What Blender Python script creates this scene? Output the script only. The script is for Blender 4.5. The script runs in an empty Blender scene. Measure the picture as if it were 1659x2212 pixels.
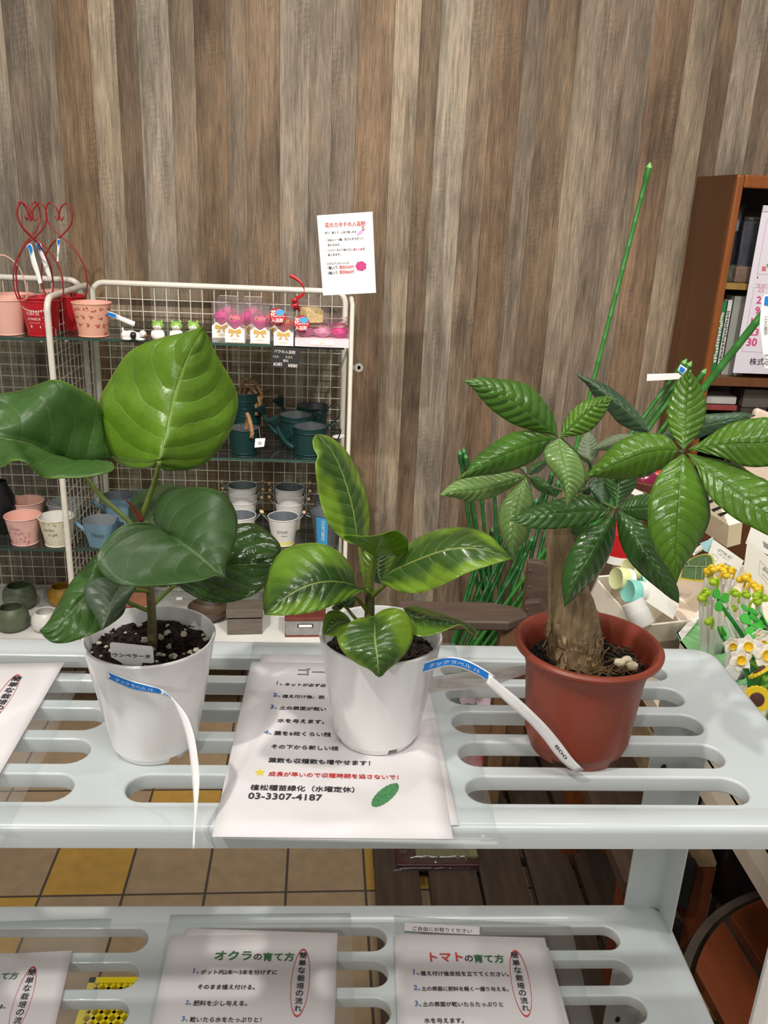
import bpy, bmesh, math, random
from mathutils import Vector, Matrix, Euler
import numpy as np

S = bpy.context.scene
COL = S.collection
PI = math.pi

# ---------------------------------------------------------------- camera
FPX, CX, CY, CAMH = 1850.0, 829.5, 1106.0, 1.6
_d = np.array([600 - CX, 6218 - CY, FPX]); _d /= np.linalg.norm(_d)
_f = np.array([740 - CX, 0, FPX]); _f[1] = -(_d[0] * _f[0] + _d[2] * _f[2]) / _d[1]; _f /= np.linalg.norm(_f)
_r = np.cross(_d, _f)
cam = bpy.data.cameras.new('camera')
cam.sensor_fit = 'VERTICAL'; cam.sensor_height = 24.0; cam.lens = 24.0 * FPX / 2212.0
cam.clip_start = 0.02
cam_o = bpy.data.objects.new('camera', cam); COL.objects.link(cam_o)
M = Matrix(((_r[0], -_r[1], -_r[2], 0), (_f[0], -_f[1], -_f[2], 0), (-_d[0], _d[1], _d[2], CAMH), (0, 0, 0, 1)))
cam_o.matrix_world = M
S.camera = cam_o

# ---------------------------------------------------------------- world, exposure, lamps
S.view_settings.view_transform = 'Standard'; S.view_settings.look = 'None'
S.view_settings.gamma = 1; S.view_settings.use_curve_mapping = False
S.view_settings.exposure = 0.60
w = bpy.data.worlds.new('world'); S.world = w; w.use_nodes = True
w.node_tree.nodes['Background'].inputs[0].default_value = (1.0, 0.955, 0.90, 1)
w.node_tree.nodes['Background'].inputs[1].default_value = 0.18

def spot(name, loc, aim, power, size=0.05, angle=95, blend=0.6, col=(1, 0.95, 0.88)):
    L = bpy.data.lights.new(name, 'SPOT'); L.energy = power; L.shadow_soft_size = size
    L.spot_size = math.radians(angle); L.spot_blend = blend; L.color = col
    o = bpy.data.objects.new(name, L); COL.objects.link(o); o.location = loc
    o.rotation_euler = (Vector(aim) - Vector(loc)).to_track_quat('-Z', 'Y').to_euler()
    return o

def area(name, loc, aim, power, sx, sy, col=(1, 0.96, 0.91)):
    L = bpy.data.lights.new(name, 'AREA'); L.energy = power; L.shape = 'RECTANGLE'; L.size = sx; L.size_y = sy; L.color = col
    o = bpy.data.objects.new(name, L); COL.objects.link(o); o.location = loc
    o.rotation_euler = (Vector(aim) - Vector(loc)).to_track_quat('-Z', 'Y').to_euler()
    return o

spot('ceiling_spot_over_shelf', (-0.95, -0.1, 3.0), (0.1, 0.75, 1.1), 54, 0.035, 75)
spot('ceiling_spot_by_cabinet', (1.25, 0.55, 3.0), (0.05, 0.8, 1.1), 17, 0.035, 75)
spot('ceiling_spot_on_wall', (-0.75, 0.35, 3.0), (-0.45, 2.73, 1.25), 116, 0.04, 58, 0.35)
spot('ceiling_spot_on_wall', (0.75, 0.35, 3.0), (0.75, 2.73, 1.25), 116, 0.04, 58, 0.35)
spot('shop_spot_behind_viewer', (-1.3, -2.2, 2.7), (0.0, 2.4, 1.3), 45, 0.05, 60)
area('ceiling_panel', (0.2, -0.4, 3.1), (0.1, 0.6, 0.9), 13, 1.2, 0.3)
area('ceiling_panel', (0.3, 1.3, 3.3), (0.3, 1.3, 0), 9, 1.2, 0.3)

# ---------------------------------------------------------------- projecting photo points to places in the room
def ray(px, py):
    c = np.array([(px - CX) / FPX, (py - CY) / FPX, 1.0])
    return Vector((float(_r @ c), float(_f @ c), float(-(_d @ c))))
def atz(px, py, z):
    v = ray(px, py); return Vector((0, 0, CAMH)) + v * ((z - CAMH) / v.z)
def aty(px, py, y):
    v = ray(px, py); return Vector((0, 0, CAMH)) + v * (y / v.y)

# ---------------------------------------------------------------- mesh helpers
def thing(name, label, cat, loc=(0, 0, 0), group=None, kind=None):
    o = bpy.data.objects.new(name, None); COL.objects.link(o); o.location = loc
    o.empty_display_size = 0.02
    return tag(o, label, cat, group, kind)
def tag(o, label=None, cat=None, group=None, kind=None):
    if label: o['label'] = label
    if cat: o['category'] = cat
    if group: o['group'] = group
    if kind: o['kind'] = kind
    return o
def wloc(o):
    v = Vector((0, 0, 0))
    while o is not None:
        v += Vector(o.location); o = o.parent
    return v
def copy_tree(o, parent=None):
    c = o.copy(); COL.objects.link(c)
    if parent is not None:
        c.parent = parent
    for ch in o.children:
        copy_tree(ch, c)
    return c

class MB:
    def __init__(s):
        s.v = []; s.f = []; s.m = []; s.uv = {}; s.mi = 0
    def add(s, vs, fs):
        b = len(s.v); s.v += [tuple(p) for p in vs]
        for q in fs:
            s.f.append(tuple(b + i for i in q)); s.m.append(s.mi)
        return b
    def box(s, c, size, rz=0, rot=None):
        hx, hy, hz = size[0] / 2, size[1] / 2, size[2] / 2
        R = rot if rot is not None else Matrix.Rotation(rz, 3, 'Z')
        c = Vector(c)
        vs = [c + R @ Vector((x * hx, y * hy, z * hz)) for x in (-1, 1) for y in (-1, 1) for z in (-1, 1)]
        s.add(vs, [(0, 1, 3, 2), (4, 6, 7, 5), (0, 4, 5, 1), (2, 3, 7, 6), (0, 2, 6, 4), (1, 5, 7, 3)])
        return s
    def hexa(s, p):   # 8 corners: bottom quad then top quad
        s.add(p, [(3, 2, 1, 0), (4, 5, 6, 7), (0, 1, 5, 4), (1, 2, 6, 5), (2, 3, 7, 6), (3, 0, 4, 7)]); return s
    def slab(s, quad, n, t):   # quad thickened along n
        n = Vector(n); q = [Vector(p) for p in quad]
        return s.hexa(q + [p + n * t for p in q])
    def tube(s, pts, r, n=8, cap=True, closed=False):
        pts = [Vector(p) for p in pts]; k = len(pts)
        rs = r if isinstance(r, (list, tuple)) else [r] * k
        ts = []
        for i in range(k):
            a = pts[(i - 1) % k] if closed else pts[max(i - 1, 0)]
            b = pts[(i + 1) % k] if closed else pts[min(i + 1, k - 1)]
            t = (b - a); ts.append(t.normalized() if t.length > 1e-9 else Vector((0, 0, 1)))
        u = ts[0].orthogonal().normalized(); vs = []
        for i in range(k):
            u = (u - ts[i] * u.dot(ts[i]))
            u = u.normalized() if u.length > 1e-6 else ts[i].orthogonal().normalized()
            w_ = ts[i].cross(u)
            for j in range(n):
                a = 2 * PI * j / n
                vs.append(pts[i] + (u * math.cos(a) + w_ * math.sin(a)) * rs[i])
        fs = []
        for i in range(k if closed else k - 1):
            i2 = (i + 1) % k
            for j in range(n):
                j2 = (j + 1) % n
                fs.append((i * n + j, i * n + j2, i2 * n + j2, i2 * n + j))
        if cap and not closed:
            fs.append(tuple(range(n - 1, -1, -1))); fs.append(tuple((k - 1) * n + j for j in range(n)))
        s.add(vs, fs); return s
    def lathe(s, prof, c=(0, 0, 0), n=40, cap0=True, cap1=True, sx=1, sy=1, R=None):
        c = Vector(c); vs = []; k = len(prof)
        for (r_, z) in prof:
            for j in range(n):
                a = 2 * PI * j / n
                p = Vector((r_ * math.cos(a) * sx, r_ * math.sin(a) * sy, z))
                if R is not None: p = R @ p
                vs.append(c + p)
        fs = []
        for i in range(k - 1):
            for j in range(n):
                j2 = (j + 1) % n
                fs.append((i * n + j, i * n + j2, (i + 1) * n + j2, (i + 1) * n + j))
        if cap0: fs.append(tuple(range(n - 1, -1, -1)))
        if cap1: fs.append(tuple((k - 1) * n + j for j in range(n)))
        s.add(vs, fs); return s
    def ball(s, c, rad, nu=12, nv=8, R=None, jit=0, rng=None):
        c = Vector(c); rx, ry, rz = rad if isinstance(rad, (list, tuple)) else (rad,) * 3
        vs = []; fs = []
        def P(x, y, z):
            k = 1 + (rng.uniform(-jit, jit) if jit else 0)
            p = Vector((x * rx * k, y * ry * k, z * rz * k))
            return c + (R @ p if R is not None else p)
        vs.append(P(0, 0, -1))
        for i in range(1, nv):
            t = -PI / 2 + PI * i / nv
            for j in range(nu):
                a = 2 * PI * j / nu
                vs.append(P(math.cos(t) * math.cos(a), math.cos(t) * math.sin(a), math.sin(t)))
        vs.append(P(0, 0, 1)); L = len(vs) - 1
        for j in range(nu):
            fs.append((0, 1 + (j + 1) % nu, 1 + j)); fs.append((L, L - nu + j, L - nu + (j + 1) % nu))
        for i in range(nv - 2):
            for j in range(nu):
                j2 = (j + 1) % nu; b = 1 + i * nu
                fs.append((b + j, b + j2, b + nu + j2, b + nu + j))
        s.add(vs, fs); return s
    def grid(s, fn, nu, nv, uv=False):
        b = len(s.v)
        for i in range(nu + 1):
            for j in range(nv + 1):
                s.v.append(tuple(fn(i / nu, j / nv)))
        for i in range(nu):
            for j in range(nv):
                q = (b + i * (nv + 1) + j, b + (i + 1) * (nv + 1) + j, b + (i + 1) * (nv + 1) + j + 1, b + i * (nv + 1) + j + 1)
                if uv: s.uv[len(s.f)] = ((i / nu, j / nv), ((i + 1) / nu, j / nv), ((i + 1) / nu, (j + 1) / nv), (i / nu, (j + 1) / nv))
                s.f.append(q); s.m.append(s.mi)
        return s
    def prism(s, pts, off):   # polygon of 3-D points extruded by vector off
        n = len(pts); off = Vector(off); p = [Vector(q) for q in pts]
        s.add(p + [q + off for q in p], [tuple(range(n - 1, -1, -1)), tuple(range(n, 2 * n))] + [(i, (i + 1) % n, n + (i + 1) % n, n + i) for i in range(n)])
        return s
    def build(s, name, mats, parent=None, origin=None, smooth=35, solid=0, bevel=0, bseg=2, sub=0, recalc=True, off=0):
        base = wloc(parent) if parent is not None else Vector(origin or (0, 0, 0))
        me = bpy.data.meshes.new(name)
        me.from_pydata([(p[0] - base.x, p[1] - base.y, p[2] - base.z) for p in s.v], [], s.f)
        if not isinstance(mats, (list, tuple)): mats = [mats]
        for m in mats: me.materials.append(m)
        if len(mats) > 1: me.polygons.foreach_set('material_index', s.m)
        if s.uv:
            l = me.uv_layers.new(name='UVMap')
            for p in me.polygons:
                if p.index in s.uv:
                    for li, uvc in zip(p.loop_indices, s.uv[p.index]): l.data[li].uv = uvc
        if recalc:
            bm = bmesh.new(); bm.from_mesh(me); bmesh.ops.recalc_face_normals(bm, faces=bm.faces); bm.to_mesh(me); bm.free()
        if smooth:
            me.polygons.foreach_set('use_smooth', [True] * len(me.polygons))
            if smooth < 180: me.set_sharp_from_angle(angle=math.radians(smooth))
        o = bpy.data.objects.new(name, me); COL.objects.link(o)
        if parent is not None: o.parent = parent
        else: o.location = base
        if bevel:
            b = o.modifiers.new('bevel', 'BEVEL'); b.width = bevel; b.segments = bseg; b.limit_method = 'ANGLE'; b.angle_limit = math.radians(40)
        if solid:
            b = o.modifiers.new('thick', 'SOLIDIFY'); b.thickness = solid; b.offset = off
        if sub:
            b = o.modifiers.new('sub', 'SUBSURF'); b.levels = sub; b.render_levels = sub
        return o

def resample(pts, n):
    P = [np.array(p, float) for p in pts]
    # Catmull-Rom through the points, then even steps along the length
    Q = []
    for i in range(len(P) - 1):
        a = P[max(i - 1, 0)]; b = P[i]; c = P[i + 1]; d = P[min(i + 2, len(P) - 1)]
        for t in np.linspace(0, 1, 12, endpoint=False):
            Q.append(0.5 * ((2 * b) + (-a + c) * t + (2 * a - 5 * b + 4 * c - d) * t * t + (-a + 3 * b - 3 * c + d) * t ** 3))
    Q.append(P[-1]); Q = np.array(Q)
    L = np.concatenate([[0], np.cumsum(np.linalg.norm(np.diff(Q, axis=0), axis=1))])
    s = np.linspace(0, L[-1], n)
    return np.stack([np.interp(s, L, Q[:, k]) for k in range(Q.shape[1])], axis=1)

def curve3(pts, n=16):
    return [Vector(p) for p in resample(pts, n)]

# ---------------------------------------------------------------- lettering
_txt = {}
def glyphs(s, bold=0.0):
    wide = bold; bold = 0.0; k = (s, wide)
    if k not in _txt:
        c = bpy.data.curves.new('lettering', 'FONT'); c.body = s; c.size = 1.0; c.resolution_u = 2; c.offset = bold
        o = bpy.data.objects.new('lettering', c); COL.objects.link(o)
        dg = bpy.context.evaluated_depsgraph_get(); e = o.evaluated_get(dg); me = e.to_mesh()
        v = [(p.co.x, p.co.y) for p in me.vertices]; f = [tuple(p.vertices) for p in me.polygons]
        e.to_mesh_clear(); bpy.data.objects.remove(o); bpy.data.curves.remove(c)
        if wide > .012:
            v0, f0 = list(v), list(f); v = [(p[0], p[1], 0) for p in v]
            for dx, dy, ly in ((wide, 0, 1), (0, wide * .6, 2)):
                b0 = len(v); v += [(p[0] + dx, p[1] + dy, ly) for p in v0]; f += [tuple(i + b0 for i in q) for q in f0]
        xs = [p[0] for p in v] or [0, 1]
        _txt[k] = (v, f, min(xs), max(xs))
    return _txt[k]
def write(mb, s, a, b, n, bold=0.03, tall=1.0, lift=0.0004, slant=0.0, height=None):
    """lettering whose base line runs from a to b on a surface with normal n"""
    v, f, x0, x1 = glyphs(s, bold)
    a = Vector(a); b = Vector(b); n = Vector(n).normalized(); e = b - a; L = e.length; e.normalize()
    up = n.cross(e).normalized(); k = L / max(x1 - x0, 1e-6); ky = k * tall if height is None else height
    mb.add([a + e * ((p[0] - x0) * k + slant * p[1] * ky) + up * (p[1] * ky) + n * (lift + (.00015 * p[2] if len(p) > 2 else 0)) for p in v], f)
def write_on(mb, s, fn, bold=0.03):
    """lettering laid over fn(x 0..1, y in letter heights) -> point"""
    v, f, x0, x1 = glyphs(s, 0)
    mb.add([fn((p[0] - x0) / (x1 - x0), p[1]) for p in v], f)
def ink(mb, parent, mat, name='printed_text', label=None):
    o = mb.build(name, mat, parent, smooth=0, recalc=False)
    if label: o['label'] = label
    return o

# ---------------------------------------------------------------- materials
MATS = {}
def s2l(c):
    return tuple((x / 12.92 if x <= 0.04045 else ((x + 0.055) / 1.055) ** 2.4) for x in c)
def rgb(r, g, b):
    return s2l((r / 255, g / 255, b / 255)) + (1,)
def node(nt, t, **kw):
    n = nt.nodes.new(t)
    for k, v_ in kw.items(): setattr(n, k, v_)
    return n
def mat(name, col, rough=0.5, metal=0.0, noise=0.0, nscale=40, bump=0.0, bscale=120, spec=0.5, trans=0, coat=0, stretch=(1, 1, 1), sss=0):
    if name in MATS: return MATS[name]
    m = bpy.data.materials.new(name); m.use_nodes = True; nt = m.node_tree; b = nt.nodes['Principled BSDF']
    c = rgb(*col)
    b.inputs['Base Color'].default_value = c; b.inputs['Roughness'].default_value = rough; b.inputs['Metallic'].default_value = metal
    b.inputs['Specular IOR Level'].default_value = spec; b.inputs['Coat Weight'].default_value = coat
    if trans: b.inputs['Transmission Weight'].default_value = trans
    tc = mp = None
    if noise or bump:
        tc = node(nt, 'ShaderNodeTexCoord'); mp = node(nt, 'ShaderNodeMapping'); mp.inputs['Scale'].default_value = stretch
        nt.links.new(tc.outputs['Object'], mp.inputs['Vector'])
    if noise:
        t = node(nt, 'ShaderNodeTexNoise'); t.inputs['Scale'].default_value = nscale; t.inputs['Detail'].default_value = 6
        nt.links.new(mp.outputs[0], t.inputs['Vector'])
        r_ = node(nt, 'ShaderNodeMapRange'); r_.inputs['From Min'].default_value = 0.3; r_.inputs['From Max'].default_value = 0.7
        r_.inputs['To Min'].default_value = 1 - noise; r_.inputs['To Max'].default_value = 1 + noise * 0.6
        nt.links.new(t.outputs['Fac'], r_.inputs['Value'])
        h = node(nt, 'ShaderNodeMix', data_type='RGBA', blend_type='MULTIPLY'); h.inputs[0].default_value = 1
        h.inputs[6].default_value = c; nt.links.new(r_.outputs[0], h.inputs[7]); nt.links.new(h.outputs[2], b.inputs['Base Color'])
    if bump:
        t = node(nt, 'ShaderNodeTexNoise'); t.inputs['Scale'].default_value = bscale; t.inputs['Detail'].default_value = 5
        nt.links.new(mp.outputs[0], t.inputs['Vector'])
        u = node(nt, 'ShaderNodeBump'); u.inputs['Strength'].default_value = bump; u.inputs['Distance'].default_value = 0.002
        nt.links.new(t.outputs['Fac'], u.inputs['Height']); nt.links.new(u.outputs[0], b.inputs['Normal'])
    MATS[name] = m; return m
def clear(name, tint=(250, 252, 250), haze=0.1, rough=0.08, hazecol=(235, 238, 238), refl=1.0):
    """thin clear plastic or glass: lets light through, a little haze, a gloss that grows at grazing angles"""
    if name in MATS: return MATS[name]
    m = bpy.data.materials.new(name); m.use_nodes = True; nt = m.node_tree
    nt.nodes.remove(nt.nodes['Principled BSDF']); out = nt.nodes['Material Output']
    t = node(nt, 'ShaderNodeBsdfTransparent'); t.inputs[0].default_value = rgb(*tint)
    dif = node(nt, 'ShaderNodeBsdfDiffuse'); dif.inputs[0].default_value = rgb(*hazecol)
    trl = node(nt, 'ShaderNodeBsdfTranslucent'); trl.inputs[0].default_value = rgb(*hazecol)
    hz = node(nt, 'ShaderNodeMixShader'); hz.inputs[0].default_value = 0.4
    nt.links.new(dif.outputs[0], hz.inputs[1]); nt.links.new(trl.outputs[0], hz.inputs[2])
    a = node(nt, 'ShaderNodeMixShader'); a.inputs[0].default_value = haze
    nt.links.new(t.outputs[0], a.inputs[1]); nt.links.new(hz.outputs[0], a.inputs[2])
    g = node(nt, 'ShaderNodeBsdfGlossy'); g.inputs['Roughness'].default_value = rough
    fr = node(nt, 'ShaderNodeFresnel'); fr.inputs[0].default_value = 1.45
    mu = node(nt, 'ShaderNodeMath', operation='MULTIPLY'); mu.inputs[1].default_value = refl; nt.links.new(fr.outputs[0], mu.inputs[0])
    b = node(nt, 'ShaderNodeMixShader'); nt.links.new(mu.outputs[0], b.inputs[0])
    nt.links.new(a.outputs[0], b.inputs[1]); nt.links.new(g.outputs[0], b.inputs[2])
    ge = node(nt, 'ShaderNodeNewGeometry'); t2 = node(nt, 'ShaderNodeBsdfTransparent'); t2.inputs[0].default_value = (1, 1, 1, 1)
    fin = node(nt, 'ShaderNodeMixShader'); nt.links.new(ge.outputs['Backfacing'], fin.inputs[0]); nt.links.new(b.outputs[0], fin.inputs[1]); nt.links.new(t2.outputs[0], fin.inputs[2]); nt.links.new(fin.outputs[0], out.inputs[0])
    MATS[name] = m; return m
# ================================================================ THE SETTING
# back wall: printed plank wallpaper, every strip a run of faces with its own board colour
seams = [-60, 24, 71, 127, 202, 258, 303, 372, 424, 489, 532, 604, 668, 716, 770, 845, 900, 942, 1008, 1058, 1121, 1162, 1232, 1293, 1340, 1393, 1465, 1526, 1565, 1627, 1700, 1760]
tones = [(150, 141, 127), (124, 112, 98), (134, 121, 105), (132, 106, 79), (166, 150, 127), (108, 90, 71), (156, 146, 131), (130, 114, 95), (107, 86, 65), (118, 103, 87),
         (113, 94, 75), (146, 134, 119), (125, 114, 101), (120, 108, 95), (124, 100, 77), (155, 140, 119), (108, 90, 71), (152, 141, 125), (124, 106, 87), (108, 85, 64),
         (124, 109, 94), (109, 90, 70), (147, 132, 114), (126, 111, 96), (127, 113, 98), (120, 95, 73), (152, 135, 113), (107, 87, 67), (150, 138, 122), (120, 102, 84), (140, 126, 110)]
K = 1.24            # how much further off the back of the shop stands than a first guess
WALLY = 2.2 * K
def ZK(z): return CAMH - (CAMH - z) * K
sx = [aty(p, 230, WALLY).x for p in seams]
sx[0] = -2.3
sx[-1] = 2.3
# the paper repeats: carry the same run of boards past both sides of the frame
bm = MB(); tone_l = []
for i in range(len(sx) - 1):
    a, b = sx[i], sx[i + 1]
    bm.add([(a + .0009, WALLY, -0.01), (b, WALLY, -0.01), (b, WALLY, 3.2), (a + .0009, WALLY, 3.2)], [(0, 1, 2, 3)]); tone_l.append(tones[i])
    bm.add([(a, WALLY, -0.01), (a + .0009, WALLY, -0.01), (a + .0009, WALLY, 3.2), (a, WALLY, 3.2)], [(0, 1, 2, 3)]); tone_l.append((62, 47, 34))

_mean = tuple(sum(t[i] for t in tones) / len(tones) for i in range(3))
tone_l = [t if t == (62, 47, 34) else tuple(_mean[i] + (t[i] - _mean[i]) * .72 for i in range(3)) for t in tone_l]
def wall_material():
    m = bpy.data.materials.new('plank_wallpaper'); m.use_nodes = True; nt = m.node_tree; b = nt.nodes['Principled BSDF']; lk = nt.links.new
    at = node(nt, 'ShaderNodeAttribute'); at.attribute_name = 'board'
    tc = node(nt, 'ShaderNodeTexCoord')
    def noise(scale, sc, det=8, rough=0.6, dist=0.0):
        mp = node(nt, 'ShaderNodeMapping'); mp.inputs['Scale'].default_value = sc; lk(tc.outputs['Object'], mp.inputs['Vector'])
        add = node(nt, 'ShaderNodeVectorMath', operation='ADD'); lk(mp.outputs[0], add.inputs[0])
        mul = node(nt, 'ShaderNodeVectorMath', operation='SCALE'); mul.inputs['Scale'].default_value = 37.0; lk(at.outputs['Color'], mul.inputs[0]); lk(mul.outputs[0], add.inputs[1])
        t = node(nt, 'ShaderNodeTexNoise'); t.inputs['Scale'].default_value = scale; t.inputs['Detail'].default_value = det
        t.inputs['Roughness'].default_value = rough; t.inputs['Distortion'].default_value = dist; lk(add.outputs[0], t.inputs['Vector']); return t.outputs['Fac']
    def rng(f, a, b_, c, d):
        r_ = node(nt, 'ShaderNodeMapRange'); r_.inputs[1].default_value = a; r_.inputs[2].default_value = b_; r_.inputs[3].default_value = c; r_.inputs[4].default_value = d; lk(f, r_.inputs[0]); return r_.outputs[0]
    grain = rng(noise(1.0, (300, 1, 14), 8, .72), .34, .66, .56, 1.32)
    streak = rng(noise(1.0, (38, 1, 2.2), 5, .6, .6), .33, .67, .70, 1.24)
    blot = noise(1.0, (9, 1, 3.2), 4, .55, .4)
    blotv = rng(blot, .33, .66, .64, 1.2)
    # saw marks across some boards
    mp = node(nt, 'ShaderNodeMapping'); mp.inputs['Rotation'].default_value = (0, math.radians(16), 0); lk(tc.outputs['Object'], mp.inputs['Vector'])
    wv = node(nt, 'ShaderNodeTexWave', wave_type='BANDS', bands_direction='Z'); wv.inputs['Scale'].default_value = 20; wv.inputs['Distortion'].default_value = 7; wv.inputs['Detail'].default_value = 4; wv.inputs['Detail Scale'].default_value = 3
    lk(mp.outputs[0], wv.inputs['Vector'])
    msk = rng(noise(1.0, (14, 1, 4.0), 3), .52, .66, 0, .8)
    saw = rng(wv.outputs['Fac'], 0.0, .4, .80, 1.04)
    sm = node(nt, 'ShaderNodeMix', data_type='FLOAT'); lk(msk, sm.inputs[0]); sm.inputs[2].default_value = 1; lk(saw, sm.inputs[3])
    def mul(a, b_):
        x = node(nt, 'ShaderNodeMath', operation='MULTIPLY'); lk(a, x.inputs[0]); lk(b_, x.inputs[1]); return x.outputs[0]
    k = mul(mul(grain, streak), mul(blotv, sm.outputs[0]))
    mx = node(nt, 'ShaderNodeMix', data_type='RGBA', blend_type='MULTIPLY'); mx.inputs[0].default_value = 1; lk(at.outputs['Color'], mx.inputs[6]); lk(k, mx.inputs[7])
    # warmer where the stain is heavy
    hue = node(nt, 'ShaderNodeMix', data_type='RGBA', blend_type='MIX'); lk(rng(blot, .56, .72, 0, .35), hue.inputs[0]); lk(mx.outputs[2], hue.inputs[6]); hue.inputs[7].default_value = rgb(128, 98, 68)
    lk(hue.outputs[2], b.inputs['Base Color']); b.inputs['Roughness'].default_value = .72; b.inputs['Specular IOR Level'].default_value = .25
    bp = node(nt, 'ShaderNodeBump'); bp.inputs['Strength'].default_value = .12; bp.inputs['Distance'].default_value = .002; lk(k, bp.inputs['Height']); lk(bp.outputs[0], b.inputs['Normal'])
    return m
wall = bm.build('wall_back', wall_material(), smooth=0, recalc=False)
ca = wall.data.color_attributes.new('board', 'FLOAT_COLOR', 'CORNER')
for p in wall.data.polygons:
    for li in p.loop_indices: ca.data[li].color = rgb(*tone_l[p.index])
tag(wall, kind='structure')

def floor_material():
    m = bpy.data.materials.new('floor_tiles'); m.use_nodes = True; nt = m.node_tree; b = nt.nodes['Principled BSDF']; lk = nt.links.new
    tc = node(nt, 'ShaderNodeTexCoord'); mp = node(nt, 'ShaderNodeMapping')
    T = 0.1958
    mp.inputs['Rotation'].default_value = (0, 0, math.radians(-1.2)); mp.inputs['Location'].default_value = (0, 0, 0)
    lk(tc.outputs['Object'], mp.inputs['Vector'])
    sp = node(nt, 'ShaderNodeSeparateXYZ'); lk(mp.outputs[0], sp.inputs[0])
    def M2(op, a, v_):
        x = node(nt, 'ShaderNodeMath', operation=op)
        lk(a, x.inputs[0])
        if isinstance(v_, (int, float)): x.inputs[1].default_value = v_
        else: lk(v_, x.inputs[1])
        return x.outputs[0]
    def cell(o, shift):
        q = M2('DIVIDE', M2('SUBTRACT', o, shift), T)
        fl = node(nt, 'ShaderNodeMath', operation='FLOOR'); lk(q, fl.inputs[0])
        fr = M2('SUBTRACT', q, fl.outputs[0])
        e = M2('MINIMUM', fr, M2('SUBTRACT', M2('MULTIPLY', fr, 0), M2('SUBTRACT', fr, 1)))
        return fl.outputs[0], e
    # grout lines pass through X = 0.098, Y = 1.668
    cx, ex = cell(sp.outputs[0], 0.098 + 1.668 * 0.0209); cy, ey = cell(sp.outputs[1], 1.668 - 0.098 * 0.0209)
    e = M2('MINIMUM', ex, ey)
    gm = node(nt, 'ShaderNodeMapRange'); gm.inputs[1].default_value = .012; gm.inputs[2].default_value = .020; lk(e, gm.inputs[0])
    # yellow guide tiles: the tile just right of the grout line, and a diagonal pair further left
    def eq(a, v_): return M2('COMPARE', a, v_)
    def is_(a, v_):
        x = node(nt, 'ShaderNodeMath', operation='COMPARE'); lk(a, x.inputs[0]); x.inputs[1].default_value = v_; x.inputs[2].default_value = .2; return x.outputs[0]
    ys = M2('MULTIPLY', is_(cx, -4), is_(cy, 0))
    for (i, j) in [(-5, -1), (0, 0), (-3, 1), (-2, 2)]:
        ys = M2('MAXIMUM', ys, M2('MULTIPLY', is_(cx, i), is_(cy, j)))
    wn = node(nt, 'ShaderNodeTexNoise'); wn.inputs['Scale'].default_value = 30; wn.inputs['Detail'].default_value = 8; lk(tc.outputs['Object'], wn.inputs['Vector'])
    r_ = node(nt, 'ShaderNodeMapRange'); r_.inputs[1].default_value = .3; r_.inputs[2].default_value = .7; r_.inputs[3].default_value = .88; r_.inputs[4].default_value = 1.08; lk(wn.outputs['Fac'], r_.inputs[0])
    c1 = node(nt, 'ShaderNodeMix', data_type='RGBA'); lk(ys, c1.inputs[0]); c1.inputs[6].default_value = rgb(150, 128, 100); c1.inputs[7].default_value = rgb(172, 134, 62)
    c2 = node(nt, 'ShaderNodeMix', data_type='RGBA', blend_type='MULTIPLY'); c2.inputs[0].default_value = 1; lk(c1.outputs[2], c2.inputs[6]); lk(r_.outputs[0], c2.inputs[7])
    c3 = node(nt, 'ShaderNodeMix', data_type='RGBA'); lk(gm.outputs[0], c3.inputs[0]); c3.inputs[6].default_value = rgb(70, 60, 50); lk(c2.outputs[2], c3.inputs[7])
    lk(c3.outputs[2], b.inputs['Base Color']); b.inputs['Roughness'].default_value = .55
    bp = node(nt, 'ShaderNodeBump'); bp.inputs['Strength'].default_value = .4; bp.inputs['Distance'].default_value = .002; lk(gm.outputs[0], bp.inputs['Height']); lk(bp.outputs[0], b.inputs['Normal'])
    return m
fl = MB(); fl.box((0, 1.1, -0.02), (5.4, 3.9, 0.04)); tag(fl.build('floor', floor_material(), smooth=0), kind='structure')
bb = MB(); bb.box((0, WALLY - 0.006, 0.03), (4.6, 0.012, 0.06)); tag(bb.build('baseboard_back', mat('baseboard_vinyl', (74, 58, 46), .6), smooth=0, bevel=.002), kind='structure')
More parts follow.
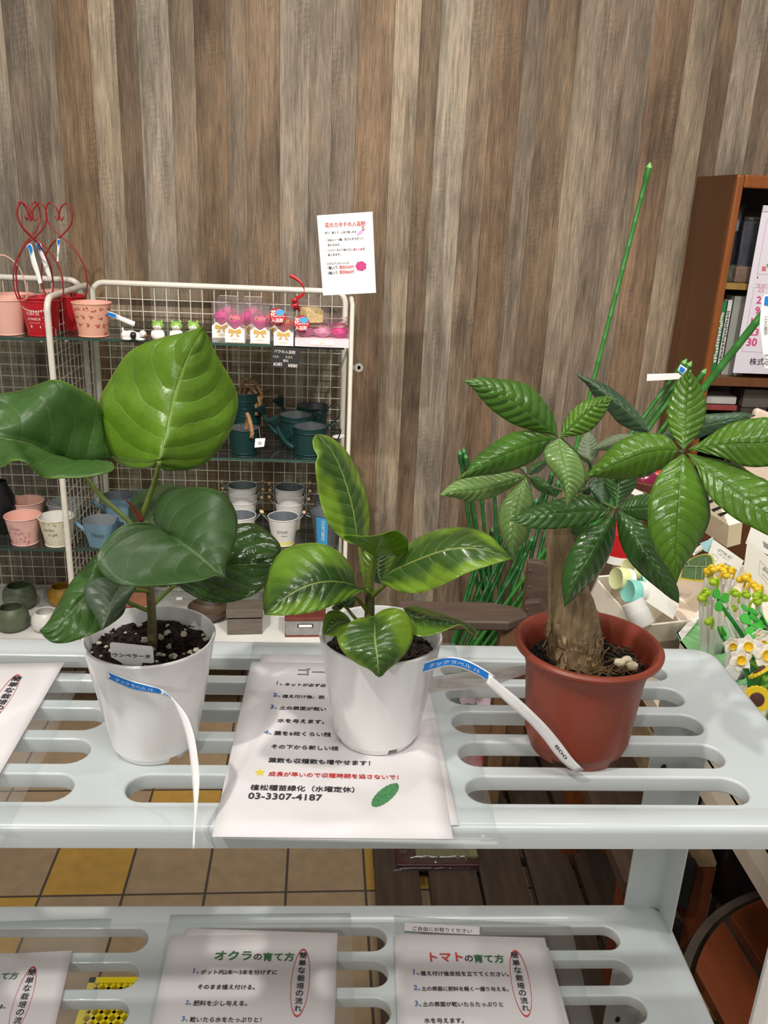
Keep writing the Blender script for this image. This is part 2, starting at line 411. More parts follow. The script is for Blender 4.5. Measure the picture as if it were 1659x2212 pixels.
# ================================================================ WHITE STEEL SHELF RACK IN FRONT
STEEL = mat('white_enamelled_steel', (200, 207, 208), .26, noise=.03, nscale=14, bump=.02, bscale=60, coat=.3)
UP, LOW = 1.145, 0.780
X0, X1, Y0, Y1 = -0.79, 0.424, 0.537, 0.832
def shelf_board(z, parent):
    c = bpy.data.curves.new('slots', 'CURVE'); c.dimensions = '2D'; c.fill_mode = 'BOTH'; c.extrude = .0055; c.bevel_depth = .0022; c.bevel_resolution = 2; c.offset = -.0022
    def poly(pts):
        s = c.splines.new('POLY'); s.points.add(len(pts) - 1); s.use_cyclic_u = True
        for p, q in zip(s.points, pts): p.co = (q[0], q[1], 0, 1)
    m_ = .020
    poly([(X0 + m_, Y0 + m_), (X1 - m_, Y0 + m_), (X1 - m_, Y1 - m_), (X0 + m_, Y1 - m_)])
    for xa, xb in ((-.715, -.484), (-.443, -.206), (-.164, .073), (.114, .354)):
        for k in range(5):
            yc = .7800 - .0486 * k; r_ = .0170
            pts = [(xb - r_ + r_ * math.cos(t), yc + r_ * math.sin(t)) for t in np.linspace(-PI / 2, PI / 2, 12)] + [(xa + r_ + r_ * math.cos(t), yc + r_ * math.sin(t)) for t in np.linspace(PI / 2, 3 * PI / 2, 12)]
            poly(pts)
    o = bpy.data.objects.new('slots', c); COL.objects.link(o)
    dg = bpy.context.evaluated_depsgraph_get(); e = o.evaluated_get(dg); me = e.to_mesh()
    b = MB(); zt = z - .0077
    b.add([(v.co.x, v.co.y, v.co.z + zt) for v in me.vertices], [tuple(p.vertices) for p in me.polygons])
    e.to_mesh_clear(); bpy.data.objects.remove(o); bpy.data.curves.remove(c)
    # rolled rim around the board: raised lip, rounded edge, skirt folded down
    prof = [(.030, -.012), (.030, .0000), (.026, .0001), (.0235, .0019), (.0060, .0020), (.0026, .0010), (.0006, -.0012), (0, -.004), (0, -.0185), (.0012, -.0195), (.0024, -.0185), (.0024, -.012)]
    def rim(u, v):
        k = u * len(prof); i = int(k) % len(prof); ins, dz = prof[i]
        return None
    ring = []; R_ = .028
    for (cx_, cy_, a0) in ((X1 - R_, Y1 - R_, 0), (X0 + R_, Y1 - R_, PI / 2), (X0 + R_, Y0 + R_, PI), (X1 - R_, Y0 + R_, 3 * PI / 2)):
        rr = R_ if cy_ > .7 else .010
        if cy_ < .7: cy_ = Y0 + rr; cx_ = X1 - rr if cx_ > 0 else X0 + rr
        for t in np.linspace(0, PI / 2, 9): ring.append((cx_, cy_, rr, a0 + t))
    n = len(ring); vs = []
    for (ins, dz) in prof:
        for (cx_, cy_, rr, a) in ring:
            q = rr - ins
            if q >= 0: x, y = cx_ + q * math.cos(a), cy_ + q * math.sin(a)
            else:      # inside the corner radius: keep a small corner
                sx_, sy_ = (1 if math.cos((math.floor(a / (PI / 2) + 1e-6 if a % (PI / 2) < PI / 2 - 1e-6 else a / (PI / 2) - 1e-3)) * PI / 2 + PI / 4) > 0 else -1), 0
                sy_ = 1 if cy_ > .7 else -1; sx_ = 1 if cx_ > -.2 else -1
                x, y = cx_ + q * sx_ + .002 * math.cos(a), cy_ + q * sy_ + .002 * math.sin(a)
            vs.append((x, y, z + dz))
    fs = []; k = len(prof)
    for i in range(k):
        for j in range(n):
            j2 = (j + 1) % n; i2 = (i + 1) % k
            fs.append((i * n + j, i * n + j2, i2 * n + j2, i2 * n + j))
    b.add(vs, fs)
    o = b.build('shelf_board', STEEL, parent, smooth=40)
    return o
rack = thing('steel_shelf_rack', 'white enamelled steel shelf rack with two slotted boards on angle posts', 'shelf', (-0.18, 0.68, 0))
shelf_board(UP, rack); shelf_board(LOW, rack)
def post(x, y, dx, dy):
    b = MB(); t = .0018; W = .044; z0, z1 = 0.0, UP - .006
    b.box((x + dx * W / 2, y, (z0 + z1) / 2), (W, t, z1 - z0)); b.box((x, y + dy * W / 2, (z0 + z1) / 2), (t, W, z1 - z0))
    o = b.build('post', STEEL, rack, smooth=0)
    h = MB()
    for z in np.arange(.09, UP - .03, .1):
        if abs(z - UP) < .03 or abs(z - LOW) < .03: continue
        R = Matrix.Rotation(PI / 2, 3, 'X')
        h.lathe([(.0034, 0), (.0034, .0006)], (x + dx * .026, y - .0009 if dy > 0 else y - .0012, z), 10, R=R, sx=1, sy=1.5)
    h.build('hole_pattern', mat('dark_hole', (40, 42, 42), .8), o)
for (x, y, dx, dy) in ((X1 - .006, Y1 - .005, -1, -1), (X0 + .006, Y1 - .005, 1, -1), (X1 - .004, Y0 + .004, -1, 1), (X0 + .004, Y0 + .004, 1, 1)):
    post(x, y, dx, dy)
# ================================================================ THREE POTTED PLANTS
WHITE = mat('white_glazed_plastic', (244, 244, 243), .22, coat=.2)
PAPERW = mat('white_label_plastic', (240, 239, 238), .45)
BLUE = mat('label_blue', (26, 122, 208), .4)
PEAT = mat('potting_soil', (46, 34, 26), .95, noise=.6, nscale=160, bump=.9, bscale=260)
PERL = mat('perlite', (205, 198, 178), .9, noise=.25, nscale=300)
INKB = mat('black_ink', (40, 38, 40), .7)
rngp = random.Random(7)

def leaf_material(name, base, vein, edge=None, dark=None, nveins=8, angle=.55, width=.045, rough=.3, bump=.35, under=None, vein_bump=1.0, curve=.35, gloss=.5):
    m = bpy.data.materials.new(name); m.use_nodes = True; nt = m.node_tree; b = nt.nodes['Principled BSDF']; lk = nt.links.new
    uv = node(nt, 'ShaderNodeUVMap'); uv.uv_map = 'UVMap'
    sp = node(nt, 'ShaderNodeSeparateXYZ'); lk(uv.outputs[0], sp.inputs[0])
    def MA(op, a, b_=None, c=None):
        x = node(nt, 'ShaderNodeMath', operation=op)
        for i, q in enumerate((a, b_, c)):
            if q is None: continue
            if isinstance(q, (int, float)): x.inputs[i].default_value = q
            else: lk(q, x.inputs[i])
        return x.outputs[0]
    u = sp.outputs[0]; v = MA('MULTIPLY_ADD', sp.outputs[1], 2.0, -1.0); av = MA('ABSOLUTE', v)
    side = MA('GREATER_THAN', v, 0.0)
    # side veins leave the midrib and sweep towards the tip
    tc = node(nt, 'ShaderNodeTexCoord'); nz = node(nt, 'ShaderNodeTexNoise'); nz.inputs['Scale'].default_value = 45; nz.inputs['Detail'].default_value = 3; lk(tc.outputs['Object'], nz.inputs['Vector'])
    wob = MA('MULTIPLY_ADD', nz.outputs['Fac'], .5, -.25)
    s = MA('SUBTRACT', MA('MULTIPLY', u, nveins), MA('MULTIPLY', MA('POWER', av, 1 + curve), nveins * angle * .4))
    s = MA('ADD', MA('ADD', s, MA('MULTIPLY', side, .45)), wob)
    fr = MA('FRACT', s); dv = MA('MINIMUM', fr, MA('SUBTRACT', 1.0, fr))     # 0 on a vein .. .5 between two
    line = node(nt, 'ShaderNodeMapRange', interpolation_type='SMOOTHSTEP'); line.inputs[1].default_value = 0; line.inputs[2].default_value = width; line.inputs[3].default_value = 1; line.inputs[4].default_value = 0; lk(dv, line.inputs[0])
    fade = node(nt, 'ShaderNodeMapRange'); fade.inputs[1].default_value = .55; fade.inputs[2].default_value = .98; fade.inputs[3].default_value = 1; fade.inputs[4].default_value = 0; lk(av, fade.inputs[0])
    sidev = MA('MULTIPLY', line.outputs[0], fade.outputs[0])
    mid = node(nt, 'ShaderNodeMapRange', interpolation_type='SMOOTHSTEP'); mid.inputs[1].default_value = .012; mid.inputs[2].default_value = .04; mid.inputs[3].default_value = 1; mid.inputs[4].default_value = 0; lk(av, mid.inputs[0])
    veins = MA('MAXIMUM', MA('MULTIPLY', sidev, .42), mid.outputs[0])
    n2 = node(nt, 'ShaderNodeTexNoise'); n2.inputs['Scale'].default_value = 38; n2.inputs['Detail'].default_value = 5; lk(tc.outputs['Object'], n2.inputs['Vector'])
    tone = node(nt, 'ShaderNodeMapRange'); tone.inputs[1].default_value = .3; tone.inputs[2].default_value = .7; tone.inputs[3].default_value = .8; tone.inputs[4].default_value = 1.15; lk(n2.outputs['Fac'], tone.inputs[0])
    cur = None
    c0 = node(nt, 'ShaderNodeMix', data_type='RGBA', blend_type='MULTIPLY'); c0.inputs[0].default_value = 1; c0.inputs[6].default_value = rgb(*base); lk(tone.outputs[0], c0.inputs[7]); cur = c0.outputs[2]
    if dark:       # variegation: dark blotches along the middle, lime towards the margin
        n3 = node(nt, 'ShaderNodeTexNoise'); n3.inputs['Scale'].default_value = 22; n3.inputs['Detail'].default_value = 3; lk(tc.outputs['Object'], n3.inputs['Vector'])
        ed = node(nt, 'ShaderNodeMapRange', interpolation_type='SMOOTHSTEP'); ed.inputs[1].default_value = -.28; ed.inputs[2].default_value = .22; ed.inputs[3].default_value = 1; ed.inputs[4].default_value = 0
        lk(MA('ADD', MA('SUBTRACT', av, .62), MA('MULTIPLY_ADD', n3.outputs['Fac'], 2.2, -1.1)), ed.inputs[0])
        c1 = node(nt, 'ShaderNodeMix', data_type='RGBA'); lk(ed.outputs[0], c1.inputs[0]); lk(cur, c1.inputs[6]); c1.inputs[7].default_value = rgb(*dark); cur = c1.outputs[2]
    if edge:
        eg = node(nt, 'ShaderNodeMapRange', interpolation_type='SMOOTHSTEP'); eg.inputs[1].default_value = .955; eg.inputs[2].default_value = .995; lk(av, eg.inputs[0])
        c2 = node(nt, 'ShaderNodeMix', data_type='RGBA'); lk(MA('MULTIPLY', eg.outputs[0], .7), c2.inputs[0]); lk(cur, c2.inputs[6]); c2.inputs[7].default_value = rgb(*edge); cur = c2.outputs[2]
    c3 = node(nt, 'ShaderNodeMix', data_type='RGBA'); lk(MA('MULTIPLY', veins, .75), c3.inputs[0]); lk(cur, c3.inputs[6]); c3.inputs[7].default_value = rgb(*vein); cur = c3.outputs[2]
    lk(cur, b.inputs['Base Color']); b.inputs['Roughness'].default_value = rough; b.inputs['Specular IOR Level'].default_value = gloss
    hgt = MA('SUBTRACT', MA('POWER', MA('MULTIPLY', dv, 2.0), .5), MA('MULTIPLY', mid.outputs[0], .8))
    n4 = node(nt, 'ShaderNodeTexNoise'); n4.inputs['Scale'].default_value = 230; n4.inputs['Detail'].default_value = 3; lk(tc.outputs['Object'], n4.inputs['Vector'])
    hgt = MA('ADD', MA('MULTIPLY', hgt, vein_bump), MA('MULTIPLY', n4.outputs['Fac'], .35))
    bp = node(nt, 'ShaderNodeBump'); bp.inputs['Strength'].default_value = bump; bp.inputs['Distance'].default_value = .0015; lk(hgt, bp.inputs['Height']); lk(bp.outputs[0], b.inputs['Normal'])
    # light passes through a leaf
    tr = node(nt, 'ShaderNodeBsdfTranslucent'); trc = node(nt, 'ShaderNodeMix', data_type='RGBA', blend_type='MULTIPLY'); trc.inputs[0].default_value = 1; lk(cur, trc.inputs[6]); trc.inputs[7].default_value = (1.0, 1.0, .45, 1); lk(trc.outputs[2], tr.inputs[0])
    mx = node(nt, 'ShaderNodeMixShader'); mx.inputs[0].default_value = .22; lk(b.outputs[0], mx.inputs[1]); lk(tr.outputs[0], mx.inputs[2]); lk(mx.outputs[0], nt.nodes['Material Output'].inputs[0])
    return m

FRAMES = {'A': (0, 700, 620 / 1659), 'B': (940, 780, 420 / 1659), 'C': (1220, 760, 439 / 1659), 'D': (560, 900, 560 / 1659), 'P': (0, 0, 1),
          'z1': (0, 1370, 560 / 1659), 'z2': (440, 1370, 670 / 1659), 'z3': (960, 1370, 699 / 1659), 'z4': (0, 1830, 830 / 1659), 'z5': (780, 1830, 879 / 1659),
          'k1': (0, 440, 450 / 1659), 'k2': (430, 440, 420 / 1659), 'k3': (0, 800, 330 / 1622), 'k4': (430, 800, 370 / 1659), 'k6': (1380, 1150, 279 / 1371), 'k7': (1400, 360, 259 / 1061), 'k8': (1230, 1000, 429 / 1582)}
def px(fr, p):
    ox, oy, k = FRAMES[fr]; return (ox + p[0] * k, oy + p[1] * k)

def leaf(name, parent, m, fr, left, mid, right, y0, y1, dl, dr, sag=0.0, nu=48, nv=20, pucker=0.0, nveins=9, angle=.55, wave=0.0, label=None, cup=0.0, thick=.0007):
    """a leaf blade: the two margins and the midrib, each at its own distance, with a real curved surface between them"""
    Lp = resample([px(fr, p) for p in left], nu + 1); Mp = resample([px(fr, p) for p in mid], nu + 1); Rp = resample([px(fr, p) for p in right], nu + 1)
    ph = rngp.uniform(0, 6)
    P3 = np.zeros((nu + 1, nv + 1, 3))
    for i in range(nu + 1):
        u = i / nu; wd = math.sin(PI * u) ** .6 if 0 < u < 1 else 0
        for j in range(nv + 1):
            v = 2 * j / nv - 1; a = abs(v)
            E_ = Lp[i] if v < 0 else Rp[i]
            q = Mp[i] * (1 - a) + E_ * a
            y = y0 + (y1 - y0) * u + sag * math.sin(PI * u) + wd * ((dl if v < 0 else dr) * a ** 1.25 + cup * a * a)
            y += wave * wd * a * math.sin(5 * PI * u + ph + (1.3 if v < 0 else 0))
            P3[i, j] = aty(q[0], q[1], y)
    if pucker:
        du = np.gradient(P3, axis=0); dv = np.gradient(P3, axis=1); N = np.cross(du, dv); N /= np.maximum(np.linalg.norm(N, axis=2, keepdims=True), 1e-9)
        if (N @ np.array([0, -1, .3])).mean() < 0: N = -N
        for i in range(nu + 1):
            for j in range(nv + 1):
                u = i / nu; v = 2 * j / nv - 1; a = abs(v)
                s = u * nveins - nveins * angle * .4 * a ** 1.35 + (.45 if v > 0 else 0)
                h = abs(math.sin(PI * s)) ** .6 * min(1, a * 6) * (1 - a ** 6) * math.sin(PI * min(max(u, .02), .98)) ** .3
                P3[i, j] += N[i, j] * pucker * (h * .75 - .5 * max(0, 1 - a * 9))
    b = MB()
    b.grid(lambda s, t: P3[int(round(s * nu)), int(round(t * nv))], nu, nv, uv=True)
    o = b.build(name, m, parent, smooth=180, solid=thick, off=0)
    if label: o['label'] = label
    return o

def stem(name, parent, m, fr, pts, ys, r0, r1, n=10, seg=18):
    P = [aty(*px(fr, p), y) for p, y in zip(pts, ys)]
    P = curve3(P, seg); rs = [r0 + (r1 - r0) * i / (len(P) - 1) for i in range(len(P))]
    b = MB(); b.tube(P, rs, n); return b.build(name, m, parent, smooth=180)

def soil(parent, c, r, z, m, pebbles, rng, lumps=.004):
    b = MB(); nr, na = 16, 48
    vs = [(c[0], c[1], z)]; 
    for i in range(1, nr + 1):
        for j in range(na):
            a = 2 * PI * j / na; q = r * i / nr
            vs.append((c[0] + q * math.cos(a), c[1] + q * math.sin(a), z + rng.uniform(-lumps, lumps) * (0.5 if i == nr else 1)))
    fs = [(0, 1 + j, 1 + (j + 1) % na) for j in range(na)]
    for i in range(nr - 1):
        for j in range(na):
            j2 = (j + 1) % na; fs.append((1 + i * na + j, 1 + (i + 1) * na + j, 1 + (i + 1) * na + j2, 1 + i * na + j2))
    b.add(vs, fs)
    for _ in range(240):
        a = rng.uniform(0, 2 * PI); q = r * .97 * math.sqrt(rng.random()); s = rng.uniform(.0008, .0026)
        b.ball((c[0] + q * math.cos(a), c[1] + q * math.sin(a), z + rng.uniform(.000, .003)), (s, s * rng.uniform(.6, 1), s * .7), 6, 4, jit=.35, rng=rng)
    o = b.build('soil', m, parent, smooth=0)
    if pebbles:
        p = MB()
        for _ in range(pebbles):
            a = rng.uniform(0, 2 * PI); q = r * .95 * math.sqrt(rng.random()); s = rng.uniform(.0007, .0028) if rng.random() < .8 else .0034
            p.ball((c[0] + q * math.cos(a), c[1] + q * math.sin(a), z + .002 + s * .3), (s, s * .85, s * .7), 7, 5, jit=.3, rng=rng)
        q = p.build('perlite', PERL, o, smooth=0); q['kind'] = 'stuff'; q['label'] = 'pale perlite grains'
    return o

def ribbon(fn, name, m, parent, nu=40, solid=.0002):
    b = MB(); b.grid(fn, nu, 3); return b.build(name, m, parent, smooth=180, solid=solid)
def strip_fn(top, bot, ys):
    """a long adhesive label: two edges seen in the photo and the distance along it"""
    T = resample(top, 81); B = resample(bot, 81); Yv = np.interp(np.linspace(0, 1, 81), np.linspace(0, 1, len(ys)), ys)
    def f(u, v, lift=0.0):
        k = min(max(u, 0), 1) * 80; i = min(int(k), 79); t = k - i
        q = (T[i] * (1 - t) + T[i + 1] * t) * (1 - v) + (B[i] * (1 - t) + B[i + 1] * t) * v
        return aty(q[0], q[1], Yv[i] * (1 - t) + Yv[i + 1] * t - lift)
    return f
def tag_strip(f, parent, u1=.25, chev=3, text='タックラベル 15', u0=.0):
    o = ribbon(f, 'price_tag', PAPERW, parent)
    b = MB(); k = 18
    U = lambda s: u0 + (u1 - u0) * s
    pts_t = [(U(s), .14) for s in np.linspace(.03, .80, k)]; pts_b = [(U(s), .86) for s in np.linspace(.03, .80, k)]
    vs = []
    for i in range(k):
        for v in (.14, .5, .86):
            s = .03 + .77 * i / (k - 1)
            if i == 0 and v == .5: s += .035
            if i == k - 1 and v == .5: s += .035
            vs.append(f(U(s), v, .0006))
    b.add(vs, [(i * 3 + j, i * 3 + j + 1, i * 3 + 3 + j + 1, i * 3 + 3 + j) for i in range(k - 1) for j in range(2)])
    for c in range(chev):
        s = .85 + .045 * c
        b.add([f(U(s), .14, .0006), f(U(s + .02), .14, .0006), f(U(s + .055), .5, .0006), f(U(s + .02), .86, .0006), f(U(s), .86, .0006), f(U(s + .035), .5, .0006)], [(0, 1, 2, 5), (5, 2, 3, 4)])
    q = b.build('blue_print', BLUE, o, smooth=0, recalc=False)
    if text:
        t = MB(); write_on(t, text, lambda x, y: f(U(.14 + .56 * x), .70 - .42 * y, .0010), .01)
        t.build('printed_text', PAPERW, o, smooth=0, recalc=False)
    return o

def white_pot(parent, c, rr, rb, z0, z1, notch_dir):
    h = z1 - z0; n = 72
    prof = [(rb - .004, .0058), (rb - .0004, .0058), (rb + .0008, .0064), (rb + .0022, .016), (rb + (rr - rb) * .35, h * .35), (rr - .0008, h - .004), (rr, h - .0012), (rr - .0006, h), (rr - .0020, h), (rr - .0030, h - .002), (rb + (rr - rb) * .35 - .003, h * .35), (rb - .002, .014)]
    b = MB(); b.lathe([(r_, z0 + z) for r_, z in prof], (c[0], c[1], 0), n, cap0=True, cap1=True)
    # foot ring with drain notches
    for k in range(4):
        a0 = notch_dir + k * PI / 2 + .13; a1 = notch_dir + (k + 1) * PI / 2 - .13
        A = np.linspace(a0, a1, 16); vs = []
        for a in A:
            for (r_, z) in ((rb - .0040, .007), (rb - .0040, 0.0006), (rb - .0026, 0.0), (rb + .0004, .0062)):
                vs.append((c[0] + r_ * math.cos(a), c[1] + r_ * math.sin(a), z0 + z))
        fs = [(i * 4 + j, i * 4 + (j + 1) % 4, i * 4 + 4 + (j + 1) % 4, i * 4 + 4 + j) for i in range(15) for j in range(4)] + [(0, 1, 2, 3), (60, 63, 62, 61)]
        b.add(vs, fs)
    return b.build('pot', WHITE, parent, smooth=40)

# ---------------------------------------------------------------- rubber fig with big round leaves (left)
P1 = thing('potted_rubber_fig', 'plant with large heart-shaped leaves in white pot, name card stuck in its soil', 'potted plant', (-.1525, .647, UP))
white_pot(P1, (-.1525, .647), .0545, .036, UP + .0005, UP + .107, math.radians(-52))
soil(P1, (-.1525, .647), .0495, UP + .093, PEAT, 55, rngp)
LU = leaf_material('fig_leaf_green', (68, 104, 46), (120, 142, 84), edge=(110, 140, 50), nveins=6, angle=1.0, rough=.34, bump=.55, width=.05)
LY = leaf_material('fig_leaf_young', (104, 142, 36), (140, 172, 76), edge=(150, 165, 50), nveins=6, angle=1.0, rough=.30, bump=.6, width=.05)
LM = leaf_material('fig_leaf_mature', (58, 86, 44), (104, 124, 80), edge=(70, 110, 50), nveins=6, angle=1.0, rough=.38, bump=.4, width=.05)
LG = leaf_material('fig_leaf_glossy', (46, 78, 26), (80, 110, 50), nveins=6, angle=1.0, rough=.16, bump=.9, width=.05, gloss=.7)
LGR = leaf_material('fig_leaf_small', (78, 98, 74), (120, 132, 104), nveins=6, angle=.6, rough=.4, bump=.3)
STM = mat('green_stem', (104, 122, 44), .45, noise=.15, nscale=90)
WOODY = mat('woody_stem', (104, 98, 62), .7, noise=.3, nscale=160, bump=.5, bscale=300)
stem('stem', P1, WOODY, 'A', [(882, 1880), (878, 1700), (868, 1540), (850, 1380), (832, 1230), (818, 1120)], [.645, .645, .646, .648, .65, .652], .0041, .0024)
stem('petiole', P1, STM, 'A', [(815, 1125), (870, 980), (905, 870), (922, 795)], [.652, .648, .640, .634], .0023, .0017)
stem('petiole', P1, STM, 'A', [(770, 1165), (690, 1090), (590, 1000), (490, 880), (466, 850)], [.652, .657, .662, .664, .664], .0023, .0018)
stem('petiole', P1, STM, 'A', [(838, 1260), (880, 1230), (940, 1203)], [.648, .63, .612], .0021, .0016)
stem('petiole', P1, STM, 'A', [(866, 1660), (790, 1630), (735, 1602), (640, 1500)], [.645, .64, .634, .628], .0019, .0014)
stem('petiole', P1, STM, 'A', [(870, 1640), (930, 1580), (1010, 1510), (1025, 1500)], [.646, .655, .664, .666], .0020, .0016)
stem('petiole', P1, STM, 'A', [(862, 1545), (800, 1537), (740, 1528), (692, 1512)], [.645, .635, .62, .612], .0018, .0013)
stem('petiole', P1, STM, 'A', [(822, 1160), (840, 1150), (858, 1150)], [.652, .664, .676], .0019, .0015)
o = stem('bud', P1, mat('bud_red', (112, 52, 36), .4), 'A', [(815, 1130), (790, 1090), (760, 1050), (722, 1012)], [.650, .648, .645, .642], .0034, .0003); o['label'] = 'red pointed leaf bud'
leaf('leaf', P1, LY, 'A', [(918, 785), (870, 832), (780, 836), (690, 808), (640, 745), (605, 640), (580, 540), (576, 440), (620, 350), (680, 250), (740, 170), (830, 115), (960, 75), (1090, 45), (1175, 15)],
     [(918, 785), (965, 620), (1010, 420), (1060, 260), (1110, 140), (1175, 15)],
     [(918, 785), (940, 842), (1020, 846), (1110, 840), (1200, 795), (1285, 700), (1340, 600), (1372, 490), (1370, 400), (1330, 310), (1270, 210), (1232, 140), (1200, 70), (1175, 15)], .634, .672, .030, .022, sag=.012, wave=.003, pucker=.0024, nveins=6, angle=1.0, label='bright upright young leaf')
leaf('leaf', P1, LU, 'A', [(465, 845), (570, 800), (650, 770), (625, 690), (600, 560), (575, 460), (500, 400), (400, 345), (320, 322), (230, 345), (120, 385), (0, 405), (-120, 450), (-250, 560)],
     [(465, 845), (330, 770), (200, 705), (100, 675), (0, 655), (-130, 610), (-250, 560)],
     [(465, 845), (560, 800), (640, 797), (662, 838), (600, 865), (470, 888), (350, 890), (270, 893), (210, 860), (150, 800), (80, 790), (0, 830), (-120, 790), (-250, 560)], .664, .60, .050, -.055, sag=-.012, wave=.008, pucker=.0024, nveins=6, angle=1.0)
leaf('leaf', P1, LM, 'A', [(940, 1200), (880, 1160), (800, 1145), (710, 1165), (630, 1230), (575, 1310), (560, 1380), (590, 1440), (660, 1490), (770, 1515), (900, 1512), (1050, 1500), (1170, 1480), (1240, 1455), (1300, 1468)],
     [(940, 1200), (1030, 1250), (1130, 1320), (1220, 1400), (1300, 1468)],
     [(940, 1200), (900, 1160), (888, 1090), (910, 1030), (970, 975), (1080, 950), (1190, 945), (1280, 975), (1340, 1040), (1370, 1120), (1366, 1220), (1332, 1330), (1300, 1400), (1300, 1468)], .612, .545, -.030, .055, sag=-.006, wave=.003, pucker=.0014, nveins=6, angle=1.0, label='large matt leaf facing forward')
leaf('leaf', P1, LM, 'A', [(848, 1152), (770, 1142), (745, 1080), (770, 1000), (850, 955), (950, 930), (1060, 938), (1150, 955)], [(848, 1152), (950, 1060), (1060, 1000), (1150, 955)], [(848, 1152), (920, 1180), (1060, 1150), (1140, 1060), (1150, 955)], .676, .74, .03, -.02)
leaf('leaf', P1, LG, 'A', [(1020, 1505), (1050, 1400), (1150, 1280), (1270, 1190), (1370, 1158), (1470, 1155), (1560, 1210), (1622, 1290), (1590, 1375)], [(1020, 1505), (1150, 1460), (1300, 1400), (1450, 1385), (1590, 1375)],
     [(1020, 1505), (1080, 1550), (1170, 1595), (1280, 1612), (1400, 1590), (1500, 1540), (1560, 1450), (1590, 1375)], .666, .655, .045, -.045, sag=-.01, wave=.004, pucker=.0026, nveins=6, angle=1.0, label='dark glossy leaf')
leaf('leaf', P1, LU, 'A', [(620, 1480), (590, 1390), (555, 1340), (500, 1390), (420, 1480), (370, 1560), (320, 1650), (270, 1735), (228, 1775)], [(620, 1480), (540, 1530), (470, 1590), (400, 1670), (330, 1740), (228, 1775)],
     [(620, 1480), (690, 1520), (725, 1600), (715, 1670), (650, 1730), (560, 1780), (450, 1825), (370, 1845), (290, 1835), (228, 1775)], .628, .575, .030, -.012, sag=-.012, wave=.003, pucker=.0020, nveins=6, angle=1.0)
leaf('leaf', P1, LGR, 'A', [(692, 1510), (620, 1472), (560, 1466), (505, 1495), (485, 1550), (497, 1610), (540, 1670), (590, 1768)], [(692, 1510), (655, 1590), (622, 1680), (590, 1768)], [(692, 1510), (784, 1515), (752, 1580), (702, 1660), (640, 1720), (590, 1768)], .605, .560, .012, .012, sag=-.008, pucker=.0006, nveins=6, angle=.6, label='small greyish leaf in front')
f1 = strip_fn([px('z1', p) for p in [(678, 232), (760, 265), (850, 298), (960, 328), (1030, 350), (1080, 385), (1150, 460), (1200, 530), (1240, 640), (1262, 760), (1275, 880), (1275, 980), (1262, 1120), (1250, 1250), (1246, 1372)]],
              [px('z1', p) for p in [(683, 285), (760, 322), (850, 358), (950, 375), (1060, 395), (1108, 430), (1156, 540), (1190, 650), (1212, 760), (1226, 900), (1235, 1000), (1240, 1120), (1236, 1250), (1232, 1372)]],
              [.5955, .5915, .5910, .589, .582, .574, .566, .558, .550, .541, .533, .526, .518])
tag_strip(f1, P1, .31)
# name card stuck in the soil of the fig
nc = thing('plant_name_card', 'white plastic name card with black lettering stuck in fig pot soil', 'plant label', tuple(aty(*px('z1', (845, 200)), .604)))
yc = lambda p: aty(*px('z1', p), .606 - .010 * (200 - p[1]) / 150)
b = MB()
plate = [(716, 52), (970, 80), (978, 88), (985, 178), (975, 186), (912, 183), (905, 200), (903, 262), (790, 262), (786, 190), (770, 178), (722, 152), (712, 148), (702, 62)]
P = [yc(p) for p in plate]; b.prism(P, (0, .0006, 0)); b.build('plate', PAPERW, nc, smooth=0)
b = MB(); nrm = (P[3] - P[0]).cross(P[0] - P[10]).normalized(); nrm = nrm if nrm.y < 0 else -nrm
write(b, 'ウンペラータ', yc((722, 138)), yc((962, 150)), nrm, .015, 1.0, .0006); ink(b, nc, INKB)

# ---------------------------------------------------------------- fig with lime margins (centre)
P2 = thing('potted_variegated_fig', 'small plant with lime-edged leaves in white pot standing on a clear folder', 'potted plant', (.042, .66, UP))
white_pot(P2, (.042, .66), .0535, .0375, UP + .0042, UP + .105, math.radians(-68))
soil(P2, (.042, .66), .0485, UP + .086, PEAT, 0, rngp)
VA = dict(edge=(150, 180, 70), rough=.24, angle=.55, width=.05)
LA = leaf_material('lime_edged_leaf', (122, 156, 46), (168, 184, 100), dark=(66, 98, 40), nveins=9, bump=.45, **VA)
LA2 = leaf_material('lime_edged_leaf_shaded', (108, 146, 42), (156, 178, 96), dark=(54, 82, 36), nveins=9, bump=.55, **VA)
LN = leaf_material('lime_new_leaf', (112, 156, 38), (150, 184, 74), nveins=9, rough=.32, bump=.3)
stem('stem', P2, mat('brown_green_stem', (78, 84, 40), .6, noise=.2, nscale=120), 'D', [(705, 1330), (706, 1250), (708, 1160), (706, 1110)], [.66, .66, .66, .66], .0046, .0040)
stem('stem', P2, STM, 'D', [(706, 1120), (715, 1030), (728, 950), (737, 890)], [.66, .658, .655, .652], .0038, .0022)
stem('petiole', P2, STM, 'D', [(690, 1100), (665, 980), (645, 870), (632, 800)], [.66, .664, .667, .668], .0022, .0014)
stem('petiole', P2, STM, 'D', [(722, 1150), (765, 1110), (805, 1075), (790, 1050)], [.658, .648, .640, .638], .0024, .0016)
stem('petiole', P2, STM, 'D', [(700, 1140), (690, 1125), (688, 1110)], [.658, .648, .640], .0021, .0016)
stem('petiole', P2, STM, 'D', [(700, 1270), (705, 1285), (722, 1290)], [.656, .640, .624], .0020, .0016)
stem('petiole', P2, STM, 'D', [(690, 1320), (625, 1300), (560, 1225), (545, 1212)], [.655, .645, .64, .638], .0018, .0012)
stem('petiole', P2, STM, 'D', [(680, 1230), (640, 1180), (612, 1150)], [.658, .654, .652], .0018, .0012)
